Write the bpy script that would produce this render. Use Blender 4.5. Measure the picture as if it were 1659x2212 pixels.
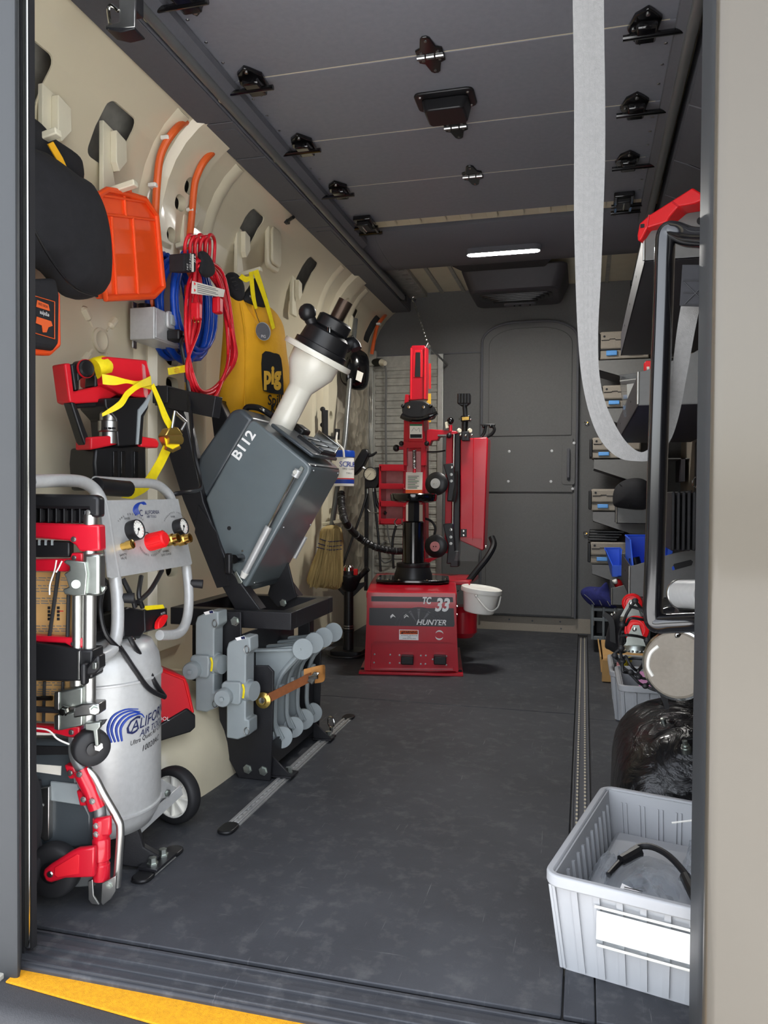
import bpy, bmesh, math, random
from mathutils import Vector as V, Matrix, Quaternion
random.seed(7)
for o in list(bpy.data.objects): bpy.data.objects.remove(o)
SC = bpy.context.scene
COL = SC.collection

# ------------------------------------------------------------------ camera
FOC, CX, CY, EYE = 1655.0, 829.5, 1106.0, 0.78
YAW, PIT, ROLL = math.radians(14.645), math.radians(1.07), math.radians(0.35)
FW = V((-math.sin(YAW)*math.cos(PIT), math.cos(YAW)*math.cos(PIT), -math.sin(PIT)))
_r = FW.cross(V((0, 0, 1))).normalized(); _u = _r.cross(FW)
RT = _r*math.cos(ROLL) + _u*math.sin(ROLL)
UP = -_r*math.sin(ROLL) + _u*math.cos(ROLL)
CAM = V((0, 0, EYE))
cd = bpy.data.cameras.new('camera'); cam = bpy.data.objects.new('camera', cd); COL.objects.link(cam)
cd.sensor_fit = 'HORIZONTAL'; cd.sensor_width = 36.0; cd.lens = 36.0*FOC/1659.0
cd.clip_start = 0.05; cd.clip_end = 200
cam.matrix_world = Matrix(((RT.x, UP.x, -FW.x, CAM.x), (RT.y, UP.y, -FW.y, CAM.y), (RT.z, UP.z, -FW.z, CAM.z), (0, 0, 0, 1)))
SC.camera = cam

# ------------------------------------------------------------------ world, sun, exposure
wd = bpy.data.worlds.new('sky'); SC.world = wd; wd.use_nodes = True
nt = wd.node_tree; nt.nodes.clear()
sky = nt.nodes.new('ShaderNodeTexSky'); sky.sky_type = 'NISHITA'; sky.sun_disc = False
sky.sun_elevation = math.radians(52); sky.sun_rotation = math.radians(35); sky.air_density = 1.0; sky.dust_density = 3.0; sky.ozone_density = 1.0
bg = nt.nodes.new('ShaderNodeBackground'); bg.inputs[1].default_value = 0.75
wo = nt.nodes.new('ShaderNodeOutputWorld')
hs = nt.nodes.new('ShaderNodeHueSaturation'); hs.inputs['Saturation'].default_value = 0.27   # hazy, near-white sky
nt.links.new(sky.outputs[0], hs.inputs['Color']); nt.links.new(hs.outputs[0], bg.inputs[0]); nt.links.new(bg.outputs[0], wo.inputs[0])
sd = bpy.data.lights.new('sun', 'SUN'); sd.energy = 9.0; sd.angle = math.radians(0.6); sd.color = (1.0, 0.97, 0.92)
sun = bpy.data.objects.new('sun', sd); COL.objects.link(sun)
sun.rotation_euler = V((-0.30, -0.50, -1.0)).to_track_quat('-Z', 'Y').to_euler()
SC.view_settings.view_transform = 'Standard'; SC.view_settings.look = 'None'
SC.view_settings.gamma = 1.0; SC.view_settings.use_curve_mapping = False
SC.view_settings.exposure = 0.6
LAMP_POWER = 235.0

# ------------------------------------------------------------------ helpers
def px(a, b, X=None, Y=None, Z=None):
    d = FW*FOC + RT*(a-CX) - UP*(b-CY)
    t = X/d.x if X is not None else (Y/d.y if Y is not None else (Z-EYE)/d.z)
    return CAM + d*t
def pxs(pts, **k): return [px(a, b, **k) for a, b in pts]
class Plane:                       # a vertical or tilted plane in the van, through P0 with normal N
    def __init__(s, P0, N): s.P = V(P0); s.N = V(N).normalized()
    def p(s, a, b, off=0.0):
        d = FW*FOC + RT*(a-CX) - UP*(b-CY)
        t = (s.P + s.N*off - CAM).dot(s.N)/d.dot(s.N)
        return CAM + d*t
    def ps(s, pts, off=0.0): return [s.p(a, b, off) for a, b in pts]

def lin(c):
    def g(x):
        x /= 255.0
        return x/12.92 if x <= 0.04045 else ((x+0.055)/1.055)**2.4
    return (g(c[0]), g(c[1]), g(c[2]), 1.0)

MATS = {}
def mat(name, col, rough=0.5, metal=0.0, var=0.06, nscale=18.0, bump=0.0, bscale=120.0, coat=0.0, alpha=1.0, trans=0.0, emit=0.0, spec=0.5, streak=None, ior=1.45):
    m = bpy.data.materials.new(name); m.use_nodes = True
    t = m.node_tree; b = t.nodes['Principled BSDF']
    b.inputs['Roughness'].default_value = rough; b.inputs['Metallic'].default_value = metal
    b.inputs['IOR'].default_value = ior
    try: b.inputs['Specular IOR Level'].default_value = spec
    except Exception: pass
    c = lin(col)
    if coat: b.inputs['Coat Weight'].default_value = coat; b.inputs['Coat Roughness'].default_value = 0.08
    if trans: b.inputs['Transmission Weight'].default_value = trans
    if alpha < 1: b.inputs['Alpha'].default_value = alpha
    if emit: b.inputs['Emission Color'].default_value = c; b.inputs['Emission Strength'].default_value = emit
    tc = t.nodes.new('ShaderNodeTexCoord')
    if var:
        mp = t.nodes.new('ShaderNodeMapping'); t.links.new(tc.outputs['Object'], mp.inputs[0])
        if streak: mp.inputs['Scale'].default_value = streak
        n = t.nodes.new('ShaderNodeTexNoise'); n.inputs['Scale'].default_value = nscale; n.inputs['Detail'].default_value = 6
        t.links.new(mp.outputs[0], n.inputs['Vector'])
        r = t.nodes.new('ShaderNodeValToRGB')
        r.color_ramp.elements[0].position = 0.3; r.color_ramp.elements[1].position = 0.7
        r.color_ramp.elements[0].color = tuple(x*(1-var) for x in c[:3])+(1,)
        r.color_ramp.elements[1].color = tuple(min(1, x*(1+var)) for x in c[:3])+(1,)
        t.links.new(n.outputs['Fac'], r.inputs[0]); t.links.new(r.outputs[0], b.inputs['Base Color'])
    else: b.inputs['Base Color'].default_value = c
    if bump:
        n2 = t.nodes.new('ShaderNodeTexNoise'); n2.inputs['Scale'].default_value = bscale; n2.inputs['Detail'].default_value = 4
        t.links.new(tc.outputs['Object'], n2.inputs['Vector'])
        bp = t.nodes.new('ShaderNodeBump'); bp.inputs['Strength'].default_value = bump; bp.inputs['Distance'].default_value = 0.01
        t.links.new(n2.outputs['Fac'], bp.inputs['Height']); t.links.new(bp.outputs[0], b.inputs['Normal'])
    MATS[name] = m
    return m

ORG = {}                            # world position of every object's origin
class MB:
    """collects shapes; build() links them as ONE mesh object"""
    def __init__(s, M=None): s.v = []; s.f = []; s.M = M
    def add(s, vs, fs):
        o = len(s.v)
        s.v += [(s.M @ V(v)) if s.M else V(v) for v in vs]
        s.f += [[i+o for i in f] for f in fs]
        return s
    def box(s, c, d, R=None):
        c = V(c); h = V(d)*0.5; R = R or Matrix.Identity(3)
        vs = [c + R @ V((sx*h.x, sy*h.y, sz*h.z)) for sx in (-1, 1) for sy in (-1, 1) for sz in (-1, 1)]
        return s.add(vs, [(0, 1, 3, 2), (4, 6, 7, 5), (0, 4, 5, 1), (2, 3, 7, 6), (0, 2, 6, 4), (1, 5, 7, 3)])
    def span(s, a, b): a, b = V(a), V(b); return s.box((a+b)/2, [abs(x) for x in (b-a)])
    def bar(s, a, b, w, h, up=(0, 0, 1)):      # rectangular bar between two points
        a, b = V(a), V(b); y = (b-a).normalized(); up = V(up); x = y.cross(up)
        if x.length < 1e-4: x = y.cross(V((1, 0, 0)))
        x.normalize(); z = x.cross(y)
        R = Matrix((x, y, z)).transposed()
        return s.box((a+b)/2, (w, (b-a).length, h), R)
    def prism(s, pts, ext):                    # closed outline swept by a vector
        pts = [V(p) for p in pts]; ext = V(ext); n = len(pts)
        nrm = V((0, 0, 0))
        for i in range(n): nrm += (pts[i]-pts[0]).cross(pts[(i+1) % n]-pts[0])
        if nrm.dot(ext) > 0: pts.reverse()
        vs = pts + [p+ext for p in pts]
        fs = [list(range(n)), list(range(2*n-1, n-1, -1))]
        fs += [(i, i+n, (i+1) % n+n, (i+1) % n) for i in range(n)]
        fs = [list(f)[::-1] for f in fs[2:]] and fs[:2] + [list(f)[::-1] for f in fs[2:]]
        fs[2:] = [f[::-1] for f in fs[2:]]
        return s.add(vs, fs)
    def tube(s, path, r, n=8, closed=False, caps=True, flat=None):
        P = [V(p) for p in path]; m = len(P)
        rs = r if isinstance(r, (list, tuple)) else [r]*m
        ts = []
        for i in range(m):
            if closed: t = P[(i+1) % m]-P[i-1]
            else: t = P[min(i+1, m-1)]-P[max(i-1, 0)]
            ts.append(t.normalized() if t.length > 1e-9 else V((0, 0, 1)))
        a = ts[0].orthogonal().normalized(); vs = []
        for i in range(m):
            if i:
                q = ts[i-1].rotation_difference(ts[i]); a = q @ a
                a = (a - ts[i]*a.dot(ts[i])).normalized()
            b = ts[i].cross(a)
            for k in range(n):
                th = 2*math.pi*k/n
                vs.append(P[i] + (a*math.cos(th) + b*math.sin(th))*rs[i])
        fs = []
        for i in range(m if closed else m-1):
            j = (i+1) % m
            for k in range(n): fs.append((i*n+k, i*n+(k+1) % n, j*n+(k+1) % n, j*n+k))
        if caps and not closed: fs += [list(range(n))[::-1], [(m-1)*n+k for k in range(n)]]
        return s.add(vs, fs)
    def cyl(s, a, b, r, r2=None, n=20):
        return s.tube([a, b], [r, r if r2 is None else r2], n)
    def lathe(s, prof, o, ax=(0, 0, 1), n=28, closed=False):
        ax = V(ax).normalized(); o = V(o); a = ax.orthogonal().normalized(); b = ax.cross(a); vs = []; m = len(prof)
        for r, h in prof:
            for k in range(n):
                th = 2*math.pi*k/n
                vs.append(o + ax*h + (a*math.cos(th)+b*math.sin(th))*max(r, 1e-5))
        fs = []
        for i in range(m if closed else m-1):
            j = (i+1) % m
            for k in range(n): fs.append((i*n+k, i*n+(k+1) % n, j*n+(k+1) % n, j*n+k))
        if not closed: fs += [list(range(n))[::-1], [(m-1)*n+k for k in range(n)]]
        return s.add(vs, fs)
    def ball(s, c, r, sc=(1, 1, 1), n=14):
        c = V(c); vs = []; fs = []; h = n//2
        for i in range(h+1):
            ph = math.pi*i/h
            for k in range(n):
                th = 2*math.pi*k/n
                vs.append(c + V((max(math.sin(ph), 1e-4)*math.cos(th)*sc[0], max(math.sin(ph), 1e-4)*math.sin(th)*sc[1], math.cos(ph)*sc[2]))*r)
        for i in range(h):
            for k in range(n): fs.append((i*n+k, (i+1)*n+k, (i+1)*n+(k+1) % n, i*n+(k+1) % n))
        return s.add(vs, fs)
    def pillow(s, pts, nrm, t, t2=None, c=None, rings=6):   # soft bag from an outline
        pts = [V(p) for p in pts]; n = len(pts); nrm = V(nrm).normalized()
        c = V(c) if c else sum(pts, V((0, 0, 0)))/n
        t2 = t if t2 is None else t2
        a = V((0, 0, 0))
        for i in range(n): a += (pts[i]-c).cross(pts[(i+1) % n]-c)
        if a.dot(nrm) < 0: pts.reverse()
        vs = list(pts); fs = []; prev = list(range(n)); first = prev
        for side, th in ((1, t), (-1, t2)):
            prev = first
            for q in range(1, rings+1):
                sc = math.cos(q/rings*math.pi/2)**0.85 if q < rings else 0
                h = math.sin(q/rings*math.pi/2)*th*side
                if q == rings:
                    vs.append(c + nrm*h); k = len(vs)-1
                    for i in range(n):
                        f = (prev[i], prev[(i+1) % n], k); fs.append(f if side > 0 else f[::-1])
                else:
                    cur = []
                    for p in pts: vs.append(c + (p-c)*sc + nrm*h); cur.append(len(vs)-1)
                    for i in range(n):
                        f = (prev[i], prev[(i+1) % n], cur[(i+1) % n], cur[i]); fs.append(f if side > 0 else f[::-1])
                    prev = cur
        return s.add(vs, fs)
    def ribbon(s, L, R, t, nrm=None):          # webbing between two edge paths with thickness t
        L = [V(p) for p in L]; R = [V(p) for p in R]; n = len(L); vs = []
        for i in range(n):
            d = (L[min(i+1, n-1)]-L[max(i-1, 0)]); w = R[i]-L[i]
            k = d.cross(w)
            k = k.normalized() if k.length > 1e-9 else V((0, 0, 1))
            vs += [L[i]+k*t/2, R[i]+k*t/2, R[i]-k*t/2, L[i]-k*t/2]
        fs = []
        for i in range(n-1):
            for k in range(4): fs.append((i*4+k, i*4+(k+1) % 4, i*4+4+(k+1) % 4, i*4+4+k))
        fs += [(3, 2, 1, 0), tuple(range(4*n-4, 4*n))]
        return s.add(vs, fs)
    def build(s, name, m, parent=None, bev=0.0, seg=2, smooth=True, ang=35, recalc=True):
        base = ORG[parent.name] if parent else V((0, 0, 0))
        me = bpy.data.meshes.new(name)
        if parent is None:                      # origin at the bottom centre of a free-standing mesh
            xs = [p.x for p in s.v]; ys = [p.y for p in s.v]; zs = [p.z for p in s.v]
            base = V(((min(xs)+max(xs))/2, (min(ys)+max(ys))/2, min(zs)))
        me.from_pydata([tuple(p-base) for p in s.v], [], s.f)
        if recalc:
            b = bmesh.new(); b.from_mesh(me); bmesh.ops.recalc_face_normals(b, faces=b.faces[:]); b.to_mesh(me); b.free()
        if smooth:
            for p in me.polygons: p.use_smooth = True
            me.set_sharp_from_angle(angle=math.radians(ang))
        o = bpy.data.objects.new(name, me); COL.objects.link(o)
        me.materials.append(m if not isinstance(m, str) else MATS[m])
        if parent: o.parent = parent; ORG[o.name] = base
        else: o.location = base; ORG[o.name] = base
        if bev:
            md = o.modifiers.new('bevel', 'BEVEL'); md.width = bev; md.segments = seg; md.limit_method = 'ANGLE'; md.angle_limit = math.radians(40)
        return o
def thing(name, label, cat, loc=(0, 0, 0), group=None):
    o = bpy.data.objects.new(name, None); COL.objects.link(o); o.empty_display_size = 0.05
    o.location = loc; ORG[o.name] = V(loc); o['label'] = label; o['category'] = cat
    if group: o['group'] = group
    return o
def tag(o, label, cat, group=None):
    o['label'] = label; o['category'] = cat
    if group: o['group'] = group
    return o
def struct(o): o['kind'] = 'structure'; return o
def copytree(o, off, parent=None, label=None):
    c = o.copy(); COL.objects.link(c); c.parent = parent
    if parent is None: c.location = V(o.location)+V(off); ORG[c.name] = ORG[o.name]+V(off)
    if label: c['label'] = label
    for ch in [x for x in bpy.data.objects if x.parent == o]: copytree(ch, off, c)
    return c
def spline(P, k=6, closed=False):
    P = [V(p) for p in P]; n = len(P); out = []
    for i in range(n if closed else n-1):
        if closed: a, b, c, d = P[i-1], P[i], P[(i+1) % n], P[(i+2) % n]
        else: a, b, c, d = P[max(i-1, 0)], P[i], P[i+1], P[min(i+2, n-1)]
        for j in range(k):
            t = j/k; t2 = t*t; t3 = t2*t
            out.append(0.5*((2*b)+(c-a)*t+(2*a-5*b+4*c-d)*t2+(3*b-a-3*c+d)*t3))
    if not closed: out.append(P[-1])
    return out
def rrect(w, h, r, n=4):           # rounded rectangle outline in 2-D
    out = []
    for cx, cy, a0 in ((w/2-r, h/2-r, 0), (-w/2+r, h/2-r, 90), (-w/2+r, -h/2+r, 180), (w/2-r, -h/2+r, 270)):
        for i in range(n+1):
            a = math.radians(a0+90*i/n); out.append((cx+r*math.cos(a), cy+r*math.sin(a)))
    return out
def text(name, s, o, ux, uy, h, m, parent, align='CENTER', shear=0.0, off=0.0, ext=0.0004, sx=1.0):
    cu = bpy.data.curves.new(name, 'FONT'); cu.body = s; cu.size = h/0.72; cu.align_x = align; cu.align_y = 'CENTER'
    cu.shear = shear; cu.offset = off; cu.resolution_u = 3; cu.extrude = 0
    ob = bpy.data.objects.new(name, cu); COL.objects.link(ob)
    bpy.context.view_layer.update()
    me0 = bpy.data.meshes.new_from_object(ob)
    bpy.data.objects.remove(ob)
    ux = V(ux).normalized(); uy = V(uy).normalized(); nz = ux.cross(uy).normalized(); o = V(o)
    b = MB()
    vs = [o + ux*(v.co.x*sx) + uy*v.co.y + nz*ext for v in me0.vertices]
    b.add(vs, [list(p.vertices) for p in me0.polygons])
    bpy.data.meshes.remove(me0)
    return b.build(name, m, parent, smooth=False, recalc=False)
def cutaway(ob, cutters):
    for c in cutters:
        md = ob.modifiers.new('cut', 'BOOLEAN'); md.object = c; md.operation = 'DIFFERENCE'; md.solver = 'EXACT'
    bpy.context.view_layer.update()
    dg = bpy.context.evaluated_depsgraph_get()
    me = bpy.data.meshes.new_from_object(ob.evaluated_get(dg))
    ob.modifiers.clear(); old = ob.data; ob.data = me; bpy.data.meshes.remove(old)
    for c in cutters: bpy.data.objects.remove(c)
    for p in me.polygons: p.use_smooth = True
    me.set_sharp_from_angle(angle=math.radians(30))
def bolt(c, ax, r, m, parent, name='bolt', h=None):
    ax = V(ax).normalized(); h = h or r*0.8
    return MB().lathe([(r*1.35, -h*0.1), (r*1.35, h*0.25), (r, h*0.25), (r*0.95, h), (r*0.4, h*1.05)], c, ax, 6 if r > 0.004 else 8).build(name, m, parent)

# ------------------------------------------------------------------ materials
mat('cream_paint', (216, 206, 178), 0.28, var=0.02, nscale=3, bump=0.25, bscale=7, coat=0.4)
mat('cream_plain', (218, 209, 182), 0.35, var=0.03, coat=0.3)
mat('hook_white', (228, 221, 196), 0.4, var=0.03)
mat('white_plastic', (238, 236, 228), 0.4, var=0.02)
mat('headliner', (92, 92, 98), 0.75, var=0.05, nscale=200, bump=0.2, bscale=500)
mat('trim_grey', (90, 91, 96), 0.65, var=0.04, nscale=90, bump=0.1, bscale=400)
mat('door_panel', (122, 123, 130), 0.5, var=0.05, nscale=60, bump=0.05, bscale=300)
mat('bulkhead_grey', (98, 98, 97), 0.7, var=0.05, nscale=120, bump=0.15, bscale=400)
mat('bulkhead_side', (146, 138, 126), 0.7, var=0.05, nscale=120, bump=0.1, bscale=400)
mat('rubber', (26, 26, 28), 0.55, var=0.1)
mat('black_steel', (30, 30, 33), 0.42, var=0.1, nscale=60, bump=0.05, bscale=300)
mat('black_plastic', (24, 24, 26), 0.38, var=0.08)
mat('black_gloss', (14, 14, 16), 0.12, var=0.05, coat=0.6)
mat('black_cloth', (30, 30, 33), 0.85, var=0.15, nscale=40, bump=0.25, bscale=25)
mat('black_mesh', (44, 44, 46), 0.9, var=0.25, nscale=300)
mat('chrome', (210, 210, 205), 0.12, 1.0, var=0.03)
mat('track_alu', (160, 160, 158), 0.4, 0.3, var=0.12, nscale=60)
mat('steel', (168, 168, 166), 0.3, 1.0, var=0.08, nscale=40)
mat('zinc', (176, 182, 176), 0.38, 1.0, var=0.15, nscale=25)
mat('alu', (190, 190, 186), 0.38, 1.0, var=0.06, nscale=60)
mat('dull_alu', (168, 166, 157), 0.5, 0.2, var=0.15, nscale=30)
mat('brass', (205, 165, 85), 0.25, 1.0, var=0.08)
mat('silver_paint', (186, 187, 186), 0.35, 0.25, var=0.05, nscale=90)
mat('red_paint', (186, 20, 40), 0.3, var=0.06, nscale=12, coat=0.4)
mat('red_plastic', (206, 26, 40), 0.4, var=0.05)
mat('bright_red', (226, 24, 30), 0.38, var=0.04)
mat('pink_steel', (196, 130, 130), 0.4, var=0.12, nscale=30)
mat('orange_plastic', (242, 84, 30), 0.5, var=0.05, nscale=15)
mat('conduit', (232, 102, 44), 0.45, var=0.05)
mat('blue_hose', (18, 66, 164), 0.35, var=0.06)
mat('blue_plastic', (44, 92, 214), 0.4, var=0.05)
mat('sky_blue', (96, 160, 226), 0.4, var=0.05)
mat('blue_cloth', (38, 42, 104), 0.85, var=0.2, nscale=60, bump=0.3, bscale=40)
mat('yellow_cloth', (226, 166, 24), 0.75, var=0.08, nscale=10, bump=0.35, bscale=22)
mat('yellow_web', (240, 216, 20), 0.6, var=0.06, nscale=90)
mat('yellow_tread', (226, 158, 14), 0.9, var=0.14, nscale=160, bump=0.5, bscale=700)
mat('grey_case', (98, 107, 110), 0.3, var=0.04, nscale=20, coat=0.35)
mat('dark_case', (66, 72, 76), 0.32, var=0.05, nscale=20, coat=0.3)
mat('smoke_panel', (40, 44, 46), 0.05, var=0.06, coat=0.8)
mat('grey_enamel', (148, 156, 158), 0.38, var=0.05, nscale=20)
mat('cream_shaft', (222, 219, 206), 0.25, var=0.03, coat=0.5)
mat('thread', (126, 108, 96), 0.35, 0.9, var=0.1)
mat('grey_bin', (172, 174, 177), 0.5, var=0.03)
mat('dark_crate', (108, 114, 116), 0.55, var=0.06)
mat('webbing', (116, 115, 113), 0.75, var=0.08, nscale=160, bump=0.2, bscale=600)
mat('cardboard', (186, 146, 92), 0.85, var=0.1, nscale=14)
mat('paper', (238, 234, 222), 0.8, var=0.03)
mat('white_label', (250, 248, 246), 0.6, var=0.0)
mat('print_black', (22, 22, 24), 0.7, var=0.0)
mat('print_grey', (110, 110, 108), 0.7, var=0.0)
mat('print_blue', (28, 60, 150), 0.5, var=0.0)
mat('print_navy', (22, 30, 74), 0.5, var=0.0)
mat('print_white', (240, 240, 238), 0.5, var=0.0)
mat('print_red', (206, 40, 40), 0.6, var=0.0)
mat('print_orange', (226, 96, 40), 0.6, var=0.0)
mat('print_green', (40, 110, 70), 0.6, var=0.0)
mat('print_tan', (224, 176, 60), 0.7, var=0.0)
mat('charcoal_decal', (58, 58, 62), 0.35, var=0.06)
mat('wheel_decal', (104, 104, 108), 0.4, var=0.05)
mat('straw', (164, 142, 92), 0.85, var=0.3, nscale=60, streak=(60, 60, 3))
mat('brown_web', (128, 74, 38), 0.7, var=0.12, nscale=80)
mat('tan_web', (178, 122, 62), 0.7, var=0.1, nscale=80)
mat('gold_zinc', (206, 176, 96), 0.3, 0.9, var=0.1)
mat('van_paint', (80, 74, 64), 0.35, 0.2, var=0.02, nscale=4, bump=0.03, bscale=8, coat=0.4)
mat('bumper', (56, 56, 58), 0.6, var=0.08, nscale=200, bump=0.2, bscale=500)
mat('van_dark', (50, 52, 54), 0.45, var=0.03, nscale=10)
mat('plastic_film', (232, 238, 244), 0.08, var=0.0, trans=0.92, ior=1.12, alpha=0.55)
mat('clear_plastic', (220, 224, 224), 0.05, var=0.0, trans=0.9, ior=1.1, alpha=0.45)
mat('pink_film', (214, 150, 196), 0.3, var=0.05, trans=0.1)
mat('glass_dial', (240, 238, 230), 0.5, var=0.0)
mat('shelf_grey', (112, 112, 110), 0.5, var=0.05, nscale=60)
mat('shelf_dark', (56, 54, 58), 0.5, var=0.06, nscale=40)
mat('tyre', (32, 32, 34), 0.6, var=0.1, nscale=50)
mat('grey_tube', (118, 120, 120), 0.35, 0.5, var=0.05)
mat('outdoor_concrete', (190, 190, 190), 0.9, var=0.08, nscale=2, bump=0.2, bscale=60)
# ------------------------------------------------------------------ floor
def floor_mat_material():
    m = bpy.data.materials.new('floor_rubber'); m.use_nodes = True
    t = m.node_tree; b = t.nodes['Principled BSDF']; tc = t.nodes.new('ShaderNodeTexCoord')
    def noise(sc, det, mapscale=None, rot=0):
        mp = t.nodes.new('ShaderNodeMapping'); t.links.new(tc.outputs['Object'], mp.inputs[0])
        if mapscale: mp.inputs['Scale'].default_value = mapscale
        mp.inputs['Rotation'].default_value = (0, 0, rot)
        n = t.nodes.new('ShaderNodeTexNoise'); n.inputs['Scale'].default_value = sc; n.inputs['Detail'].default_value = det; n.inputs['Roughness'].default_value = 0.65
        t.links.new(mp.outputs[0], n.inputs['Vector']); return n
    def ramp(n, p0, c0, p1, c1):
        r = t.nodes.new('ShaderNodeValToRGB'); e = r.color_ramp.elements
        e[0].position = p0; e[0].color = c0; e[1].position = p1; e[1].color = c1
        t.links.new(n.outputs['Fac'], r.inputs[0]); return r
    big = ramp(noise(2.2, 8), 0.3, lin((45, 47, 52)), 0.72, lin((68, 70, 75)))
    dust = ramp(noise(26, 10), 0.52, (0, 0, 0, 1), 0.8, (1, 1, 1, 1))
    s1 = ramp(noise(5, 3, (30, 1.2, 1), 0.5), 0.68, (0, 0, 0, 1), 0.74, (1, 1, 1, 1))
    s2 = ramp(noise(5, 3, (1.2, 34, 1), -0.4), 0.69, (0, 0, 0, 1), 0.75, (1, 1, 1, 1))
    def mix(a, fac, f, col):
        mx = t.nodes.new('ShaderNodeMix'); mx.data_type = 'RGBA'
        mu = t.nodes.new('ShaderNodeMath'); mu.operation = 'MULTIPLY'; mu.inputs[1].default_value = f
        t.links.new(fac.outputs[0], mu.inputs[0]); t.links.new(mu.outputs[0], mx.inputs[0])
        t.links.new(a, mx.inputs[6]); mx.inputs[7].default_value = lin(col); return mx.outputs[2]
    c = mix(big.outputs[0], dust, 0.6, (106, 106, 106))
    c = mix(c, s1, 0.4, (140, 140, 140)); c = mix(c, s2, 0.35, (140, 140, 140))
    t.links.new(c, b.inputs['Base Color']); b.inputs['Roughness'].default_value = 0.62
    n = noise(350, 3); bp = t.nodes.new('ShaderNodeBump'); bp.inputs['Strength'].default_value = 0.12; bp.inputs['Distance'].default_value = 0.004
    t.links.new(n.outputs['Fac'], bp.inputs['Height']); t.links.new(bp.outputs[0], b.inputs['Normal'])
    MATS['floor_rubber'] = m
floor_mat_material()
BY = 4.57                                   # bulkhead
fl = struct(MB().span((-1.42, 1.09, -0.05), (0.62, 4.75, -0.008)).build('floor', 'rubber'))
for a, b in (((-1.40, 1.175), (-0.026, 2.845)), ((-1.40, 2.851), (-0.026, BY)), ((0.026, 1.175), (0.60, 2.80)), ((0.026, 2.806), (0.60, BY)), ((-0.026, 1.175), (0.026, 1.9))):
    if a[0] == -0.026: a = (-0.0225, 1.175); b = (0.0235, 1.52)
    MB().span((a[0], a[1], -0.008), (b[0], b[1], 0.0)).build('floor_mat', 'floor_rubber', fl, bev=0.0015, seg=1)
# threshold: ribbed rubber sill, then the yellow tread and the bumper step
sill = struct(MB().span((-0.985, 1.072, -0.05), (0.62, 1.172, -0.004)).build('trim_1', 'floor_rubber', bev=0.004))
for y, w, h in ((1.160, 0.008, 0.004), (1.128, 0.014, 0.005), (1.104, 0.006, 0.003), (1.082, 0.006, 0.004)):
    MB().span((-0.975, y-w/2, -0.006), (0.62, y+w/2, -0.004+h)).build('rib', 'floor_rubber', sill, bev=0.0015, seg=1)
_a, _b = px(11, 2119, Z=-0.012), px(337, 2211, Z=-0.012); _yb = _a.y+(_b.y-_a.y)*(0.6-_a.x)/(_b.x-_a.x)
ys = MB().prism([px(51, 2084, Z=-0.012)-V((0, 0, 0.004)), (0.6, px(591, 2204, Z=-0.012).y, -0.016), (0.6, _yb, -0.016), px(11, 2119, Z=-0.012)-V((0, 0, 0.004))], (0, 0, 0.004)).build('tread_strip', 'yellow_tread', bev=0.0015, seg=1)
tag(ys, 'yellow gritty anti-slip strip along the edge of the rear step', 'tread strip')
bp = struct(MB().prism([(-1.1, 1.08, -0.016), (-1.1, 1.0, -0.016), (-1.1, 0.985, -0.020), (-1.1, 0.976, -0.032), (-1.1, 0.970, -0.30), (-1.1, 1.08, -0.30)], (1.85, 0, 0)).build('trim_2', 'bumper', smooth=True, ang=50))
ch = struct(MB().box((-0.928, 1.052, -0.012), (0.022, 0.03, 0.01)).build('trim_3', 'dull_alu', bev=0.002))

# ------------------------------------------------------------------ left wall
WPROF = [(-1.29, 0.0), (-1.29, 0.5), (-1.29, 1.0), (-1.29, 1.5), (-1.285, 1.60), (-1.272, 1.68), (-1.252, 1.75), (-1.224, 1.81), (-1.188, 1.86), (-1.145, 1.90), (-1.10, 1.93)]
def wall_x(z):
    for (x0, z0), (x1, z1) in zip(WPROF, WPROF[1:]):
        if z0 <= z <= z1: return x0+(x1-x0)*(z-z0)/(z1-z0)
    return -1.29
def wall_strip(y0, y1, z0, z1, out, t, mb=None, edge=0.0):
    """a sheet that follows the wall profile between two heights, proud of it by `out`"""
    mb = mb or MB(); zs = sorted(set([z0, z1]+[z for x, z in WPROF if z0 < z < z1]))
    zs = sorted(set(zs+[z0+(z1-z0)*i/10 for i in range(11)]))
    vs = []; fs = []
    for z in zs:
        x = wall_x(z); nx, nz = 1.0, 0.0
        dz = 0.01; d = V((wall_x(min(z+dz, 1.93))-wall_x(max(z-dz, 0)), 0, 2*dz)); d.normalize(); nx, nz = d.z, -d.x
        for y, o in ((y0, out), (y1, out), (y1+edge, out-t), (y0-edge, out-t)): vs.append((x+nx*o, y, z+nz*o))
    n = len(zs)
    for i in range(n-1):
        for k in range(4): fs.append((i*4+k, i*4+(k+1) % 4, i*4+4+(k+1) % 4, i*4+4+k))
    fs += [(3, 2, 1, 0), tuple(range(4*n-4, 4*n))]
    return mb.add(vs, fs)
wl = wall_strip(1.12, BY+0.1, 0.0, 1.93, 0.0, 0.004).build('wall_left', 'cream_paint', ang=30)
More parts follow.
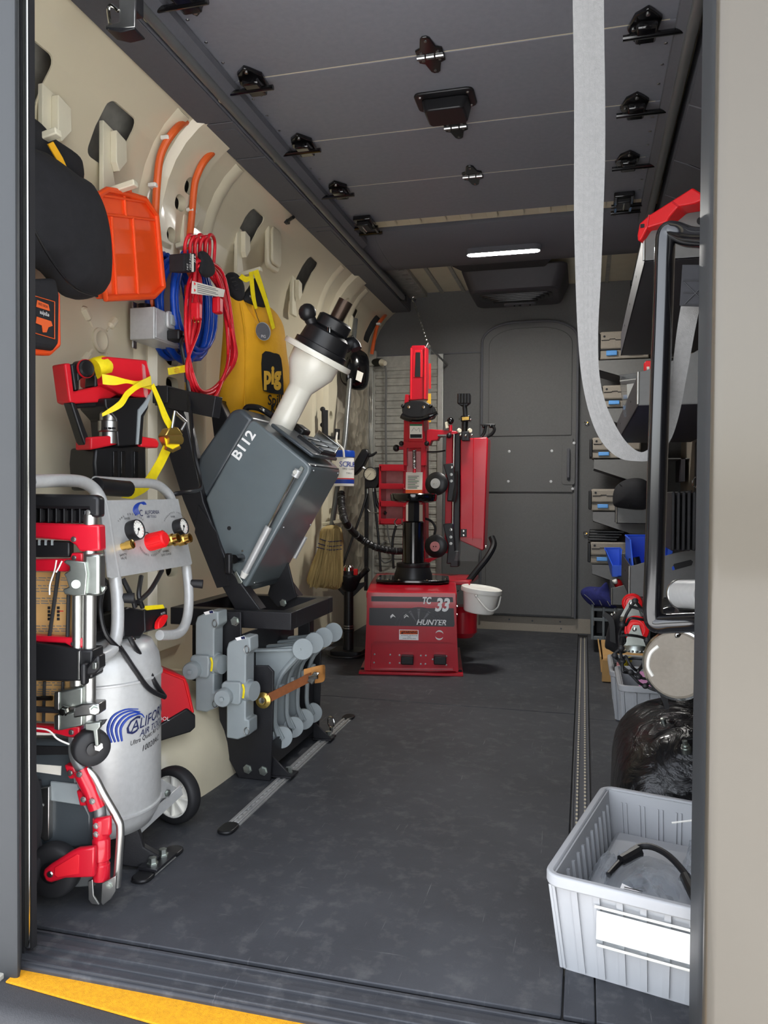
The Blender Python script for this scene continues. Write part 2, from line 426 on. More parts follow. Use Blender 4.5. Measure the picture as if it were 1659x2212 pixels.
# rounded openings stamped through the sheet
def cutter(y, z, w, h, r, lean=0.0):
    pts = [V((-1.5, y+a+lean*b, z+b)) for a, b in rrect(w, h, r)]
    return MB().prism(pts, (0.55, 0, 0)).build('cut', 'rubber')
OPEN = [(1.50, 1.74), (1.835, 1.75), (2.68, 1.775), (3.28, 1.78), (4.40, 1.78), (4.02, 1.74)]
cuts = [cutter(y, z, 0.13 if i < 2 else 0.12, 0.15, 0.022, 0.15) for i, (y, z) in enumerate(OPEN)]
cuts.append(cutter(1.40, 1.02, 0.05, 0.05, 0.024))
P1 = [(2.187, 1.215, 0.075, 0.042), (2.187, 1.136, 0.075, 0.042), (2.187, 1.05, 0.075, 0.042), (2.187, 0.93, 0.075, 0.042), (2.17, 1.60, 0.05, 0.045), (2.19, 1.705, 0.06, 0.045), (2.215, 1.765, 0.06, 0.045), (2.187, 0.55, 0.075, 0.05)]
P2 = [(3.78, 1.62, 0.05, 0.05), (3.80, 1.72, 0.05, 0.05), (3.82, 1.79, 0.05, 0.05), (3.76, 1.20, 0.05, 0.05), (3.76, 0.7, 0.05, 0.05)]
for (yy, z_, w_, h_) in P1+P2: cuts.append(cutter(yy, z_, w_+0.012, h_+0.012, 0.02))
cutaway(wl, cuts); struct(wl)
# outer skin of the van behind the openings
sk = struct(wall_strip(1.10, BY+0.3, -0.02, 1.93, -0.085, 0.01).build('wall_outer_left', 'dull_alu'))
# pillars (hat sections) with slots
def pillar(y0, y1, slots, name='pillar'):
    o = wall_strip(y0, y1, 0.30, 1.92, 0.022, 0.024, edge=0.02).build(name, 'cream_plain', wl, ang=40)
    cs = []
    for (yy, z, w, h) in slots:
        cs.append(MB().prism([V((-1.34, yy+a, z+b)) for a, b in rrect(w, h, min(w, h)*0.45)], (0.35, 0, 0)).build('cut', 'rubber'))
    cutaway(o, cs); return o
pillar(2.10, 2.27, P1)
pillar(3.72, 3.86, P2)
# ridges pressed either side of the first pillar
for y in (2.02, 2.40):
    wall_strip(y, y+0.035, 0.9, 1.90, 0.010, 0.012, edge=0.018).build('pressed_ridge', 'cream_plain', wl, ang=60)
for y in (3.55, 3.98):
    wall_strip(y, y+0.03, 0.4, 1.90, 0.010, 0.012, edge=0.018).build('pressed_ridge', 'cream_plain', wl, ang=60)
# cross-shaped stampings in the lower sheet
for (u, v) in ((215, 735),):
    c = px(u, v, X=-1.29)
    for a in range(4):
        d = V((0, math.cos(a*math.pi/2+0.8), math.sin(a*math.pi/2+0.8)))
        MB().tube(spline([c+d*0.045, c+d*0.07, c+d*0.105], 4), [0.004]*4+[0.012]*4+[0.004], 10).build('stamping', 'cream_plain', wl)
    MB().lathe([(0.034, 0), (0.034, 0.006), (0.026, 0.008), (0.018, 0.002), (0.001, 0.0)], c, (1, 0, 0)).build('stamping', 'cream_plain', wl)
# crinkled foil insulation on the wall towards the bulkhead
def foil():
    m = bpy.data.materials.new('foil'); m.use_nodes = True; t = m.node_tree; b = t.nodes['Principled BSDF']
    b.inputs['Base Color'].default_value = lin((186, 177, 158)); b.inputs['Metallic'].default_value = 0.35; b.inputs['Roughness'].default_value = 0.32
    tc = t.nodes.new('ShaderNodeTexCoord'); n = t.nodes.new('ShaderNodeTexVoronoi'); n.inputs['Scale'].default_value = 14
    t.links.new(tc.outputs['Object'], n.inputs['Vector'])
    bp = t.nodes.new('ShaderNodeBump'); bp.inputs['Strength'].default_value = 0.9; bp.inputs['Distance'].default_value = 0.03
    t.links.new(n.outputs['Distance'], bp.inputs['Height']); t.links.new(bp.outputs[0], b.inputs['Normal']); MATS['foil'] = m
foil()
def crinkle(y0, y1, z0, z1, ny, nz):
    vs = []; fs = []
    for j in range(nz+1):
        for i in range(ny+1):
            e = 0 if i in (0, ny) or j in (0, nz) else 1
            vs.append((-1.284+e*random.uniform(0.0, 0.022), y0+(y1-y0)*i/ny+e*random.uniform(-.01, .01), z0+(z1-z0)*j/nz+e*random.uniform(-.01, .01)))
    for j in range(nz):
        for i in range(ny): a = j*(ny+1)+i; fs.append((a, a+1, a+ny+2, a+ny+1))
    k = len(vs); vs += [(-1.289, p[1], p[2]) for p in vs]
    fs += [tuple(x+k for x in f[::-1]) for f in fs]
    return MB().add(vs, fs).build('foil_insulation', 'foil', wl, ang=70)
crinkle(3.88, 4.53, 0.35, 1.50, 12, 26)

# ------------------------------------------------------------------ right wall
wr = struct(MB().prism([(0.52, 1.1, 0), (0.52, 1.1, 1.5), (0.50, 1.1, 1.65), (0.45, 1.1, 1.80), (0.36, 1.1, 1.93), (0.36, 1.1, 1.98), (0.60, 1.1, 1.98), (0.60, 1.1, 0)], (0, BY-1.0, 0)).build('wall_right', 'bulkhead_side', ang=30))
# ------------------------------------------------------------------ bulkhead with its door
bk = struct(MB().span((-1.36, BY, -0.02), (0.62, BY+0.06, 2.05)).build('wall_front', 'bulkhead_grey'))
MB().span((-1.29, BY-0.004, 0.0), (0.52, BY, 0.085)).build('kick_plate', 'bulkhead_side', bk, bev=0.001, seg=1)
MB().span((-1.29, BY-0.006, 1.645), (-0.47, BY, 1.652)).build('seam_strip', 'trim_grey', bk)
for u, v in ((1210, 1343), (1212, 1358), (1150, 1341), (1100, 1338)):
    bolt(px(u, v, Y=BY-0.004), (0, -1, 0), 0.004, 'trim_grey', bk, 'rivet')
# door: arched leaf
dx0, dx1 = px(1041, 1000, Y=BY).x, px(1246, 1000, Y=BY).x
ztop = px(1150, 697, Y=BY).z
def arch(x0, x1, z0, z1, y, r=0.20, n=10):
    pts = [V((x0, y, z0))]
    for i in range(n+1): a = math.pi-math.pi/2*i/n; pts.append(V((x0+r+r*math.cos(a), y, z1-r*0.55+r*0.55*math.sin(a))))
    for i in range(n+1): a = math.pi/2-math.pi/2*i/n; pts.append(V((x1-r+r*math.cos(a), y, z1-r*0.55+r*0.55*math.sin(a))))
    pts.append(V((x1, y, z0))); return pts
dr = struct(MB().prism(arch(dx0, dx1, 0.09, ztop, BY-0.03), (0, 0.03, 0)).build('door_1', 'bulkhead_grey', bev=0.006))
zu, zl = px(1150, 947, Y=BY).z, px(1150, 1065, Y=BY).z
MB().prism(arch(dx0+0.04, dx1-0.03, zu+0.012, ztop-0.035, BY-0.036, 0.18), (0, 0.008, 0)).build('door_leaf_panel', 'bulkhead_grey', dr, bev=0.004)
MB().span((dx0+0.03, BY-0.04, zl+0.004), (dx1-0.02, BY-0.03, zu-0.004)).build('door_leaf_panel', 'bulkhead_grey', dr, bev=0.004)
MB().span((dx0+0.03, BY-0.036, 0.10), (dx1-0.02, BY-0.03, zl-0.006)).build('door_leaf_panel', 'bulkhead_grey', dr, bev=0.004)
MB().tube([p+V((0, -0.005, 0)) for p in arch(dx0, dx1, 0.09, ztop, BY-0.03)], 0.007, 8).build('door_seal', 'trim_grey', dr)
c = px(1228, 1003, Y=BY-0.04)
MB().prism([c+V((a, 0, b)) for a, b in rrect(0.075, 0.235, 0.015)], (0, -0.004, 0)).build('handle_plate', 'bulkhead_grey', dr, bev=0.002)
MB().tube([c+V((0, -0.004, 0.085)), c+V((0, -0.018, 0.075)), c+V((0, -0.018, -0.075)), c+V((0, -0.004, -0.085))], 0.009, 10).build('handle', 'trim_grey', dr)
for u, v in ((1240, 957), (1237, 1056), (1192, 974), (1190, 1040), (1100, 975), (1098, 1040)):
    MB().lathe([(0.008, 0), (0.008, 0.003), (0.003, 0.004)], px(u, v, Y=BY-0.04), (0, -1, 0), 12).build('rivet', 'silver_paint', dr)
# ribbed aluminium panel on the left of the bulkhead
ap = struct(MB().span((-1.285, BY-0.012, 0.10), (-0.83, BY, 1.645)).build('trim_4', 'dull_alu'))
z = 0.14
while z < 1.60:
    MB().box((-1.05, BY-0.014, z), (0.40, 0.008, 0.022)).build('corrugation', 'dull_alu', ap, bev=0.003, seg=1); z += 0.046
MB().span((-1.288, BY-0.03, 0.08), (-1.262, BY-0.01, 1.645)).build('edge_strip', 'alu', ap, bev=0.002)
MB().span((-0.86, BY-0.03, 0.08), (-0.825, BY-0.01, 1.645)).build('edge_strip', 'alu', ap, bev=0.002)
# ------------------------------------------------------------------ roof
cl = struct(MB().span((-1.36, 1.10, 2.02), (0.62, BY+0.1, 2.06)).build('ceiling', 'cream_plain'))
for x in [-1.05+0.11*i for i in range(13)]:
    MB().prism([V((x+a, 3.20+0.05+b, 1.975)) for a, b in rrect(0.05, 0.10, 0.022)], (0, 0, 0.012)).build('pressed_lug', 'cream_plain', cl, bev=0.004)
MB().span((-1.25, 3.17, 1.986), (0.45, 3.33, 2.02)).build('roof_rib', 'cream_plain', cl, bev=0.004)
for x in (-0.85, -0.72, -0.3, 0.1):
    MB().span((x, 3.7, 2.012), (x+0.02, BY, 2.02)).build('roof_swage', 'dull_alu', cl)
MB().span((-1.05, 3.75, 1.992), (-0.93, BY, 2.02)).build('roof_flange', 'dull_alu', cl, bev=0.004)
for i in range(9): MB().box((-0.955, 3.82+0.085*i, 1.99), (0.03, 0.012, 0.006)).build('spot_weld', 'alu', cl, bev=0.002, seg=1)
# side coves that close the roof down to the walls
struct(MB().prism([(-1.09, 1.1, 1.935), (-1.20, 1.1, 1.99), (-1.40, 1.1, 1.99), (-1.40, 1.1, 2.06), (-1.09, 1.1, 2.06)], (0, BY-1.0, 0)).build('trim_5', 'trim_grey'))
struct(MB().prism([(0.36, 1.1, 1.93), (0.62, 1.1, 1.80), (0.62, 1.1, 2.06), (0.36, 1.1, 2.06)], (0, BY-1.0, 0)).build('trim_6', 'trim_grey'))
# dark cross bow with a lamp
bow = [(3.34, 1.972), (3.38, 1.945), (3.50, 1.925), (3.66, 1.915), (3.78, 1.93), (3.84, 1.972), (3.84, 2.02), (3.34, 2.02)]
bo = struct(MB().prism([V((-1.06, y, z)) for y, z in bow], (1.42, 0, 0)).build('trim_7', 'headliner', ang=50))
for x in (-0.93, 0.23): MB().prism([V((x, y-0.0005, z-0.0008)) for y, z in bow[:6]]+[V((x, 3.6, 1.99))], (0.003, 0, 0)).build('seam_strip', 'trim_grey', bo)
lp = px(1087, 537, Z=1.921)
lamp = thing('ceiling_lamp', 'glowing white bar lamp set in the dark roof bow', 'lamp', (lp.x, lp.y, 1.90))
mat('lamp_glow', (255, 252, 246), 0.4, var=0.0, emit=1.0)
MATS['lamp_glow'].node_tree.nodes['Principled BSDF'].inputs['Emission Strength'].default_value = LAMP_POWER
hw, hd = 0.165, 0.026
_o = rrect(hw*2+0.014, hd*2+0.014, 0.031); _i = rrect(hw*2, hd*2, 0.0255); _n = len(_o)
MB().add([V((lp.x+a, lp.y+b, z)) for z, q in ((1.925, _o), (1.900, _o), (1.900, _i), (1.925, _i)) for a, b in q], [(k*_n+i, k*_n+(i+1) % _n, ((k+1) % 4)*_n+(i+1) % _n, ((k+1) % 4)*_n+i) for k in range(4) for i in range(_n)]).build('bezel', 'headliner', lamp)
MB().prism([V((lp.x+a, lp.y+b, 1.904)) for a, b in rrect(hw*2-0.001, hd*2-0.001, 0.025)], (0, 0, 0.016)).build('diffuser', 'lamp_glow', lamp)
MB().prism([V((-0.66, 3.80, 1.935)), V((-0.16, 3.80, 1.935)), V((-0.20, 3.95, 1.945)), V((-0.62, 3.95, 1.945))], (0, 0, 0.03)).build('grille_mesh', 'black_mesh', bo, bev=0.01)
# roof vent unit
vx0, vx1 = px(1000, 600, Y=4.1).x, px(1228, 600, Y=4.1).x
ve = thing('roof_vent', 'black plastic roof vent with stepped louvres ahead of the lamp', 'vent', ((vx0+vx1)/2, 4.2, 1.86))
def frust(cx, cy, w, d, z0, w1, d1, z1, r=0.05, r1=0.05):
    A = [V((cx+a, cy+b, z0)) for a, b in rrect(w, d, r)]; B_ = [V((cx+a, cy+b, z1)) for a, b in rrect(w1, d1, r1)]; n = len(A)
    return MB().add(A+B_, [list(range(n))[::-1], list(range(n, 2*n))]+[(i, (i+1) % n, (i+1) % n+n, i+n) for i in range(n)])
vcx, vw = (vx0+vx1)/2, vx1-vx0
frust(vcx, 4.21, vw*0.84, 0.36, 1.86, vw, 0.46, 1.98).build('housing', 'shelf_dark', ve, bev=0.01)
for i in range(5):
    w = vw*(0.70-0.07*i)
    frust(vcx, 4.16, w, 0.13-0.02*i, 1.862-0.006*i-0.006, w+0.004, 0.134-0.02*i, 1.862-0.006*i, 0.03, 0.03).build('louvre', 'black_plastic', ve)
frust(vcx+0.01, 4.32, 0.17, 0.05, 1.852, 0.18, 0.06, 1.862, 0.024, 0.028).build('control_pad', 'trim_grey', ve)
for dx in (-0.03, 0.0, 0.055): MB().cyl((vcx+0.01+dx, 4.32, 1.846), (vcx+0.01+dx, 4.32, 1.852), 0.007 if dx == 0 else 0.004, n=10).build('button', 'black_plastic', ve)

# ------------------------------------------------------------------ side trims above the walls
ZT = 1.90
tl = struct(MB().prism([V((-1.135, 1.15, ZT)), V((-1.02, 1.15, ZT)), V((-1.02, 1.15, ZT+0.07)), V((-1.135, 1.15, ZT+0.07))], (0, 3.36, 0)).build('trim_8', 'trim_grey', bev=0.004))
ycuts = [1.15, 2.11, 2.35, 2.72, 3.02, 3.55, 4.51]
for i in range(6):
    MB().span((-1.132, ycuts[i]+0.003, ZT-0.004), (-1.024, ycuts[i+1]-0.003, ZT)).build('cover_panel', 'trim_grey', tl, bev=0.003)
for y0, y1 in ((2.15, 2.31), (3.06, 3.26)):
    MB().span((-1.10, y0, ZT-0.006), (-1.035, y1, ZT-0.004)).build('hatch', 'trim_grey', tl, bev=0.001, seg=1)
tr = struct(MB().prism([V((0.27, 1.15, ZT+0.01)), V((0.34, 1.15, ZT-0.02)), V((0.44, 1.15, ZT-0.08)), V((0.44, 1.15, ZT+0.07)), V((0.27, 1.15, ZT+0.07))], (0, 3.3, 0)).build('trim_9', 'trim_grey', bev=0.004))
for i in range(5):
    y0, y1 = ycuts[i]+0.003, ycuts[i+1]-0.003
    MB().prism([V((0.275, y0, ZT+0.006)), V((0.34, y0, ZT-0.024)), V((0.435, y0, ZT-0.08)), V((0.435, y0, ZT-0.07)), V((0.275, y0, ZT+0.016))], (0, y1-y0, 0)).build('cover_panel', 'trim_grey', tr, bev=0.003)

# ------------------------------------------------------------------ roll-up door, overhead
ZD = 1.95
rd = thing('roll_up_door', 'grey sectional roll-up door panels stowed under the roof', 'door', (-0.38, 2.2, ZD))
PY = [1.24, 1.622, 2.004, 2.401, 2.781, 3.163]
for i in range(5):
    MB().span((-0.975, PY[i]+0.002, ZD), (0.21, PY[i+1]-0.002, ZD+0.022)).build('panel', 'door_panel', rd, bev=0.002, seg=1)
    if i: MB().span((-0.955, PY[i]-0.002, ZD+0.001), (0.19, PY[i]+0.002, ZD+0.008)).build('light_leak_strip', 'cream_plain', rd)  # pale strip at each joint imitates light leaking between the panels
for i in range(5):                           # rivets down both edges
    for k in range(1, 4):
        y = PY[i]+(PY[i+1]-PY[i])*k/4
        for x in (-0.955, 0.19): MB().lathe([(0.005, 0), (0.003, 0.002)], (x, y, ZD), (0, 0, -1), 8).build('rivet', 'steel', rd)
def hinge(x, y, s=1.0):
    o = []
    pts = [(-.036, -.012), (-.036, .022), (-.022, .03), (-.013, .07), (-.006, .078), (.006, .078), (.013, .07), (.022, .03), (.036, .022), (.036, -.012)]
    a = MB().prism([V((x+p*s, y+q*s+0.006, ZD)) for p, q in pts], (0, 0, -0.006)).build('hinge', 'black_gloss', rd, bev=0.002)
    MB().prism([V((x+p*s, y-q*s-0.006, ZD)) for p, q in pts], (0, 0, -0.006)).build('hinge_leaf', 'black_gloss', a, bev=0.002)
    for k in range(3): MB().cyl((x-0.036*s+0.025*k*s, y, ZD-0.008), (x-0.036*s+(0.025*k+0.021)*s, y, ZD-0.008), 0.006, n=10).build('knuckle', 'steel', a)
    for q in (.062, .012, -.062, -.012):
        for p in ((0,) if abs(q) > .05 else (-.022, .022)):
            MB().lathe([(0.004, 0), (0.004, 0.002), (0.002, 0.003)], (x+p*s, y+(q+(.006 if q > 0 else -.006))*s, ZD-0.006), (0, 0, -1), 8).build('screw', 'steel', a)
for y in PY[2:5]: hinge(px(930, 115, Y=y).x if y == PY[2] else (px(984, 268, Y=y).x if y == PY[3] else px(1021, 376, Y=y).x), y)
def side_hinge(sx, y):
    x = -0.905 if sx < 0 else 0.135
    pts = [(-.03, -.05), (-.045, 0), (-.03, .05), (-.012, .075), (.008, .06), (.03, .03), (.035, -.03), (.014, -.06), (0, -.075)]
    a = MB().prism([V((x+p, y+q, ZD)) for p, q in pts], (0, 0, -0.012)).build('roller_hinge', 'black_gloss', rd, bev=0.003)
    MB().box((x, y, ZD-0.022), (0.05, 0.07, 0.022)).build('hinge_body', 'black_gloss', a, bev=0.006)
    MB().cyl((x-0.055*sx*-1*-1, y, ZD-0.03), (x+sx*0.115, y, ZD-0.03), 0.0075, n=10).build('roller_stem', 'black_gloss', a)
    for p, q in ((-.008, .058), (.0, -.056), (-.03, 0)): MB().lathe([(0.005, 0), (0.005, 0.003), (0.002, 0.004)], (x+p, y+q, ZD-0.012), (0, 0, -1), 8).build('screw', 'steel', a)
    MB().lathe([(0.008, -0.008), (0.022, -0.008), (0.024, -0.003), (0.018, 0), (0.024, 0.003), (0.022, 0.008), (0.008, 0.008)], (x+sx*0.100, y, ZD-0.03), (1, 0, 0), 20).build('roller', 'cream_plain', a)
for y in PY[1:5]:
    for sx in (-1, 1): side_hinge(sx, y)
for sx in (-1, 1):                           # end brackets on the last panel
    x = -0.905 if sx < 0 else 0.135; y = PY[5]-0.05
    a = MB().box((x, y, ZD-0.012), (0.075, 0.10, 0.02)).build('end_bracket', 'black_gloss', rd, bev=0.004)
    MB().box((x, y, ZD-0.03), (0.05, 0.07, 0.02)).build('bracket_cover', 'black_plastic', a, bev=0.004)
    MB().tube([(x, y-0.03, ZD-0.042), (x, y+0.03, ZD-0.042)], 0.004, 8).build('pin', 'chrome', a)
    for dx in (-0.028, 0.028): MB().box((x+dx, y+0.09, ZD-0.016), (0.012, 0.10, 0.016)).build('bracket_arm', 'black_gloss', a, bev=0.002)
    for dy in (0.05, 0.12): MB().cyl((x-sx*0.045, y+dy, ZD-0.02), (x+sx*0.08, y+dy, ZD-0.02), 0.008, n=10).build('cross_pin', 'black_gloss', a)
hx = px(960, 205, Z=ZD)
hn = MB().prism([V((hx.x+a, hx.y+0.02+b, ZD)) for a, b in rrect(0.175, 0.105, 0.02)], (0, 0, -0.008)).build('pull_handle', 'black_plastic', rd, bev=0.003)
frust(hx.x, hx.y+0.035, 0.115, 0.10, ZD-0.048, 0.14, 0.085, ZD-0.008, 0.015, 0.015).build('grip_cup', 'black_plastic', hn, bev=0.004)
for a, b in ((-.07, -.02), (.07, -.02), (-.07, .055), (.07, .055)): MB().lathe([(0.005, 0), (0.003, 0.003)], (hx.x+a, hx.y+0.005+b, ZD-0.008), (0, 0, -1), 8).build('screw', 'steel', hn)
# tracks
def track(x, sx, label):
    t = thing('door_track', label, 'track', (x, 2.9, 1.88), 'roll-up door tracks')
    MB().tube([(x, 1.16, 1.905), (x, 4.25, 1.905)], 0.014, 12).build('rail_tube', 'grey_tube', t)
    MB().prism([V((x, 1.16, 1.90)), V((x-sx*0.035, 1.16, 1.925)), V((x-sx*0.035, 1.16, 1.945)), V((x-sx*0.032, 1.16, 1.945)), V((x-sx*0.030, 1.16, 1.928)), V((x, 1.16, 1.908))], (0, 2.2, 0)).build('channel', 'trim_grey', t)
    MB().box((x, 4.235, 1.905), (0.034, 0.05, 0.034)).build('end_stop', 'black_plastic', t, bev=0.005)
    return t
track(-0.998, -1, 'long dark tube track of the roll-up door, above the left wall')
track(0.238, 1, 'long dark tube track of the roll-up door, above the right shelves')
# latch bracket near the rear, left
c = px(265, 40, Y=1.43)
lb = thing('striker_bracket', 'U-shaped steel striker bracket hanging from the left door track', 'bracket', (c.x, 1.43, c.z-0.05))
P = Plane((c.x, 1.43, c.z), (0.15, -1, 0))
MB().prism(P.ps([(256, -30), (292, -30), (291, 58), (233, 64), (226, 56), (258, 48)]), (0, 0.006, 0)).build('plate', 'steel', lb, bev=0.001, seg=1)
MB().tube(spline(P.ps([(238, 52), (234, 20), (241, 12), (256, 24)], -0.0), 5), 0.004, 8).build('loop', 'chrome', lb)
MB().prism(P.ps([(228, 57), (291, 58), (291, 62), (260, 70), (228, 63)]), (0, 0.04, 0)).build('foot', 'black_steel', lb, bev=0.002)
MB().span((c.x-0.005, 1.44, c.z+0.02), (c.x+0.025, 1.47, 1.91)).build('stem', 'black_steel', lb, bev=0.002)

# ------------------------------------------------------------------ rear door frame and van body
XJ = px(34, 1100, Y=1.05).x; XS = px(66, 1100, Y=1.10).x
jl = struct(MB().prism([V((-1.42, 1.05, -0.05)), V((XJ-0.006, 1.05, -0.05)), V((XJ-0.001, 1.052, -0.05)), V((XJ, 1.056, -0.05)), V((px(43, 1100, Y=1.075).x, 1.075, -0.05)), V((px(46, 1100, Y=1.115).x, 1.115, -0.05)), V((-1.42, 1.115, -0.05))], (0, 0, 2.2)).build('wall_rear_left', 'van_dark', ang=50))
MB().span((XS-0.024, 1.100, -0.02), (XS-0.014, 1.113, 2.0)).build('seal_channel', 'rubber', jl, bev=0.003)
MB().span((XS-0.0165, 1.099, 0.005), (XS-0.0025, 1.113, 2.0)).build('bright_strip', 'chrome', jl, bev=0.004)
MB().span((XS-0.0025, 1.100, 0.005), (XS, 1.113, 2.0)).build('brush_seal', 'rubber', jl)
jr = struct(MB().prism([V((0.70, 1.02, -0.3)), V((0.166, 1.02, -0.3)), V((0.157, 1.0215, -0.3)), V((0.153, 1.026, -0.3)), V((0.152, 1.034, -0.3)), V((0.152, 1.13, -0.3)), V((0.70, 1.13, -0.3))], (0, 0, 2.5)).build('wall_rear_right', 'van_paint', ang=60))
MB().prism([V((0.152, 1.036, -0.02)), V((0.150, 1.042, -0.02)), V((0.149, 1.06, -0.02)), V((0.149, 1.13, -0.02)), V((0.152, 1.13, -0.02))], (0, 0, 2.1)).build('edge_trim', 'van_dark', jr)
struct(MB().span((-1.42, 1.0, 1.99), (0.70, 1.11, 2.3)).build('wall_rear_top', 'van_dark', bev=0.01))
struct(MB().span((-1.44, 0.99, 2.06), (0.72, 6.2, 2.12)).build('roof_skin', 'van_paint', bev=0.02))
struct(MB().span((0.60, 1.05, -0.4), (0.66, 6.0, 2.06)).build('wall_body_right', 'van_paint'))
struct(MB().span((-1.44, 1.05, -0.4), (-1.40, 6.0, 2.06)).build('wall_body_left', 'van_paint'))
struct(MB().span((-12, -14, -0.74), (12, 20, -0.70)).build('ground', 'outdoor_concrete'))
# ================================================================== things on the left wall
X_ = V((1, 0, 0)); Y_ = V((0, 1, 0)); Z_ = V((0, 0, 1))
# cream wall hooks: folded strip hung in an opening, with a peg
def hook(u, v, label, X=-1.262, s=1.0, peg=None):
    c = px(u, v, X=X)
    h = thing('wall_hook', label, 'hook', (c.x, c.y, c.z-0.09*s), 'cream hooks on the left wall')
    MB().prism([c+V((0, a*s, b*s)) for a, b in ((-.03, .10), (.045, .09), (.05, .02), (.015, -.02), (.04, -.10), (-.03, -.10))], (0.014, 0, 0)).build('strip', 'hook_white', h, bev=0.002)
    MB().prism([c+V((0.014, a*s, b*s)) for a, b in ((.0, .085), (.048, .075), (.05, .02), (.015, -.02), (.0, .0))], (0.02, 0, 0)).build('gusset', 'hook_white', h, bev=0.002)
    if peg:
        p = px(*peg, X=X+0.10)
        MB().bar(p+V((-0.09, 0, -0.012)), p+V((0.03, 0, 0.012)), 0.022, 0.016).build('peg', 'hook_white', h, bev=0.003)
    return h
hook(100, 285, 'cream hook carrying the black bag by the rear frame', peg=(102, 300))
hook(228, 352, 'cream hook holding the orange tray', peg=(272, 408))
hook(398, 480, 'cream hook holding the coiled red cord', s=0.9, peg=(438, 520))
hook(512, 545, 'cream hook holding the yellow spill kit bag', s=0.9, peg=(548, 590))
hook(630, 640, 'empty cream hook behind the black wing nut lever', s=0.85)
hook(748, 712, 'cream hook in front of the bulkhead above the black pouch', s=0.9)
# orange conduits
def conduit(pts, label, r=0.011):
    o = MB().tube(spline(pts, 8), r, 10).build('conduit', 'conduit')
    return tag(o, label, 'conduit', 'orange conduits on the left wall')
def wallpt(u, v, out):
    X = -1.2
    for _ in range(8):
        p = px(u, v, X=X); X = wall_x(max(0, min(1.93, p.z)))+out
    return px(u, v, X=X)
c1 = conduit([wallpt(u, v, 0.045) for u, v in ((418, 256), (395, 266), (375, 285), (357, 312), (345, 345), (339, 400), (335, 470), (330, 560), (327, 640))]+[px(326, 662, X=-1.25)], 'orange conduit running down to the grey outlet box')
c2 = conduit([wallpt(u, v, 0.045) for u, v in ((480, 316), (458, 330), (440, 350), (428, 374), (420, 402), (414, 470), (408, 540), (405, 640))], 'orange conduit running down behind the coiled red cord')
c3 = conduit([wallpt(u, v, 0.03) for u, v in ((850, 672), (838, 677), (828, 686), (815, 705), (808, 735), (803, 765))], 'short orange conduit in the front corner by the bulkhead')
for o, pts in ((c1, [(333, 402, -1.26), (360, 300, -1.21)]), (c2, [(414, 455, -1.25)]), (c3, [(818, 700, -1.235)])):
    for u, v, X in pts: MB().box(wallpt(u, v, 0.04), (0.026, 0.03, 0.012)).build('clip', 'white_plastic', o, bev=0.003)

# black bag hung by the rear frame
bag = thing('hanging_bag', 'black fabric bag hanging by the rear frame, yellow strap inside', 'bag', px(150, 645, X=-1.16))
MB().pillow(spline(pxs([(20, 330), (70, 322), (110, 345), (150, 375), (180, 394), (205, 450), (219, 520), (223, 600), (214, 634), (180, 647), (145, 640), (100, 590), (20, 520)], X=-1.16), 4, True), X_, 0.07, 0.06).build('body', 'black_cloth', bag, ang=60)
MB().pillow(spline(pxs([(25, 250), (70, 255), (100, 290), (165, 335), (178, 360), (176, 392), (140, 380), (30, 330)], X=-1.185), 4, True), X_, 0.02, 0.02).build('flap', 'black_cloth', bag, ang=60)
MB().ribbon(pxs([(103, 312), (122, 345), (138, 376)], X=-1.135), pxs([(114, 306), (134, 340), (151, 378)], X=-1.13), 0.004).build('strap', 'yellow_cloth', bag)
MB().tube(spline(pxs([(60, 470), (110, 560), (160, 620), (210, 640)], X=-1.09), 5), 0.003, 6).build('seam_piping', 'black_plastic', bag)
# black tool pouch with upside-down maker's patch
ep = thing('tool_pouch', 'flat black tool bag with orange trim and upside-down orange patch', 'bag', px(100, 765, X=-1.13))
MB().prism(pxs([(20, 605), (125, 600), (132, 640), (131, 745), (120, 757), (20, 745)], X=-1.12), (-0.05, 0, 0)).build('body', 'black_cloth', ep, bev=0.012, seg=3)
MB().prism(pxs([(20, 615), (132, 632), (134, 748), (112, 768), (20, 762)], X=-1.135), (-0.03, 0, 0)).build('edging', 'orange_plastic', ep, bev=0.006)
def frame2(pts, X, r, name, m, parent):
    return MB().tube(pxs(pts, X=X), r, 6, closed=True).build(name, m, parent)
frame2([(50, 632), (118, 652), (118, 732), (50, 712)], -1.119, 0.0012, 'patch_border', 'print_orange', ep)
MB().prism(pxs([(80, 648), (104, 658), (107, 672), (78, 663)], X=-1.119), (0.001, 0, 0)).build('patch_upper', 'print_orange', ep, smooth=False)
MB().prism(pxs([(79, 684), (110, 694), (113, 704), (104, 707), (100, 718), (92, 718), (90, 703), (77, 698)], X=-1.119), (0.001, 0, 0)).build('patch_shield', 'print_orange', ep, smooth=False)
text('patch_lettering', 'ergodyne', px(96, 679, X=-1.1185), (0, -1, 0), (0, 0.0, -1), 0.009, 'print_white', ep, sx=0.62)
text('patch_lettering', 'WORK GEAR', px(93, 659, X=-1.1175), (0, -1, 0), (0, 0, -1), 0.006, 'print_black', ep, sx=0.6)

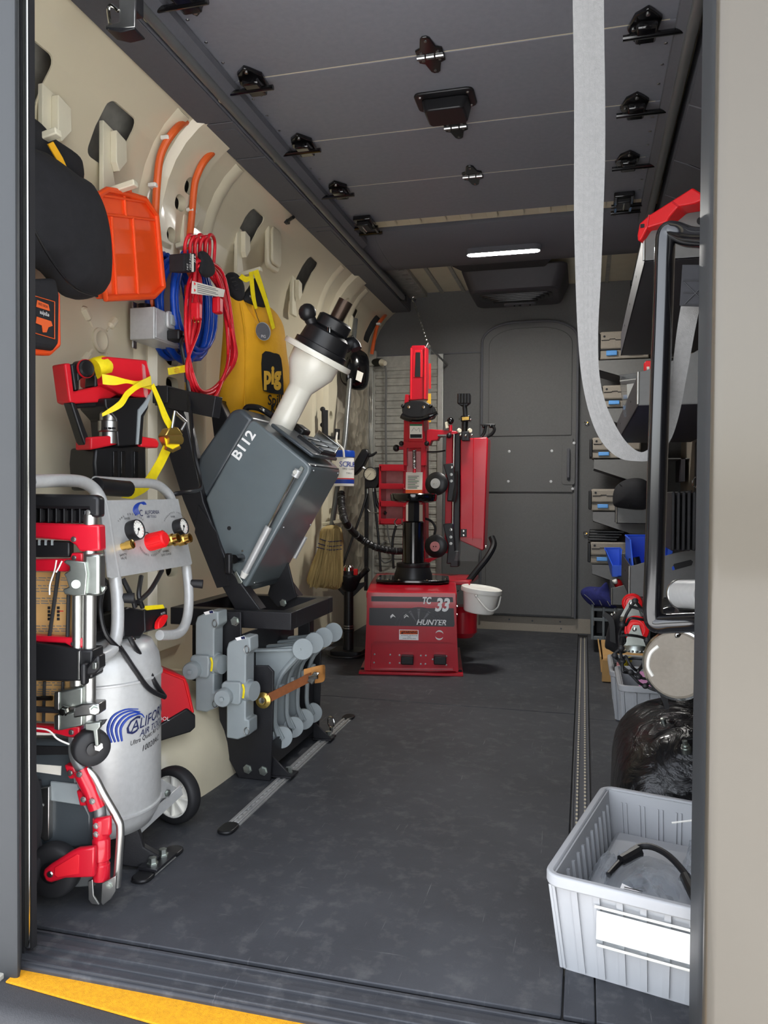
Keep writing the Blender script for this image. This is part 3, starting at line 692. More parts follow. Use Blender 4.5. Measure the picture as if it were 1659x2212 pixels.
# orange tray
ot = thing('drip_tray', 'bright orange ribbed plastic tray hung flat on the wall', 'tray', px(285, 645, X=-1.2))
out = [(192, 432), (231, 410), (258, 414), (313, 430), (338, 466), (353, 620), (331, 641), (228, 645), (222, 600), (205, 500)]
MB().prism(pxs(out, X=-1.19), (-0.03, 0, 0)).build('base', 'orange_plastic', ot, bev=0.004)
MB().tube(pxs(out, X=-1.184), 0.008, 8, closed=True).build('rim', 'orange_plastic', ot)
for a, b in (((205, 460), (340, 476)), ((268, 420), (272, 468)), ((241, 468), (252, 636)), ((287, 470), (299, 638)), ((228, 640), (331, 636)), ((206, 455), (222, 420)), ((222, 422), (312, 436))):
    MB().tube([px(*a, X=-1.187), px(*b, X=-1.187)], 0.004, 8).build('rib', 'orange_plastic', ot)
MB().prism(pxs([(236, 412), (250, 402), (270, 408), (272, 418)], X=-1.2), (0.02, 0, 0)).build('hang_loop', 'orange_plastic', ot, bev=0.002)

# outlet box
ob = thing('outlet_box', 'grey metal outlet box with switch on the cream pillar', 'outlet', px(325, 752, X=-1.24))
a, b = px(296, 664, X=-1.24), px(348, 752, X=-1.24)
a2, b2 = px(324, 664, X=-1.185), px(350, 748, X=-1.185)
yb0, yb1, z0, z1 = a.y, px(330, 700, X=-1.24).y+0.065, b.z, a.z
MB().span((-1.264, yb0, z0), (-1.185, yb1, z1)).build('box', 'silver_paint', ob, bev=0.003)
MB().span((-1.185, yb0+0.004, z0+0.004), (-1.181, yb1-0.004, z1-0.004)).build('cover_plate', 'silver_paint', ob, bev=0.002)
cm = V((-1.181, (yb0+yb1)/2, (z0+z1)/2))
MB().prism([cm+V((0, p, q+0.022)) for p, q in rrect(0.045, 0.05, 0.012)], (0.01, 0, 0)).build('switch_guard', 'silver_paint', ob, bev=0.003)
MB().box(cm+V((0.012, 0, 0.022)), (0.008, 0.022, 0.03)).build('switch', 'grey_enamel', ob, bev=0.003)
MB().cyl(V((-1.25, yb0+0.055, z1)), V((-1.25, yb0+0.055, z1+0.022)), 0.018, n=12).build('gland', 'black_plastic', ob)
for zz in (z0-0.01, z1+0.01): MB().box((-1.262, yb0+0.02, zz), (0.006, 0.02, 0.022)).build('mount_tab', 'steel', ob, bev=0.002)
pc = thing('power_cord', 'black power cord plugged into the grey outlet box, yellow tag on it', 'cord', cm+V((0.03, 0, -0.05)))
pl = cm+V((0.0, 0.005, -0.024))
MB().box(pl+V((0.022, 0.0, 0)), (0.042, 0.045, 0.032)).build('plug', 'black_plastic', pc, bev=0.006)
MB().tube(spline([pl+V((0.045, 0.01, 0)), px(392, 742, X=-1.12), px(400, 790, X=-1.11), px(408, 850, X=-1.10), px(414, 920, X=-1.06), px(421, 985, X=-1.02), px(432, 1030, X=-1.0), px(432, 1056, X=-0.98), px(405, 1063, X=-0.97), px(376, 1068, X=-0.985), px(372, 1080, X=-1.0)], 6), 0.0058, 8).build('cable', 'black_plastic', pc)
MB().prism(pxs([(362, 795), (400, 788), (402, 804), (364, 810)], X=-1.108), (0.002, 0, 0)).build('warning_tag', 'yellow_web', pc)
for k in range(3): text('tag_lettering', 'WARNING CORD' if k else 'WARNING', px(382, 796+4*k, X=-1.1055), (0, 1, 0.02), (0, 0, 1), 0.0035, 'print_red', pc, sx=0.8)

# blue air hose, coiled
bh = thing('air_hose', 'coil of blue air hose behind the red cord', 'hose', px(410, 775, X=-1.2))
cb = px(402, 665, X=-1.2)
pts = []
for k in range(11):
    for i in range(20):
        t = 2*math.pi*i/20; f = k+i/20
        ry = 0.085+0.045*abs(math.sin(k*1.7)); rz = 0.125+0.035*abs(math.cos(k*1.3))
        pts.append(cb+V((0.045*math.sin(f*0.9)-0.012, ry*math.sin(t)+0.012*math.sin(k*2.2), rz*math.cos(t)+0.01*math.cos(k))))
MB().tube(pts, 0.0085, 8).build('hose_coil', 'blue_hose', bh, ang=80)
e = px(405, 790, X=-1.17)
MB().tube(spline([cb+V((0.03, 0.01, -0.14)), e, e+V((0, 0.0, -0.05))], 5), 0.0085, 8).build('hose_tail', 'blue_hose', bh)
MB().cyl(e+V((0, 0, -0.05)), e+V((0, 0.002, -0.09)), 0.009, n=10).build('fitting', 'brass', bh)
MB().cyl(e+V((0, 0.002, -0.09)), e+V((0, 0.004, -0.115)), 0.006, n=10).build('nipple', 'zinc', bh)

# red extension cord
rc = thing('extension_cord', 'coiled red extension cord with white tag hanging on a cream hook', 'cord', px(455, 865, X=-1.12))
def loop(ps, X, name='cord_loop'):
    P = [px(u, v, X=X+random.uniform(-0.02, 0.02)) for u, v in ps]
    return MB().tube(spline(P, 7, True), 0.0052, 8, closed=True).build(name, 'red_plastic', rc, ang=80)
for k in range(8):
    a = random.uniform(-6, 6); b = 12*k; top = 560+random.uniform(0, 14)
    loop([(432+a, top), (452+b*0.35, top+26), (478+b*0.32, 640+b), (492+b*0.2, 735+b*0.5), (488-b*0.1, 800+b*0.3), (462, 838+b*0.33), (432-b*0.1, 842+b*0.16), (412-b*0.1, 790), (401+b*0.35, 705), (408+b*0.3, 610)], -1.11)
for k in range(5):                         # the bundle above the wrap
    u = 404+k*11
    MB().tube(spline([px(u-3, 565, X=-1.12), px(u-4, 528, X=-1.11), px(u+6, 507+(k % 2)*4, X=-1.10), px(u+16, 522, X=-1.115), px(u+14, 570, X=-1.125)], 6), 0.0052, 8).build('cord_loop', 'red_plastic', rc, ang=80)
w = MB().prism(pxs([(399, 547), (424, 547), (424, 588), (399, 586)], X=-1.093), (-0.05, 0, 0)).build('hook_and_loop_wrap', 'black_cloth', rc, bev=0.004)
MB().prism(pxs([(414, 549), (418, 549), (418, 587), (414, 587)], X=-1.0925), (0.001, 0, 0)).build('wrap_stripe', 'paper', w)
for s_, u, v in (('14/3', 405, 577), ('15ft', 411, 577), ('2.5mm', 411, 558), ('25 ft', 421, 560)):
    text('wrap_lettering', s_, px(u, v, X=-1.0915), (0, 0, 1), (0, -1, 0), 0.010, 'print_white', w, sx=0.8)
MB().pillow(spline(pxs([(430, 545), (445, 545), (460, 570), (462, 592), (445, 600), (432, 588), (434, 565)], X=-1.095), 4, True), X_, 0.012).build('hanging_strap', 'black_cloth', rc)
tg = MB().prism(pxs([(415, 607), (485, 626), (482, 642), (413, 634)], X=-1.075), (0.0015, 0, 0)).build('paper_tag', 'paper', rc)
for k in range(5): MB().prism(pxs([(426, 613+4.2*k), (466+5*(k % 2), 624+4.0*k), (466+5*(k % 2), 625.2+4.0*k), (426, 614.4+4.2*k)], X=-1.0733), (0.0004, 0, 0)).build('tag_print', 'print_grey', tg, smooth=False)
for v in (613, 627): MB().cyl(px(419.5, v, X=-1.0735), px(419.5, v, X=-1.0730), 0.004, n=12).build('tag_dot', 'print_red', tg)
MB().box(px(424, 673, X=-1.07), (0.028, 0.026, 0.05)).build('plug', 'red_plastic', rc, bev=0.006)
MB().tube([px(423, 640, X=-1.08), px(424, 660, X=-1.07)], [0.006, 0.011], 10).build('strain_relief', 'red_plastic', rc)
for d in (-4, 4): MB().bar(px(424+d, 684, X=-1.07), px(424+d, 697, X=-1.07), 0.002, 0.006).build('prong', 'brass', rc)
MB().box(px(470, 660, X=-1.08), (0.026, 0.03, 0.05)).build('socket_end', 'red_plastic', rc, bev=0.006)

# yellow spill kit
sk_ = thing('spill_kit_bag', 'yellow spill kit bag with black pig logo and round tag', 'bag', px(560, 890, X=-1.12))
SB = Plane(px(560, 780, X=-1.12), (1, -0.55, 0))
MB().pillow(spline(SB.ps([(484, 612), (508, 640), (545, 652), (580, 665), (604, 700), (613, 770), (626, 862), (618, 905), (560, 915), (490, 905), (476, 850), (486, 700)]), 4, True), SB.N, 0.075, 0.06).build('sack', 'yellow_cloth', sk_, ang=70)
for a in ([(520, 655), (530, 740), (528, 890)], [(590, 690), (606, 790), (612, 880)], [(545, 660), (560, 720), (556, 760)]):
    MB().tube(spline(SB.ps(a, 0.063), 6), 0.003, 6).build('fold_seam', 'yellow_cloth', sk_)
lg = MB().prism(spline(SB.ps([(566, 765), (590, 763), (606, 775), (611, 845), (606, 852), (574, 846), (567, 835)], 0.074), 3, True), SB.N*0.004).build('logo_patch', 'print_black', sk_, ang=60)
ux = (SB.p(620, 850, 0.08)-SB.p(560, 850, 0.08)).normalized()
text('logo_lettering', 'pig', SB.p(588, 812, 0.080), ux, Z_, 0.062, 'print_tan', sk_, off=0.004, sx=0.75)
text('bag_lettering', 'Spill', SB.p(594, 865, 0.073), ux, Z_, 0.036, 'print_black', sk_, off=0.001, sx=0.8)
text('bag_lettering', 'KIT', SB.p(597, 884, 0.060), ux, Z_, 0.03, 'print_black', sk_, off=0.001, sx=0.8)
for L_, R_ in (([(538, 588), (543, 640), (551, 668)], [(546, 586), (551, 640), (556, 666)]), ([(546, 586), (570, 650), (588, 712)], [(557, 582), (578, 648), (594, 708)]), ([(516, 600), (532, 610), (545, 600)], [(522, 592), (534, 598), (548, 588)])):
    MB().ribbon(spline(SB.ps(L_, 0.085), 4), spline(SB.ps(R_, 0.085), 4), 0.003).build('carry_strap', 'yellow_web', sk_)
rt = MB().lathe([(0.031, 0), (0.031, 0.003), (0.001, 0.003)], SB.p(568, 716, 0.095), SB.N, 28).build('round_tag', 'silver_paint', sk_)
rt.scale = (1, 1, 1)
text('tag_lettering', 'PIG', SB.p(569, 727, 0.099), ux, Z_, 0.010, 'print_white', sk_)
MB().lathe([(0.029, 0), (0.029, 0.0006), (0.001, 0.0006)], SB.p(568, 716, 0.0982), SB.N, 28).build('tag_face', 'wheel_decal', sk_)
MB().tube(spline(SB.ps([(551, 668), (556, 685), (562, 700)], 0.095), 4), 0.001, 6).build('tag_cord', 'rubber', sk_)
gv = thing('work_gloves', 'pair of black work gloves tucked in the spill kit strap', 'gloves', SB.p(520, 655))
MB().pillow(spline(SB.ps([(490, 592), (508, 591), (524, 620), (522, 652), (508, 648), (492, 618)], 0.04), 4, True), SB.N, 0.03, 0.03).build('glove', 'black_cloth', gv)
MB().pillow(spline(SB.ps([(552, 600), (566, 620), (576, 655), (566, 666), (535, 658), (522, 646), (540, 618)], 0.03), 4, True), SB.N, 0.03, 0.03).build('glove', 'black_cloth', gv)
for k in range(4):
    MB().tube(SB.ps([(497+4*k, 602+8*k), (506+3.5*k, 600+8*k)], 0.068), 0.003, 6).build('finger_seam', 'black_mesh', gv)
bolt(SB.p(542, 640, 0.060), SB.N, 0.005, 'chrome', gv, 'snap')

# antenna / sensor box high on the wall
se = thing('sensor_box', 'cream rounded sensor box with black cable high on the wall', 'sensor box', px(588, 572, X=-1.26))
ct = wallpt(588, 535, 0.03)
frp = [(a, b) for a, b in rrect(0.115, 0.185, 0.03)]
MB().prism([ct+V((-0.01, a, b)) for a, b in frp], (0.02, 0, 0)).build('base', 'cream_plain', se, bev=0.006, seg=3)
MB().prism([ct+V((0.01, a*0.8, b*0.8)) for a, b in frp], (0.012, 0, 0)).build('cover', 'cream_plain', se, bev=0.006, seg=3)
MB().tube(spline([px(597, 503, X=-1.235), px(604, 492, X=-1.22), px(618, 480, X=-1.17), px(634, 469, X=-1.12)], 6), 0.007, 8).build('cable', 'black_plastic', se)
MB().box(px(619, 479, X=-1.165), (0.02, 0.03, 0.014)).build('cable_clip', 'black_plastic', se, bev=0.003)

# ================================================================== red and black grease pump with strap
PT = Plane((-1.10, 1.62, 0.9), (1, -0.35, 0))
pt = thing('cordless_pump', 'red and black cordless pump strapped upright against the frame', 'power tool', PT.p(270, 1070))
n_ = PT.N
def pp(name, pts, d, m, off=0.0, bev=0.004, parent=None):
    return MB().prism(PT.ps(pts, off), -n_*d).build(name, m, parent or pt, bev=bev, seg=2)
pp('upper_housing', [(221, 772), (232, 770), (318, 778), (327, 815), (328, 845), (318, 862), (260, 850), (222, 830)], 0.09, 'red_plastic', 0.02)
pp('housing_stripe', [(308, 786), (313, 790), (320, 850), (316, 862), (312, 850)], 0.003, 'pink_steel', 0.023, 0)
pp('handle_loop', [(139, 785), (153, 784), (160, 846), (220, 832), (260, 850), (225, 868), (160, 872), (150, 868)], 0.05, 'red_plastic', 0.0)
pp('handle_core', [(153, 786), (172, 786), (172, 843), (162, 845)], 0.04, 'black_plastic', -0.005)
pp('grip', [(165, 790), (222, 790), (222, 812), (212, 836), (204, 836), (206, 812), (180, 815), (168, 826)], 0.04, 'black_plastic', 0.0)
MB().lathe([(0.020, -0.02), (0.020, 0.012), (0.016, 0.016), (0.010, 0.014), (0.001, 0.014)], PT.p(181, 797, 0.0), n_, 24).build('speed_knob', 'black_plastic', pt)
MB().lathe([(0.0205, 0.004), (0.0215, 0.004), (0.0215, 0.010), (0.0205, 0.010)], PT.p(181, 797, 0.0), n_, 24, closed=True).build('knob_ring', 'red_plastic', pt)
MB().lathe([(0.024, -0.01), (0.026, 0), (0.026, 0.02), (0.020, 0.03)], PT.p(211, 795, 0.0), PT.p(221, 793)-PT.p(205, 797), 18).build('cap', 'yellow_web', pt)
pp('body_core', [(226, 860), (318, 858), (322, 880), (312, 900), (308, 960), (255, 965), (250, 905), (228, 880)], 0.10, 'black_plastic', 0.025)
pp('body_rib', [(300, 885), (314, 868), (324, 852), (326, 858), (318, 880), (305, 898), (300, 960), (296, 960)], 0.01, 'grey_enamel', 0.03, 0.001)
pp('lower_handle', [(152, 868), (163, 868), (200, 965), (193, 972), (180, 955)], 0.03, 'black_plastic', 0.0)
pp('lower_beam', [(160, 872), (255, 858), (256, 872), (200, 880), (162, 882)], 0.04, 'black_plastic', -0.01)
pp('red_foot', [(196, 944), (250, 940), (254, 960), (196, 972)], 0.06, 'red_plastic', 0.02)
pp('red_foot', [(304, 942), (340, 948), (345, 958), (342, 968), (304, 965)], 0.06, 'red_plastic', 0.02)
pp('battery_block', [(206, 966), (316, 960), (318, 1060), (208, 1060), (203, 1000)], 0.10, 'black_plastic', 0.01, 0.006)
for u in (245, 262, 290): pp('battery_rib', [(u, 975), (u+9, 975), (u+9, 1050), (u, 1050)], 0.008, 'black_gloss', 0.016, 0.001)
MB().lathe([(0.020, 0), (0.020, 0.012), (0.022, 0.014), (0.022, 0.03), (0.026, 0.032), (0.026, 0.055), (0.023, 0.058), (0.023, 0.085)], PT.p(236, 882, 0.0), -Z_, 20).build('filter_barrel', 'steel', pt)
for k in range(3): MB().box(PT.p(228+9*k, 925, 0.028), (0.004, 0.008, 0.004)).build('barrel_slot', 'rubber', pt)
MB().cyl(PT.p(234, 868), PT.p(235, 884), 0.010).build('piston', 'steel', pt)
# yellow ratchet strap around it
ys_ = thing('ratchet_strap', 'yellow ratchet strap with buckle pulled across the red pump', 'strap', PT.p(370, 960))
def web(L_, R_, off=0.05, m='yellow_web', par=ys_, pl_=PT, t=0.002, nm='webbing'):
    offs = off if isinstance(off, (list, tuple)) else [off]*len(L_)
    return MB().ribbon(spline([pl_.p(a, b, o) for (a, b), o in zip(L_, offs)], 6), spline([pl_.p(a, b, o) for (a, b), o in zip(R_, offs)], 6), t).build(nm, m, par)
web([(220, 808), (245, 812), (275, 820), (300, 823), (325, 812)], [(222, 830), (248, 832), (275, 828), (298, 835), (328, 842)], [0.04, 0.05, 0.055, 0.05, 0.03])
web([(320, 815), (298, 826), (272, 845), (255, 868), (220, 893)], [(328, 832), (303, 838), (280, 855), (262, 880), (221, 900)], [0.035, 0.06, 0.062, 0.06, 0.04])
web([(326, 835), (340, 870), (352, 905), (366, 930)], [(332, 828), (350, 868), (364, 900), (378, 926)], 0.04)
web([(354, 960), (335, 1000), (306, 1042), (262, 1075)], [(372, 968), (350, 1012), (322, 1056), (285, 1078)], 0.03)
web([(355, 945), (366, 952), (380, 948)], [(360, 968), (372, 970), (388, 962)], 0.06)
MB().prism(PT.ps([(356, 942), (366, 925), (384, 922), (396, 938), (388, 962), (368, 968)], 0.05), -n_*0.028).build('buckle_plate', 'gold_zinc', ys_, bev=0.003)
MB().cyl(PT.p(360, 950, 0.06), PT.p(390, 950, 0.06), 0.012).build('buckle_drum', 'gold_zinc', ys_)
for a, b in (((378, 888), (372, 925)), ((378, 890), (402, 912)), ((402, 912), (392, 930))): MB().tube(PT.ps([a, b], 0.055), 0.004, 8).build('buckle_lever', 'steel', ys_)
MB().tube(PT.ps([(358, 968), (372, 974), (388, 966)], 0.06), 0.005, 8).build('buckle_pin', 'gold_zinc', ys_)
# ================================================================== wheel arch, left
def wheel_arch(xw, xin, m, y0, y1, h, name, ez=0.75, ey=0.7):
    vs = []; fs = []; n = 24; k = 10; cy, ry = (y0+y1)/2, (y1-y0)/2
    for i in range(n+1):
        t = math.pi*i/n; c_ = math.cos(t); yy = cy-ry*math.copysign(abs(c_)**ey, c_); s_ = max(math.sin(t), 0.0)**0.55
        for j in range(k+1):
            ph = math.pi/2*j/k
            vs.append((xw+(xin-xw)*(0.72+0.28*s_)*math.cos(ph)**0.45, yy, h*s_*math.sin(ph)**ez))
    for i in range(n):
        for j in range(k): q = i*(k+1)+j; fs.append((q, q+1, q+k+2, q+k+1))
    return MB().add(vs, fs).build(name, m, ang=70)
wa = struct(wheel_arch(-1.288, -0.945, 'cream_plain', 1.67, 2.38, 0.235, 'wheel_arch_left'))

# ================================================================== black steel stand for the balancer
YF, YB = 1.94, 2.33
st = thing('balancer_stand', 'black welded steel stand holding the grey balancer case', 'stand', (-0.87, 2.1, 0))
MB().prism(pxs([(468, 1322), (520, 1322), (521, 1438), (579, 1438), (591, 1451), (589, 1560), (584, 1688), (515, 1680), (478, 1610), (466, 1450)], Y=YF), (0, 0.008, 0)).build('front_plate', 'black_steel', st, bev=0.002)
fp = pxs([(468, 1322), (520, 1322), (521, 1438), (579, 1438), (591, 1451), (589, 1560), (584, 1688), (515, 1680), (478, 1610), (466, 1450)], Y=YF)
MB().prism([p+V((0, YB-YF, 0)) for p in fp], (0, 0.008, 0)).build('rear_plate', 'black_steel', st, bev=0.002)
for u, v in ((508, 1342), (535, 1661), (569, 1665)):
    bolt(px(u, v, Y=YF), (0, -1, 0), 0.010, 'zinc', st, 'bolt')
xr = fp[6].x; xl = fp[7].x
for z in (0.055,): MB().span((xl+0.005, YF, 0.03), (xr-0.012, YB, 0.036)).build('floor_pan', 'black_steel', st, bev=0.001, seg=1)
MB().span((xr-0.012, YF+0.008, 0.03), (xr-0.006, YB, 0.10)).build('side_rail', 'black_steel', st, bev=0.001, seg=1)
MB().span((xl+0.005, YF+0.008, 0.03), (xl+0.011, YB, 0.40)).build('side_rail', 'black_steel', st, bev=0.001, seg=1)
for y in (YF+0.02, YB-0.03):            # gusseted feet that bolt to the floor track
    MB().prism([V((xr-0.006, y, 0.006)), V((xr+0.055, y, 0.006)), V((xr+0.055, y, 0.012)), V((xr-0.006, y, 0.065))], (0, 0.006, 0)).build('foot_gusset', 'black_steel', st, bev=0.001, seg=1)
    MB().span((xr-0.006, y-0.005, 0.006), (xr+0.055, y+0.05, 0.012)).build('foot_plate', 'black_steel', st, bev=0.001, seg=1)
    bolt((xr+0.035, y+0.026, 0.012), (0, 0, 1), 0.009, 'zinc', st, 'bolt', 0.016)
# top frame of square tube
zt0, zt1 = px(629, 1362, Y=1.97).z, px(629, 1324, Y=1.97).z
xa, xb = px(520, 1330, Y=1.97).x, px(629, 1330, Y=1.97).x
yend = px(719, 1300, X=xb).y
for a, b in (((xa-0.22, 1.97, zt0), (xb, 2.01, zt1)), ((xa-0.22, yend-0.04, zt0), (xb, yend, zt1))): MB().span(a, b).build('top_rail', 'black_steel', st, bev=0.002)
MB().span((xb-0.04, 2.01, zt0), (xb, yend-0.04, zt1)).build('top_rail', 'black_steel', st, bev=0.002)
MB().span((xa-0.22, 2.01, zt0), (xa-0.18, yend-0.04, zt1)).build('top_rail', 'black_steel', st, bev=0.002)
for y in (2.06, yend-0.10): MB().span((xa-0.2, y, 0.0), (xa-0.16, y+0.04, zt0)).build('leg', 'black_steel', st, bev=0.002)
MB().span((xb-0.10, yend-0.05, 0.03), (xb-0.06, yend-0.01, zt0)).build('leg', 'black_steel', st, bev=0.002)
# two tilted arms under the case
AR = [(347, 832), (372, 838), (400, 900), (440, 1085), (495, 1225), (563, 1318), (508, 1318), (455, 1225), (395, 1080), (365, 985)]
MB().prism(pxs(AR, Y=2.01), (0, 0.045, 0)).build('tilted_arm', 'black_steel', st, bev=0.003)
MB().prism([p+V((0, 0.30, 0)) for p in pxs(AR, Y=2.01)], (0, 0.045, 0)).build('tilted_arm', 'black_steel', st, bev=0.003)
a0 = px(350, 850, Y=2.02)
MB().span((a0.x-0.02, 2.0, a0.z-0.03), (a0.x+0.03, 2.40, a0.z+0.02)).build('cross_bar', 'black_steel', st, bev=0.002)
MB().bar(px(345, 855, X=-1.22), px(470, 880, X=-1.0), 0.03, 0.06).build('wall_stay', 'black_steel', st, bev=0.002)
MB().prism(pxs([(585, 1258), (622, 1215), (640, 1290), (600, 1312), (578, 1285)], Y=2.26), (0, 0.008, 0)).build('rear_gusset', 'black_steel', st, bev=0.002)
bolt(px(612, 1302, Y=2.26), (0, -1, 0), 0.009, 'zinc', st, 'bolt')
MB().prism([p+V((0, -0.005, 0)) for p in pxs([(498, 1265), (470, 1150), (430, 1090), (422, 1150), (470, 1270)], Y=2.01)], (0, 0.005, 0)).build('arm_gusset', 'black_steel', st, bev=0.001, seg=1)

# ================================================================== balancer B112
YC = 2.02; DEP = 0.27
bl = thing('wheel_balancer', 'tilted grey portable wheel balancer case marked B112 with cream shaft', 'wheel balancer', px(540, 1270, Y=YC+0.1))
side = [(538, 910), (548, 907), (660, 996), (671, 1008), (668, 1022), (532, 1268), (520, 1272), (500, 1258), (443, 1077)]
MB().prism(pxs(side, Y=YC), (0, DEP, 0)).build('case_body', 'grey_case', bl, bev=0.012, seg=4)
lid = [(499, 886), (520, 881), (548, 906), (443, 1078), (430, 1066), (424, 1010), (430, 985)]
MB().prism(pxs(lid, Y=YC+0.012), (0, DEP-0.02, 0)).build('case_lid', 'dark_case', bl, bev=0.014, seg=4)
MB().prism([p+V((0.004, 0, 0.002)) for p in pxs([(671, 1006), (534, 1266), (530, 1262), (664, 1004)], Y=YC+0.012)], (0, DEP-0.02, 0)).build('end_panel', 'smoke_panel', bl, bev=0.002)
rp = pxs([(671, 1006), (534, 1266)], Y=YC); dn = (rp[0]-rp[1]).normalized(); nn = V((dn.z, 0, -dn.x))
for k in (0.03, 0.5, 0.97):
    for yy in (0.025, DEP-0.025): bolt(rp[1].lerp(rp[0], k)+V((0, yy, 0))+nn*0.006, nn, 0.003, 'steel', bl, 'screw')
MB().prism([p for p in pxs([(527, 1279), (520, 1262), (536, 1262)], Y=YC+0.01)], (0, DEP-0.02, 0)).build('case_foot', 'dark_case', bl)
# lettering on the side
ang = math.atan2(-(955-930), (548-512)); sd_ = (px(549, 928, Y=YC)-px(508, 990, Y=YC)).normalized()
upv = sd_.cross(V((0, 1, 0))) * -1
if upv.z < 0: upv = -upv
upv = Y_.cross(sd_) if (Y_.cross(sd_)).x < 0 else sd_.cross(Y_)
text('case_number', 'B112', px(527, 962, Y=YC-0.0012), sd_, upv, 0.030, 'print_white', bl, off=0.001, sx=1.08)
MB().lathe([(0.006, 0), (0.006, 0.001)], px(495, 1141, Y=YC), (0, -1, 0), 16).build('drain_hole', 'print_black', bl)
MB().lathe([(0.003, 0), (0.003, 0.002)], px(524, 1190, Y=YC), (0, -1, 0), 10).build('screw', 'steel', bl)
# top tray with weight pockets
tp = pxs([(560, 908), (668, 990)], Y=YC); td = (tp[1]-tp[0]).normalized(); tn = V((-td.z, 0, td.x)); tn = tn if tn.z > 0 else -tn
def topbox(k0, k1, y0, y1, h, name, m, bev=0.004, base=0.0):
    a = tp[0].lerp(tp[1], k0)+V((0, y0, 0))+tn*base; b = tp[0].lerp(tp[1], k1)+V((0, y0, 0))+tn*base
    return MB().prism([a, b, b+tn*h, a+tn*h], (0, y1-y0, 0)).build(name, m, bl, bev=bev)
topbox(0.12, 0.98, 0.03, 0.25, 0.012, 'weight_tray', 'dark_case', 0.006)
topbox(0.45, 0.94, 0.10, 0.24, 0.022, 'tray_insert', 'black_plastic', 0.004)
for k in (0.5, 0.66, 0.82): topbox(k, k+0.1, 0.115, 0.225, 0.027, 'pocket_wall', 'dark_case', 0.002)
topbox(0.45, 0.92, 0.228, 0.234, 0.05, 'chrome_bar', 'chrome', 0.002)
topbox(0.10, 0.34, 0.19, 0.25, 0.03, 'latch_handle', 'black_plastic', 0.008)
MB().tube(spline(pxs([(528, 893), (535, 880), (560, 882), (588, 898)], Y=YC+0.16), 5), 0.010, 10).build('carry_handle', 'black_plastic', bl)
bolt(px(567, 886, Y=YC+0.15), tn, 0.008, 'chrome', bl, 'thumb_screw')
# shaft
yS = YC+0.13
p0, p1 = px(600, 935, Y=yS), px(750, 645, Y=yS)
ax = (p1-p0).normalized(); Ls = (p1-p0).length
def on(u, v):
    q = px(u, v, Y=yS); return (q-p0).dot(ax)
h1, h2, h3 = on(646, 838), on(668, 797), on(682, 770)
sh = MB().lathe([(0.037, 0), (0.037, h1), (0.040, h1+0.006), (0.072, h2), (0.074, h3-0.004)], p0, ax, 36).build('shaft', 'cream_shaft', bl)
MB().lathe([(0.080, h3-0.004), (0.106, h3-0.002), (0.108, h3+0.006), (0.106, h3+0.014), (0.05, h3+0.016)], p0, ax, 40).build('flange', 'cream_shaft', bl)
MB().lathe([(0.082, h3+0.016), (0.082, h3+0.032), (0.074, h3+0.034), (0.070, h3+0.075), (0.060, h3+0.082), (0.048, h3+0.084)], p0, ax, 36).build('cone_cup', 'black_plastic', bl)
MB().lathe([(0.046, h3+0.084), (0.052, h3+0.090), (0.052, h3+0.118), (0.044, h3+0.124), (0.018, h3+0.126)], p0, ax, 32).build('quick_nut', 'black_plastic', bl)
hb = p0+ax*(h3+0.105)
MB().tube(spline([hb, px(683, 710, Y=yS-0.03), px(670, 690, Y=yS-0.04)], 4), [0.020, 0.018, 0.016, 0.0145, 0.014, 0.014, 0.015, 0.017, 0.018], 12).build('nut_lever', 'black_plastic', bl)
MB().ball(px(664, 675, Y=yS-0.045), 0.026).build('lever_knob', 'black_plastic', bl)
MB().tube(spline([hb, px(735, 745, Y=yS+0.03), px(762, 742, Y=yS+0.05), px(770, 755, Y=yS+0.05)], 4), [0.02]*9+[0.017]*4, 12).build('nut_lever', 'black_plastic', bl)
MB().box(px(711, 716, Y=yS-0.055), (0.010, 0.01, 0.026)).build('latch_tab', 'chrome', bl, bev=0.002)
h4 = on(748, 650); nt_ = 34; pr = []
for i in range(nt_):
    h = h3+0.12+(h4-h3-0.12)*i/nt_; d = (h4-h3-0.12)/nt_
    pr += [(0.0185, h), (0.0225, h+d*0.35), (0.0225, h+d*0.6), (0.0185, h+d*0.95)]
pr.append((0.019, h4)); MB().lathe(pr+[(0.006, h4+0.001)], p0, ax, 24).build('threaded_spindle', 'thread', bl, ang=60)
# gas struts
def strut(a, b, y, k=0.52):
    A, B2 = px(*a, Y=y), px(*b, Y=y); m_ = A.lerp(B2, k)
    o = MB().cyl(m_, B2, 0.0105, n=14).build('gas_strut', 'silver_paint', bl)
    MB().cyl(A, m_, 0.005, n=10).build('strut_rod', 'chrome', o)
    MB().cyl(B2, B2+(B2-m_).normalized()*0.018, 0.012, 0.008, 14).build('strut_eye', 'white_plastic', o)
    MB().cyl(A, A+(A-m_).normalized()*0.022, 0.011, 0.011, 12).build('strut_eye', 'silver_paint', o)
    return o
strut((637, 1030), (530, 1236), YC-0.016)
MB().cyl(px(637, 1020, Y=YC-0.03), px(637, 1020, Y=YC), 0.006).build('ball_stud', 'chrome', bl)
MB().prism(pxs([(640, 1022), (652, 1006), (658, 1012), (645, 1034)], Y=YC-0.002), (0, -0.006, 0)).build('strut_plate', 'zinc', bl, bev=0.001, seg=1)
MB().prism(pxs([(507, 1238), (512, 1232), (526, 1256), (522, 1262), (516, 1260)], Y=YC-0.006), (0, -0.006, 0)).build('strut_plate', 'zinc', bl, bev=0.002)
MB().cyl(px(505, 1208, Y=YC-0.05), px(524, 1205, Y=YC+0.01), 0.013).build('hinge_pin', 'black_gloss', bl)
MB().box(px(494, 1218, Y=YC-0.05), (0.02, 0.02, 0.06)).build('pin_grip', 'black_plastic', bl, bev=0.006)
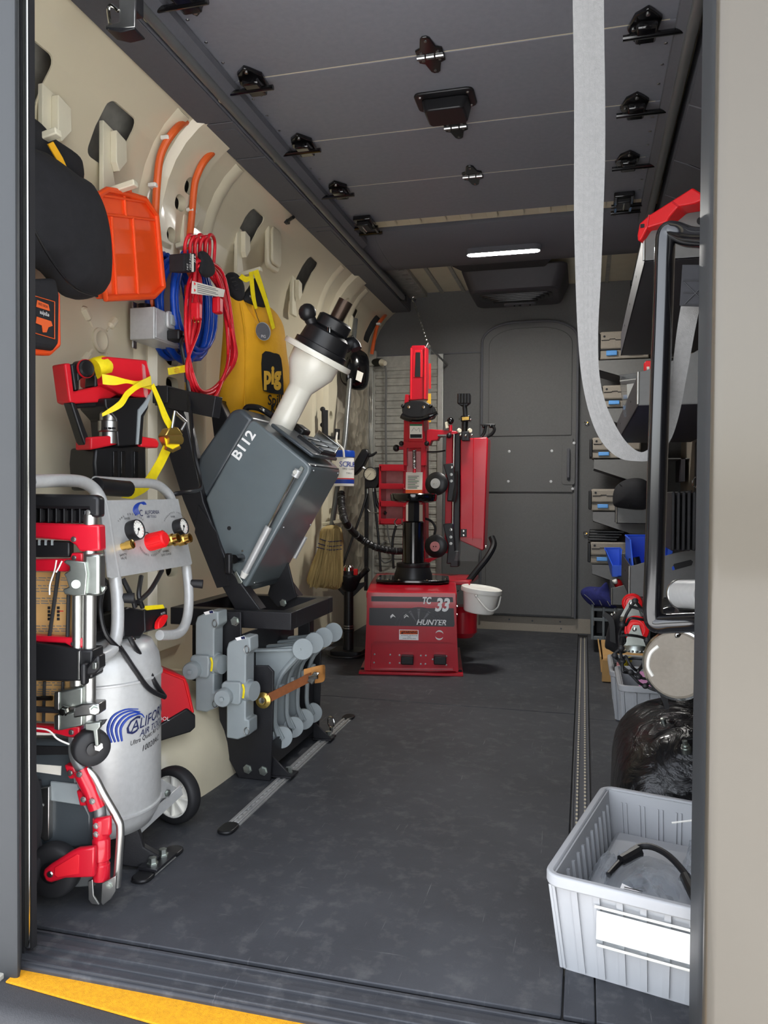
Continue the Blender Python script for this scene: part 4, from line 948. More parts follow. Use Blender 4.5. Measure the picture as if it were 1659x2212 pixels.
MB().cyl(px(660, 1160, Y=YC+DEP+0.01), px(636, 1205, Y=YC+DEP+0.01), 0.007).build('gas_strut', 'silver_paint', bl)

# ================================================================== wheel clamps on the front plate
def clamp():
    t = thing('wheel_clamp', 'grey cast wheel clamp with yellow-banded knob, nearer of the two on the stand', 'clamp', px(512, 1598, Y=1.87), 'grey wheel clamps on the stand')
    y = 1.86
    o_ = [(489, 1402), (493, 1388), (522, 1375), (540, 1377), (541, 1406), (531, 1416), (530, 1554), (538, 1556), (538, 1588), (513, 1598), (489, 1594)]
    MB().prism(pxs(o_, Y=y), (0, 0.055, 0)).build('frame', 'grey_enamel', t, bev=0.004, seg=3)
    MB().prism(pxs([(477, 1480), (482, 1473), (517, 1474), (520, 1480), (519, 1519), (514, 1524), (480, 1519)], Y=y-0.012), (0, 0.085, 0)).build('slider', 'grey_enamel', t, bev=0.004, seg=3)
    c = px(486, 1504, Y=y-0.012)
    MB().lathe([(0.0235, 0), (0.0235, 0.022), (0.021, 0.026), (0.002, 0.026)], c, (0.15, -1, 0), 28).build('knob', 'grey_enamel', t)
    MB().cyl(c+V((0.004, -0.025, 0)), c+V((0.006, -0.034, 0)), 0.0055, n=10).build('stud', 'grey_enamel', t)
    MB().prism(pxs([(508, 1378), (528, 1373), (531, 1380), (512, 1384)], Y=y-0.001), (0, -0.0006, 0)).build('top_label', 'white_label', t)
    MB().prism(pxs([(520, 1376), (528, 1374), (530, 1380), (522, 1381)], Y=y-0.002), (0, -0.0006, 0)).build('label_print', 'print_navy', t)
    c2 = px(537, 1484, Y=y+0.02)
    MB().lathe([(0.03, 0), (0.03, 0.012), (0.026, 0.014), (0.026, 0.03)], px(530, 1490, Y=y+0.02), (1, -0.2, 0), 28).build('disc', 'grey_enamel', t)
    for v in (1403, 1580): MB().tube([px(533, v, Y=y-0.004)+V((0.007*math.cos(i*math.pi/5), -0.001, 0.010*math.sin(i*math.pi/5))) for i in range(10)], 0.0012, 6, closed=True).build('pull_ring', 'steel', t)
    MB().tube(spline(pxs([(524, 1478), (527, 1490), (525, 1508)], Y=y-0.01), 4), 0.003, 6).build('band', 'yellow_web', t)
    return t
cl1 = clamp()
d = px(444, 1460, Y=1.875)-px(512, 1518, Y=1.86)
copytree(cl1, d, None, 'grey cast wheel clamp further back, level with the tilted arm')
# ================================================================== four grey adapter arms in the rack
tops = [(653, 1402), (677, 1389), (698, 1377), (719, 1366)]
bots = [(605, 1595), (630, 1573), (653, 1556), (672, 1542)]
lefts = [(536, 1404), (552, 1396), (566, 1388), (580, 1381)]
names = ['nearest of the four grey flared adapter arms in the stand', 'second of the four grey flared adapter arms from the rear of the van', 'third of the four grey flared adapter arms from the rear of the van', 'furthest of the four grey flared adapter arms in the stand']
for i in range(4):
    y = 2.03+0.085*i
    T, B_, L_ = px(*tops[i], Y=y), px(*bots[i], Y=y), px(*lefts[i], Y=y)
    a = thing('adapter_arm', names[i], 'adapter arm', (B_.x, y, max(B_.z-0.03, 0.036)), 'grey adapter arms in the stand')
    bx_ = B_.x-0.03
    MB().prism([L_+V((0.02, 0, 0)), T+V((0, 0, 0.012)), T+V((-0.012, 0, -0.03)), T.lerp(B_, 0.35)+V((-0.045, 0, 0)), T.lerp(B_, 0.8)+V((-0.03, 0, 0)), B_+V((0.012, 0, 0)), B_+V((-0.01, 0, -0.018)), V((bx_-0.02, y, B_.z-0.005)), V((bx_-0.075, y, L_.z-0.16)), L_+V((0.02, 0, -0.05))], (0, 0.008, 0)).build('web_plate', 'grey_enamel', a, bev=0.002)
    MB().bar(L_+V((0.02, 0.0, 0)), T, 0.022, 0.008).build('top_flange', 'grey_enamel', a, bev=0.002)
    MB().tube(spline([T+V((-0.014, -0.004, -0.02)), T.lerp(B_, 0.35)+V((-0.045, -0.004, 0)), T.lerp(B_, 0.8)+V((-0.028, -0.004, 0)), B_+V((0.0, -0.004, 0.0))], 5), 0.007, 8).build('edge_flange', 'grey_enamel', a)
    MB().lathe([(0.030, 0), (0.030, 0.007)], T, (0.55, -0.8, 0.15), 28).build('contact_disc', 'grey_enamel', a, bev=0.001, seg=1)
    MB().lathe([(0.031, -0.012), (0.031, 0.006)], B_+V((0, 0.012, 0.0)), (0.45, -0.85, 0.1), 28).build('contact_disc', 'grey_enamel', a, bev=0.001, seg=1)
    MB().box(T.lerp(B_, 0.45)+V((-0.03, -0.008, 0)), (0.012, 0.02, 0.03)).build('stop_block', 'grey_enamel', a, bev=0.003)
# brown strap holding the arms
bs = thing('tie_strap', 'brown tie-down strap with buckle across the grey arms', 'strap', px(600, 1515, Y=1.93))
A, B_ = px(576, 1510, Y=1.925), px(672, 1462, Y=2.02)
def band(P, w, m, nm, par): return MB().ribbon([p+Z_*w/2 for p in P], [p-Z_*w/2 for p in P], 0.003).build(nm, m, par)
band([A, A.lerp(B_, 0.3), A.lerp(B_, 0.7), B_], 0.026, 'brown_web', 'strap_web', bs)
band(spline([B_+V((-0.02, -0.004, 0.008)), px(692, 1447, Y=2.03), px(701, 1448, Y=2.06), px(698, 1462, Y=2.05), px(680, 1466, Y=2.03)], 5), 0.026, 'tan_web', 'strap_tail', bs)
MB().lathe([(0.022, 0), (0.022, 0.006), (0.012, 0.01), (0.010, 0.016), (0.002, 0.017)], px(570, 1512, Y=1.932), (0, -1, 0), 20).build('anchor_washer', 'gold_zinc', bs)
MB().lathe([(0.009, 0), (0.009, 0.006), (0.002, 0.007)], px(567, 1512, Y=1.916), (0, -1, 0), 6).build('anchor_bolt', 'chrome', bs)
MB().prism(pxs([(664, 1470), (680, 1450), (692, 1452), (676, 1478)], Y=2.01), (0, -0.008, 0)).build('cam_buckle', 'chrome', bs, bev=0.002)
MB().cyl(px(668, 1464, Y=2.0), px(686, 1462, Y=2.0), 0.006).build('cam_bar', 'chrome', bs)

# ================================================================== floor tracks
def ltrack(x, y0, y1, label, w=0.034):
    t = thing('floor_track', label, 'floor track', (x, (y0+y1)/2, 0), 'aluminium tie-down tracks in the floor')
    MB().span((x-w/2, y0, 0.0003), (x+w/2, y1, 0.003)).build('base_strip', 'track_alu', t)
    for s_ in (-1, 1): MB().span((x+s_*(w/2-0.009)-0.004, y0, 0.003), (x+s_*(w/2-0.009)+0.004, y1, 0.0075)).build('lip', 'track_alu', t, bev=0.001, seg=1)
    n = int((y1-y0)/0.0254)
    if n > 120: n = 120
    for k in range(n):
        y = y0+0.015+(y1-y0-0.03)*k/n
        MB().lathe([(0.0075, 0), (0.0075, 0.0012)], (x, y, 0.003), (0, 0, 1), 10).build('keyhole', 'silver_paint', t) if w < 0.03 or True else None
    return t
t1 = ltrack(-0.798, 1.66, 2.56, 'floor track beside the balancer stand')
for y in (1.63, 2.575): MB().prism([V((-0.798+a, y+b, 0.0003)) for a, b in rrect(0.04, 0.06, 0.018)], (0, 0, 0.008)).build('end_cap', 'black_plastic', t1, bev=0.003)
t2 = ltrack(-0.862, 1.385, 1.475, 'short floor track in front of the air compressor')
for y in (1.375, 1.49): MB().prism([V((-0.862+a, y+b, 0.0003)) for a, b in rrect(0.04, 0.05, 0.018)], (0, 0, 0.008)).build('end_cap', 'black_plastic', t2, bev=0.003)
def rtrack():
    x = 0.0; t = thing('floor_track', 'long floor track running the length of the van to the bulkhead', 'floor track', (x, 3.0, -0.006), 'aluminium tie-down tracks in the floor')
    MB().span((x-0.022, 1.53, -0.0075), (x+0.022, 4.45, -0.005)).build('base_strip', 'trim_grey', t)
    for s_ in (-1, 1):
        MB().span((x+s_*0.0205-0.0015, 1.53, -0.005), (x+s_*0.0205+0.0015, 4.45, 0.001)).build('edge_flange', 'trim_grey', t)
        MB().span((x+s_*0.010-0.003, 1.53, -0.005), (x+s_*0.010+0.003, 4.45, 0.0)).build('lip', 'wheel_decal', t, bev=0.001, seg=1)
    b = MB(); k = 0; y = 1.56
    while y < 4.43:
        for s_ in (-1, 1): b.box((x+s_*0.010, y, 0.0004), (0.005, 0.010, 0.0012))
        y += 0.0254
    o = b.build('perforations', 'cream_plain', t); o['kind'] = 'stuff'
    return t
rtrack()
rb = thing('ring_bolt', 'chrome ring bolt standing in the floor track', 'ring bolt', px(715, 1590, X=-0.798))
c = px(715, 1590, X=-0.798)
MB().box(c+V((0, 0, 0.0)), (0.03, 0.03, 0.012)).build('base_block', 'chrome', rb, bev=0.003)
MB().cyl(c, c+V((0, 0, 0.03)), 0.006).build('stud', 'chrome', rb)
MB().tube([c+V((0.014*math.cos(i*math.pi/8), -0.01*math.cos(i*math.pi/8), 0.046+0.018*math.sin(i*math.pi/8))) for i in range(16)], 0.0028, 8, closed=True).build('ring', 'chrome', rb)
# black bracket bolted to the short track
bb = thing('floor_bracket', 'black bent steel bracket bolted to the short floor track', 'bracket', (-0.90, 1.42, 0.008))
PB = Plane((-0.90, 1.40, 0), (0.5, -0.85, 0))
MB().prism(PB.ps([(270, 1780), (288, 1774), (302, 1800), (310, 1830), (345, 1850), (330, 1880), (262, 1870)]), (-0.01, 0.02, 0)).build('plate', 'black_steel', bb, bev=0.003)
MB().span((-0.885, 1.39, 0.008), (-0.84, 1.47, 0.014)).build('foot', 'black_steel', bb, bev=0.001, seg=1)
for y in (1.41, 1.45): bolt((-0.862, y, 0.014), (0, 0, 1), 0.009, 'zinc', bb, 'bolt', 0.014)
# ================================================================== air compressor
CC = V((-1.005, 1.425, 0))
ac = thing('air_compressor', 'silver upright air compressor with control panel and white-hubbed wheel', 'air compressor', (CC.x, CC.y, 0))
RT_ = 0.132
zt = 0.485
MB().lathe([(0.02, 0.07), (0.08, 0.072), (0.115, 0.085), (0.129, 0.11), (RT_, 0.14), (RT_, zt-0.075), (0.128, zt-0.045), (0.112, zt-0.015), (0.07, zt), (0.02, zt+0.004)], CC, Z_, 48).build('tank', 'silver_paint', ac, ang=50)
for z in (0.128, zt-0.085): MB().lathe([(RT_-0.002, z-0.004), (RT_+0.0035, z-0.002), (RT_+0.0035, z+0.002), (RT_-0.002, z+0.004)], CC, Z_, 64, closed=True).build('weld_bead', 'silver_paint', ac)
MB().lathe([(RT_-0.001, 0.245), (RT_+0.003, 0.245), (RT_+0.003, 0.268), (RT_-0.001, 0.268)], CC+V((0, 0, 0.0)), V((-0.06, -0.02, 1)), 64, closed=True).build('steel_band', 'steel', ac)
def cylp(ang, z, r=RT_+0.001): return V((CC.x+r*math.cos(ang), CC.y+r*math.sin(ang), z))
def text_cyl(name, s, ang0, z, h, m, parent, slope=0.0, sx=1.0, shear=0.0, r=RT_+0.0014):
    cu = bpy.data.curves.new(name, 'FONT'); cu.body = s; cu.size = h/0.72; cu.align_x = 'LEFT'; cu.align_y = 'CENTER'; cu.resolution_u = 2; cu.shear = shear
    ob_ = bpy.data.objects.new(name, cu); COL.objects.link(ob_); bpy.context.view_layer.update()
    me0 = bpy.data.meshes.new_from_object(ob_); bpy.data.objects.remove(ob_)
    b = MB(); b.add([cylp(ang0+v.co.x*sx/r, z+v.co.y+slope*v.co.x, r) for v in me0.vertices], [list(p.vertices) for p in me0.polygons])
    bpy.data.meshes.remove(me0); return b.build(name, m, parent, smooth=False, recalc=False)
# angle on the tank that faces pixel column u
def tank_ang(u):
    best = None
    for i in range(-180, 180):
        a_ = math.radians(i); p = cylp(a_, 0.3); d_ = p-CAM
        if d_.dot(V((math.cos(a_), math.sin(a_), 0))) > 0: continue
        uu = CX+FOC*d_.dot(RT)/d_.dot(FW)
        if best is None or abs(uu-u) < best[0]: best = (abs(uu-u), a_)
    return best[1]
def tank_z(u, v):
    a_ = tank_ang(u); p = cylp(a_, 0.3); return px(u, v, Y=p.y).z
a0 = tank_ang(262)
lgo = MB()
for k in range(4):
    us = [(240+8*k, 1604-1*k), (232+10*k, 1576-1*k), (244+11*k, 1548+1*k), (270+11*k, 1533+3*k), (300+4*k, 1532+6*k)]
    P_ = spline([cylp(tank_ang(u), tank_z(u, v), RT_+0.0002) for u, v in us], 5)
    lgo.tube(P_, [0.0031*(1-0.85*abs(i/len(P_)-0.3)*1.3) for i in range(len(P_))], 6)
lgo.build('logo_swoosh', 'print_blue', ac)
text_cyl('logo_lettering', 'C', tank_ang(266), tank_z(266, 1577), 0.034, 'print_navy', ac, 0.1, shear=0.3)
text_cyl('logo_lettering', 'ALIFORNIA', tank_ang(283), tank_z(283, 1572), 0.022, 'print_navy', ac, 0.1, sx=0.95, shear=0.2)
text_cyl('logo_lettering', 'AIR TOOLS', tank_ang(302), tank_z(302, 1586), 0.013, 'print_navy', ac, 0.1, shear=0.3)
text_cyl('logo_lettering', 'Ultra Quiet Air Compressor', tank_ang(281), tank_z(285, 1606), 0.010, 'print_black', ac, 0.1, sx=0.9, shear=0.2)
text_cyl('logo_lettering', '10020AC', tank_ang(306), tank_z(306, 1619), 0.012, 'print_black', ac, 0.1, shear=0.2)
# base bars and wheel
WH = V((-0.935, 1.628, 0.070))
wax = V((-0.17, -0.985, 0)).normalized()
w_ = MB().lathe([(0.050, -0.016), (0.060, -0.018), (0.066, -0.012), (0.068, 0), (0.066, 0.012), (0.060, 0.018), (0.050, 0.016)], WH, wax, 40, closed=True).build('tyre', 'tyre', ac, ang=60)
hb_ = MB().lathe([(0.012, -0.010), (0.047, -0.010), (0.051, -0.014), (0.051, 0.014), (0.047, 0.014), (0.045, 0.006), (0.014, 0.006), (0.014, 0.014), (0.001, 0.014)], WH, wax, 40).build('wheel_hub', 'white_plastic', ac)
s1 = wax.orthogonal().normalized(); s2 = wax.cross(s1)
for k in range(8):
    d_ = s1*math.cos(k*math.pi/4)+s2*math.sin(k*math.pi/4); MB().bar(WH+wax*0.008+d_*0.012, WH+wax*0.008+d_*0.047, 0.004, 0.010, wax).build('spoke', 'white_plastic', hb_)
PBm = Plane(WH, wax)
a_, b_ = V((-0.955, 1.40, 0.045)), V((-0.915, 1.60, 0.085))
a_ = px(300, 1790, X=-0.915); b_ = px(392, 1706, X=-0.885)
MB().bar(a_, b_, 0.004, 0.026).build('axle_bar', 'silver_paint', ac, bev=0.001, seg=1)
MB().bar(px(300, 1755, X=-0.935), px(352, 1712, X=-0.915), 0.03, 0.03).build('axle_bracket', 'silver_paint', ac, bev=0.002)
MB().prism(pxs([(342, 1678), (385, 1703), (395, 1702), (372, 1722), (342, 1726)], X=-0.892), (-0.004, 0, 0)).build('axle_plate', 'silver_paint', ac, bev=0.001, seg=1)
bolt(px(362, 1713, X=-0.888), (1, -0.4, 0), 0.006, 'zinc', ac, 'axle_nut')
MB().cyl(V((-1.03, 1.36, 0.0)), V((-1.03, 1.36, 0.08)), 0.014).build('rubber_foot', 'rubber', ac)
# control panel
TL, TR, BL = px(222, 1080, X=-0.965), px(385, 1078, X=-0.965), px(237, 1248, X=-0.925)
PN = Plane(TL, (TR-TL).cross(BL-TL)*-1)
if PN.N.x < 0: PN.N = -PN.N
pu = (TR-TL).normalized(); pv = PN.N.cross(pu).normalized()
MB().prism(PN.ps([(218, 1081), (385, 1078), (415, 1216), (413, 1220), (240, 1249), (234, 1246)]), -PN.N*0.003).build('control_panel', 'silver_paint', ac)
def gauge(u, v, r, name):
    c_ = PN.p(u, v)
    g = MB().lathe([(r*0.96, 0), (r, 0.004), (r, 0.020), (r*0.93, 0.023), (r*0.88, 0.019), (0.0001, 0.019)], c_, PN.N, 32).build(name, 'black_plastic', ac)
    MB().lathe([(r*0.87, 0.0195), (r*0.87, 0.0200), (0.0001, 0.0200)], c_, PN.N, 32).build('dial', 'glass_dial', g)
    for k in range(11):
        t = math.radians(225-27*k); d_ = pu*math.cos(t)+pv*math.sin(t)
        MB().bar(c_+PN.N*0.0203+d_*r*0.62, c_+PN.N*0.0203+d_*r*0.80, 0.0008, 0.0004, PN.N).build('tick', 'print_black' if k < 8 else 'print_red', g)
    d_ = pu*math.cos(math.radians(235))+pv*math.sin(math.radians(235))
    MB().bar(c_+PN.N*0.0207-d_*r*0.2, c_+PN.N*0.0207+d_*r*0.7, 0.0012, 0.0006, PN.N).build('needle', 'print_black', g)
    MB().lathe([(0.003, 0.02), (0.003, 0.0215)], c_, PN.N, 10).build('pivot', 'print_black', g)
gauge(282, 1148, 0.0225, 'tank_gauge'); gauge(381, 1141, 0.0205, 'regulated_gauge')
kc = PN.p(322, 1172)
kb = MB().lathe([(0.019, 0), (0.019, 0.022), (0.017, 0.040), (0.014, 0.043), (0.0001, 0.043)], kc, PN.N, 28).build('regulator_knob', 'bright_red', ac)
for k in range(14):
    t = k*math.pi/7; d_ = pu*math.cos(t)+pv*math.sin(t); MB().bar(kc+PN.N*0.004+d_*0.0185, kc+PN.N*0.038+d_*0.0175, 0.003, 0.003, d_).build('knob_flute', 'bright_red', kb)
for u in (352, 378):
    MB().lathe([(0.010, 0), (0.010, 0.012), (0.0135, 0.014), (0.0135, 0.030), (0.011, 0.033), (0.011, 0.044), (0.007, 0.044), (0.006, 0.03), (0.0001, 0.03)], PN.p(u-2, 1171), PN.N, 20).build('quick_coupler', 'brass', ac)
MB().lathe([(0.008, 0), (0.008, 0.012), (0.010, 0.012), (0.010, 0.026), (0.006, 0.028), (0.0001, 0.028)], PN.p(264, 1181), PN.N, 8).build('safety_valve', 'brass', ac)
bolt(PN.p(351, 1152), PN.N, 0.006, 'chrome', ac, 'panel_bolt')
def ptext(s_, u, v, h, m='print_black', sx=1.0, sh=0, rot=0):
    ca, sa = math.cos(rot), math.sin(rot)
    return text('panel_lettering', s_, PN.p(u, v, 0.0005), pu*ca+pv*sa, pv*ca-pu*sa, h, m, ac, shear=sh, sx=sx)
sw = MB()
for k in range(4):
    P_ = spline(PN.ps([(294+2.5*k, 1113-1.0*k), (288+3*k, 1103-1.5*k), (292+3*k, 1092-1.2*k), (302+3*k, 1086-0.5*k), (310+2*k, 1090)], 0.0006), 4)
    sw.tube(P_, [0.0016*(1-0.7*abs(i/len(P_)-0.35)) for i in range(len(P_))], 6)
sw.build('panel_logo', 'print_blue', ac)
ptext('C', 304, 1109, 0.015, 'print_navy', sh=0.2); ptext('ALIFORNIA', 328, 1107, 0.0095, 'print_navy', 0.92, 0.2); ptext('AIR TOOLS', 327, 1116, 0.006, 'print_navy', 0.95, 0.3)
for i, ch_ in enumerate('TANK PRESSURE'):
    t = math.radians(150-9.5*i); ptext(ch_, 283+31*math.cos(t), 1141-30*math.sin(t), 0.0046, rot=t-math.pi/2)
ptext('GAUGE', 274, 1120, 0.0046)
for i, ch_ in enumerate('REGULATED PRESSURE'):
    t = math.radians(160-8*i); ptext(ch_, 378+24*math.cos(t), 1134-27*math.sin(t), 0.004, rot=t-math.pi/2)
ptext('GAUGE', 373, 1116, 0.0042)
ptext('SAFETY', 266, 1199, 0.0055); ptext('VALVE', 267, 1206, 0.0055)
ptext('UNIVERSAL', 358, 1191, 0.0048, sx=0.85); ptext('QUICK COUPLER', 359, 1198, 0.0048, sx=0.85)
for i, ch_ in enumerate('PRESSURE REGULATOR'):
    t = math.radians(205+7.6*i); ptext(ch_, 326+26*math.cos(t), 1170-30*math.sin(t), 0.0048, rot=t+math.pi/2)
MB().tube(spline(PN.ps([(303, 1165), (308, 1153), (318, 1150), (326, 1158)], 0.0006), 4), 0.001, 6).build('panel_arrow', 'print_black', ac)
# tube frame
def tubep(pts, off, r, name, m): return MB().tube(spline([PN.p(a, b, off) for a, b in pts], 7), r, 14).build(name, m, ac, ang=80)
tubep([(66, 1040), (140, 1038), (180, 1042), (206, 1060), (222, 1095), (236, 1180), (249, 1255), (254, 1310), (252, 1370), (240, 1405), (212, 1422)], -0.012, 0.0128, 'tube_frame', 'silver_paint')
tubep([(206, 1040), (275, 1043), (330, 1045), (355, 1058), (372, 1084), (390, 1150), (403, 1230), (408, 1290), (403, 1340), (385, 1368), (345, 1372)], -0.016, 0.0115, 'tube_frame', 'silver_paint')
tubep([(208, 1050), (245, 1054), (276, 1056)], -0.014, 0.0185, 'grip', 'black_plastic')
for a, b in (((258, 1292), (290, 1292)), ((412, 1260), (438, 1262))): MB().cyl(PN.p(*a, -0.01), PN.p(*b, 0.015), 0.0095, 0.011, 16).build('peg', 'rubber', ac)
# pressure switch and hoses
MB().prism(PN.ps([(266, 1316), (276, 1310), (312, 1316), (314, 1364), (304, 1378), (268, 1376)], -0.02), -PN.N*0.06).build('pressure_switch', 'black_plastic', ac, bev=0.004)
MB().prism(PN.ps([(312, 1316), (362, 1312), (362, 1352), (314, 1366)], -0.022), -PN.N*0.05).build('switch_face', 'black_plastic', ac, bev=0.003)
MB().prism(PN.ps([(310, 1309), (352, 1306), (356, 1314), (318, 1318)], -0.021), -PN.N*0.003).build('switch_label', 'yellow_web', ac)
MB().prism(spline(PN.ps([(334, 1344), (345, 1330), (354, 1333), (346, 1352), (334, 1360)], -0.02), 3, True), PN.N*0.012).build('switch_lever', 'bright_red', ac, bev=0.002)
text('switch_lettering', 'AUTO', PN.p(352, 1325, -0.0205), pu, pv, 0.005, 'print_white', ac); text('switch_lettering', 'OFF', PN.p(354, 1346, -0.0205), pu, pv, 0.005, 'print_white', ac)
for pts in ([(280, 1376), (290, 1395), (312, 1430), (335, 1475), (356, 1505)], [(256, 1395), (268, 1412), (292, 1448), (322, 1488), (356, 1506)], [(305, 1245), (300, 1285), (308, 1312)], [(265, 1250), (285, 1290), (292, 1312)], [(350, 1232), (325, 1275), (298, 1300)], [(225, 1260), (216, 1310), (228, 1370), (262, 1405)]):
    MB().tube(spline([PN.p(a, b, -0.012+0.01*random.random()) for a, b in pts], 6), 0.0052, 8).build('hose', 'black_plastic', ac)
for a, b in ((296, 1298), (286, 1380)): MB().cyl(PN.p(a, b, -0.03), PN.p(a, b+8, -0.03), 0.008).build('fitting', 'chrome', ac)
MB().lathe([(0.05, 0), (0.05, 0.10), (0.03, 0.12), (0.001, 0.12)], V((-1.06, 1.47, zt)), Z_, 24).build('motor', 'black_plastic', ac)
MB().box((-1.05, 1.42, zt+0.01), (0.20, 0.16, 0.02)).build('motor_plate', 'black_plastic', ac, bev=0.003)

# red and black battery tool behind the tank
PK = Plane((-1.0, 1.70, 0.3), (0.75, -0.65, 0))
bt = thing('tool_case', 'red and black angular tool case wedged behind the compressor tank', 'tool case', PK.p(380, 1598))
MB().prism(PK.ps([(300, 1440), (345, 1441), (400, 1462), (408, 1480), (421, 1540), (395, 1548), (352, 1592), (300, 1592)]), -PK.N*0.09).build('shell', 'red_plastic', bt, bev=0.004)
MB().prism(PK.ps([(300, 1592), (354, 1560), (405, 1530), (423, 1545), (423, 1572), (412, 1582), (346, 1602), (300, 1602)], 0.006), -PK.N*0.1).build('base', 'black_plastic', bt, bev=0.004)
MB().tube(PK.ps([(349, 1448), (398, 1468), (416, 1538)], 0.001), 0.003, 8).build('edge_bead', 'bright_red', bt)
text('case_lettering', 'TOOL', PK.p(350, 1553, 0.008), (PK.p(360, 1550)-PK.p(340, 1550)), Z_, 0.010, 'print_white', bt)

# ================================================================== folding hand truck by the rear frame
PH = Plane((-0.90, 1.25, 0.5), (0.2, -1, 0))
ht = thing('hand_truck', 'folded red and aluminium hand truck standing by the rear frame', 'hand truck', (-0.93, 1.26, 0))
hn_ = PH.N
def hp(name, pts, d, m, off=0.0, bev=0.003, parent=None): return MB().prism(PH.ps(pts, off), -hn_*d).build(name, m, parent or ht, bev=bev)
def htube(name, pts, r, m, off=0.0, sm=True, n=16): return MB().tube(spline(PH.ps(pts, off), 6) if sm else PH.ps(pts, off), r, n).build(name, m, ht, ang=80)
htube('post', [(196, 1112), (193, 1300), (192, 1562)], 0.0128, 'alu')
htube('post', [(167, 1230), (167, 1480)], 0.0095, 'alu', 0.005, False)
htube('post', [(60, 1112), (60, 1562)], 0.0128, 'alu', 0, False)
hp('top_handle', [(40, 1066), (200, 1069), (214, 1074), (214, 1118), (192, 1118), (188, 1100), (40, 1098)], 0.03, 'black_plastic', 0.012, 0.006)
bolt(PH.p(190, 1107, 0.013), hn_, 0.004, 'steel', ht, 'screw')
hp('ribbed_panel', [(40, 1096), (186, 1100), (186, 1130), (40, 1130)], 0.02, 'black_gloss', 0.0)
for k in range(7): hp('panel_rib', [(68+17*k, 1098), (71+17*k, 1098), (71+17*k, 1130), (68+17*k, 1130)], 0.01, 'black_plastic', 0.008, 0.001)
hp('upper_bracket', [(40, 1128), (160, 1132), (214, 1134), (216, 1190), (172, 1192), (162, 1178), (148, 1168), (40, 1160)], 0.03, 'red_paint', 0.014, 0.004)
bolt(PH.p(159, 1165, 0.0145), hn_, 0.004, 'steel', ht, 'screw')
hp('spacer_panel', [(40, 1165), (150, 1170), (150, 1204), (40, 1204)], 0.02, 'black_plastic', 0.004)
for k in range(4): hp('panel_slot', [(68+14*k, 1166), (72+14*k, 1166), (72+14*k, 1178), (68+14*k, 1178)], 0.004, 'grey_enamel', 0.006, 0)
hp('middle_bracket', [(40, 1208), (150, 1207), (154, 1194), (178, 1194), (178, 1222), (148, 1235), (40, 1234)], 0.02, 'red_paint', 0.008, 0.003)
card = hp('instruction_card', [(40, 1236), (156, 1236), (156, 1374), (40, 1374)], 0.003, 'cardboard', -0.012, 0)
pr_ = MB()
for v, n_l in ((1247, 1), (1252, 1), (1264, 2), (1270, 2), (1276, 2), (1291, 3), (1297, 3), (1302, 3), (1351, 2), (1357, 2), (1362, 2)):
    u = 68
    while u < 148:
        l = random.uniform(6, 20); pr_.prism(PH.ps([(u, v), (min(u+l, 150), v+0.6), (min(u+l, 150), v+2.6), (u, v+2)], -0.0118), hn_*0.0003); u += l+3
pr_.build('card_print', 'print_grey', ht, smooth=False)
for u in (74, 106, 126):
    b_ = MB()
    for q in (1310, 1318, 1326, 1334): b_.prism(PH.ps([(u-3, q), (u+3, q), (u+3, q+6), (u-3, q+6)], -0.0118), hn_*0.0004)
    b_.build('card_pictogram', 'print_black', ht, smooth=False)
hp('card_arrow', [(124, 1319), (137, 1319), (137, 1321), (124, 1321)], -0.0004, 'print_red', -0.0118, 0)
hp('lower_bracket', [(40, 1370), (158, 1378), (178, 1378), (178, 1400), (160, 1402), (140, 1390), (40, 1386)], 0.02, 'red_paint', 0.01, 0.003)
for u, v, o in ((158, 1391, 0.0105), (160, 1205, 0.0085)): bolt(PH.p(u, v, o), hn_, 0.0035, 'steel', ht, 'screw')
for u0, v0, u1, v1 in ((130, 1210, 106, 1380), (148, 1285, 146, 1375)): MB().tube(PH.ps([(u0, v0), (u1, v1)], 0.004), 0.0035, 8).build('bungee', 'rubber', ht)
htube('cable_tie', [(122, 1210), (118, 1232), (108, 1262), (107, 1285)], 0.0016, 'white_plastic', 0.008, n=6)
htube('cable_tie', [(134, 1212), (126, 1228), (121, 1236)], 0.0016, 'white_plastic', 0.012, n=6)
# zinc latch, upper
hp('latch_sleeve', [(180, 1196), (215, 1196), (215, 1288), (180, 1288)], 0.03, 'zinc', 0.016, 0.006)
lt = hp('latch_plate', [(136, 1214), (143, 1209), (184, 1214), (188, 1240), (184, 1286), (160, 1288), (139, 1284), (135, 1274), (148, 1268), (142, 1248), (137, 1240), (150, 1232), (150, 1224)], 0.008, 'zinc', 0.022, 0.002)
MB().cyl(PH.p(164, 1262, 0.022), PH.p(164, 1262, 0.026), 0.008).build('latch_cam', 'zinc', lt)
hp('latch_tab', [(215, 1270), (226, 1266), (228, 1272), (220, 1282), (215, 1284)], 0.01, 'zinc', 0.005, 0.002)
# black bin and knob
hp('black_tray', [(40, 1384), (130, 1396), (172, 1404), (200, 1404), (200, 1466), (170, 1472), (40, 1470)], 0.05, 'black_plastic', 0.02, 0.004)
hp('tray_clip', [(167, 1408), (172, 1406), (172, 1468), (167, 1470)], 0.01, 'steel', 0.024, 0.001)
kn = hp('clamp_knob', [(170, 1434), (184, 1434), (184, 1482), (172, 1480)], 0.02, 'black_plastic', 0.04, 0.004)
hp('clamp_lever', [(184, 1444), (204, 1418), (214, 1416), (215, 1444), (206, 1456), (184, 1462)], 0.03, 'black_plastic', 0.03, 0.004)
MB().box(PH.p(206, 1438, 0.034), (0.008, 0.008, 0.012)).build('lever_nut', 'zinc', ht, bev=0.001, seg=1)
card2 = hp('instruction_card', [(40, 1470), (150, 1472), (150, 1560), (40, 1556)], 0.003, 'cardboard', -0.012, 0)
pr_ = MB()
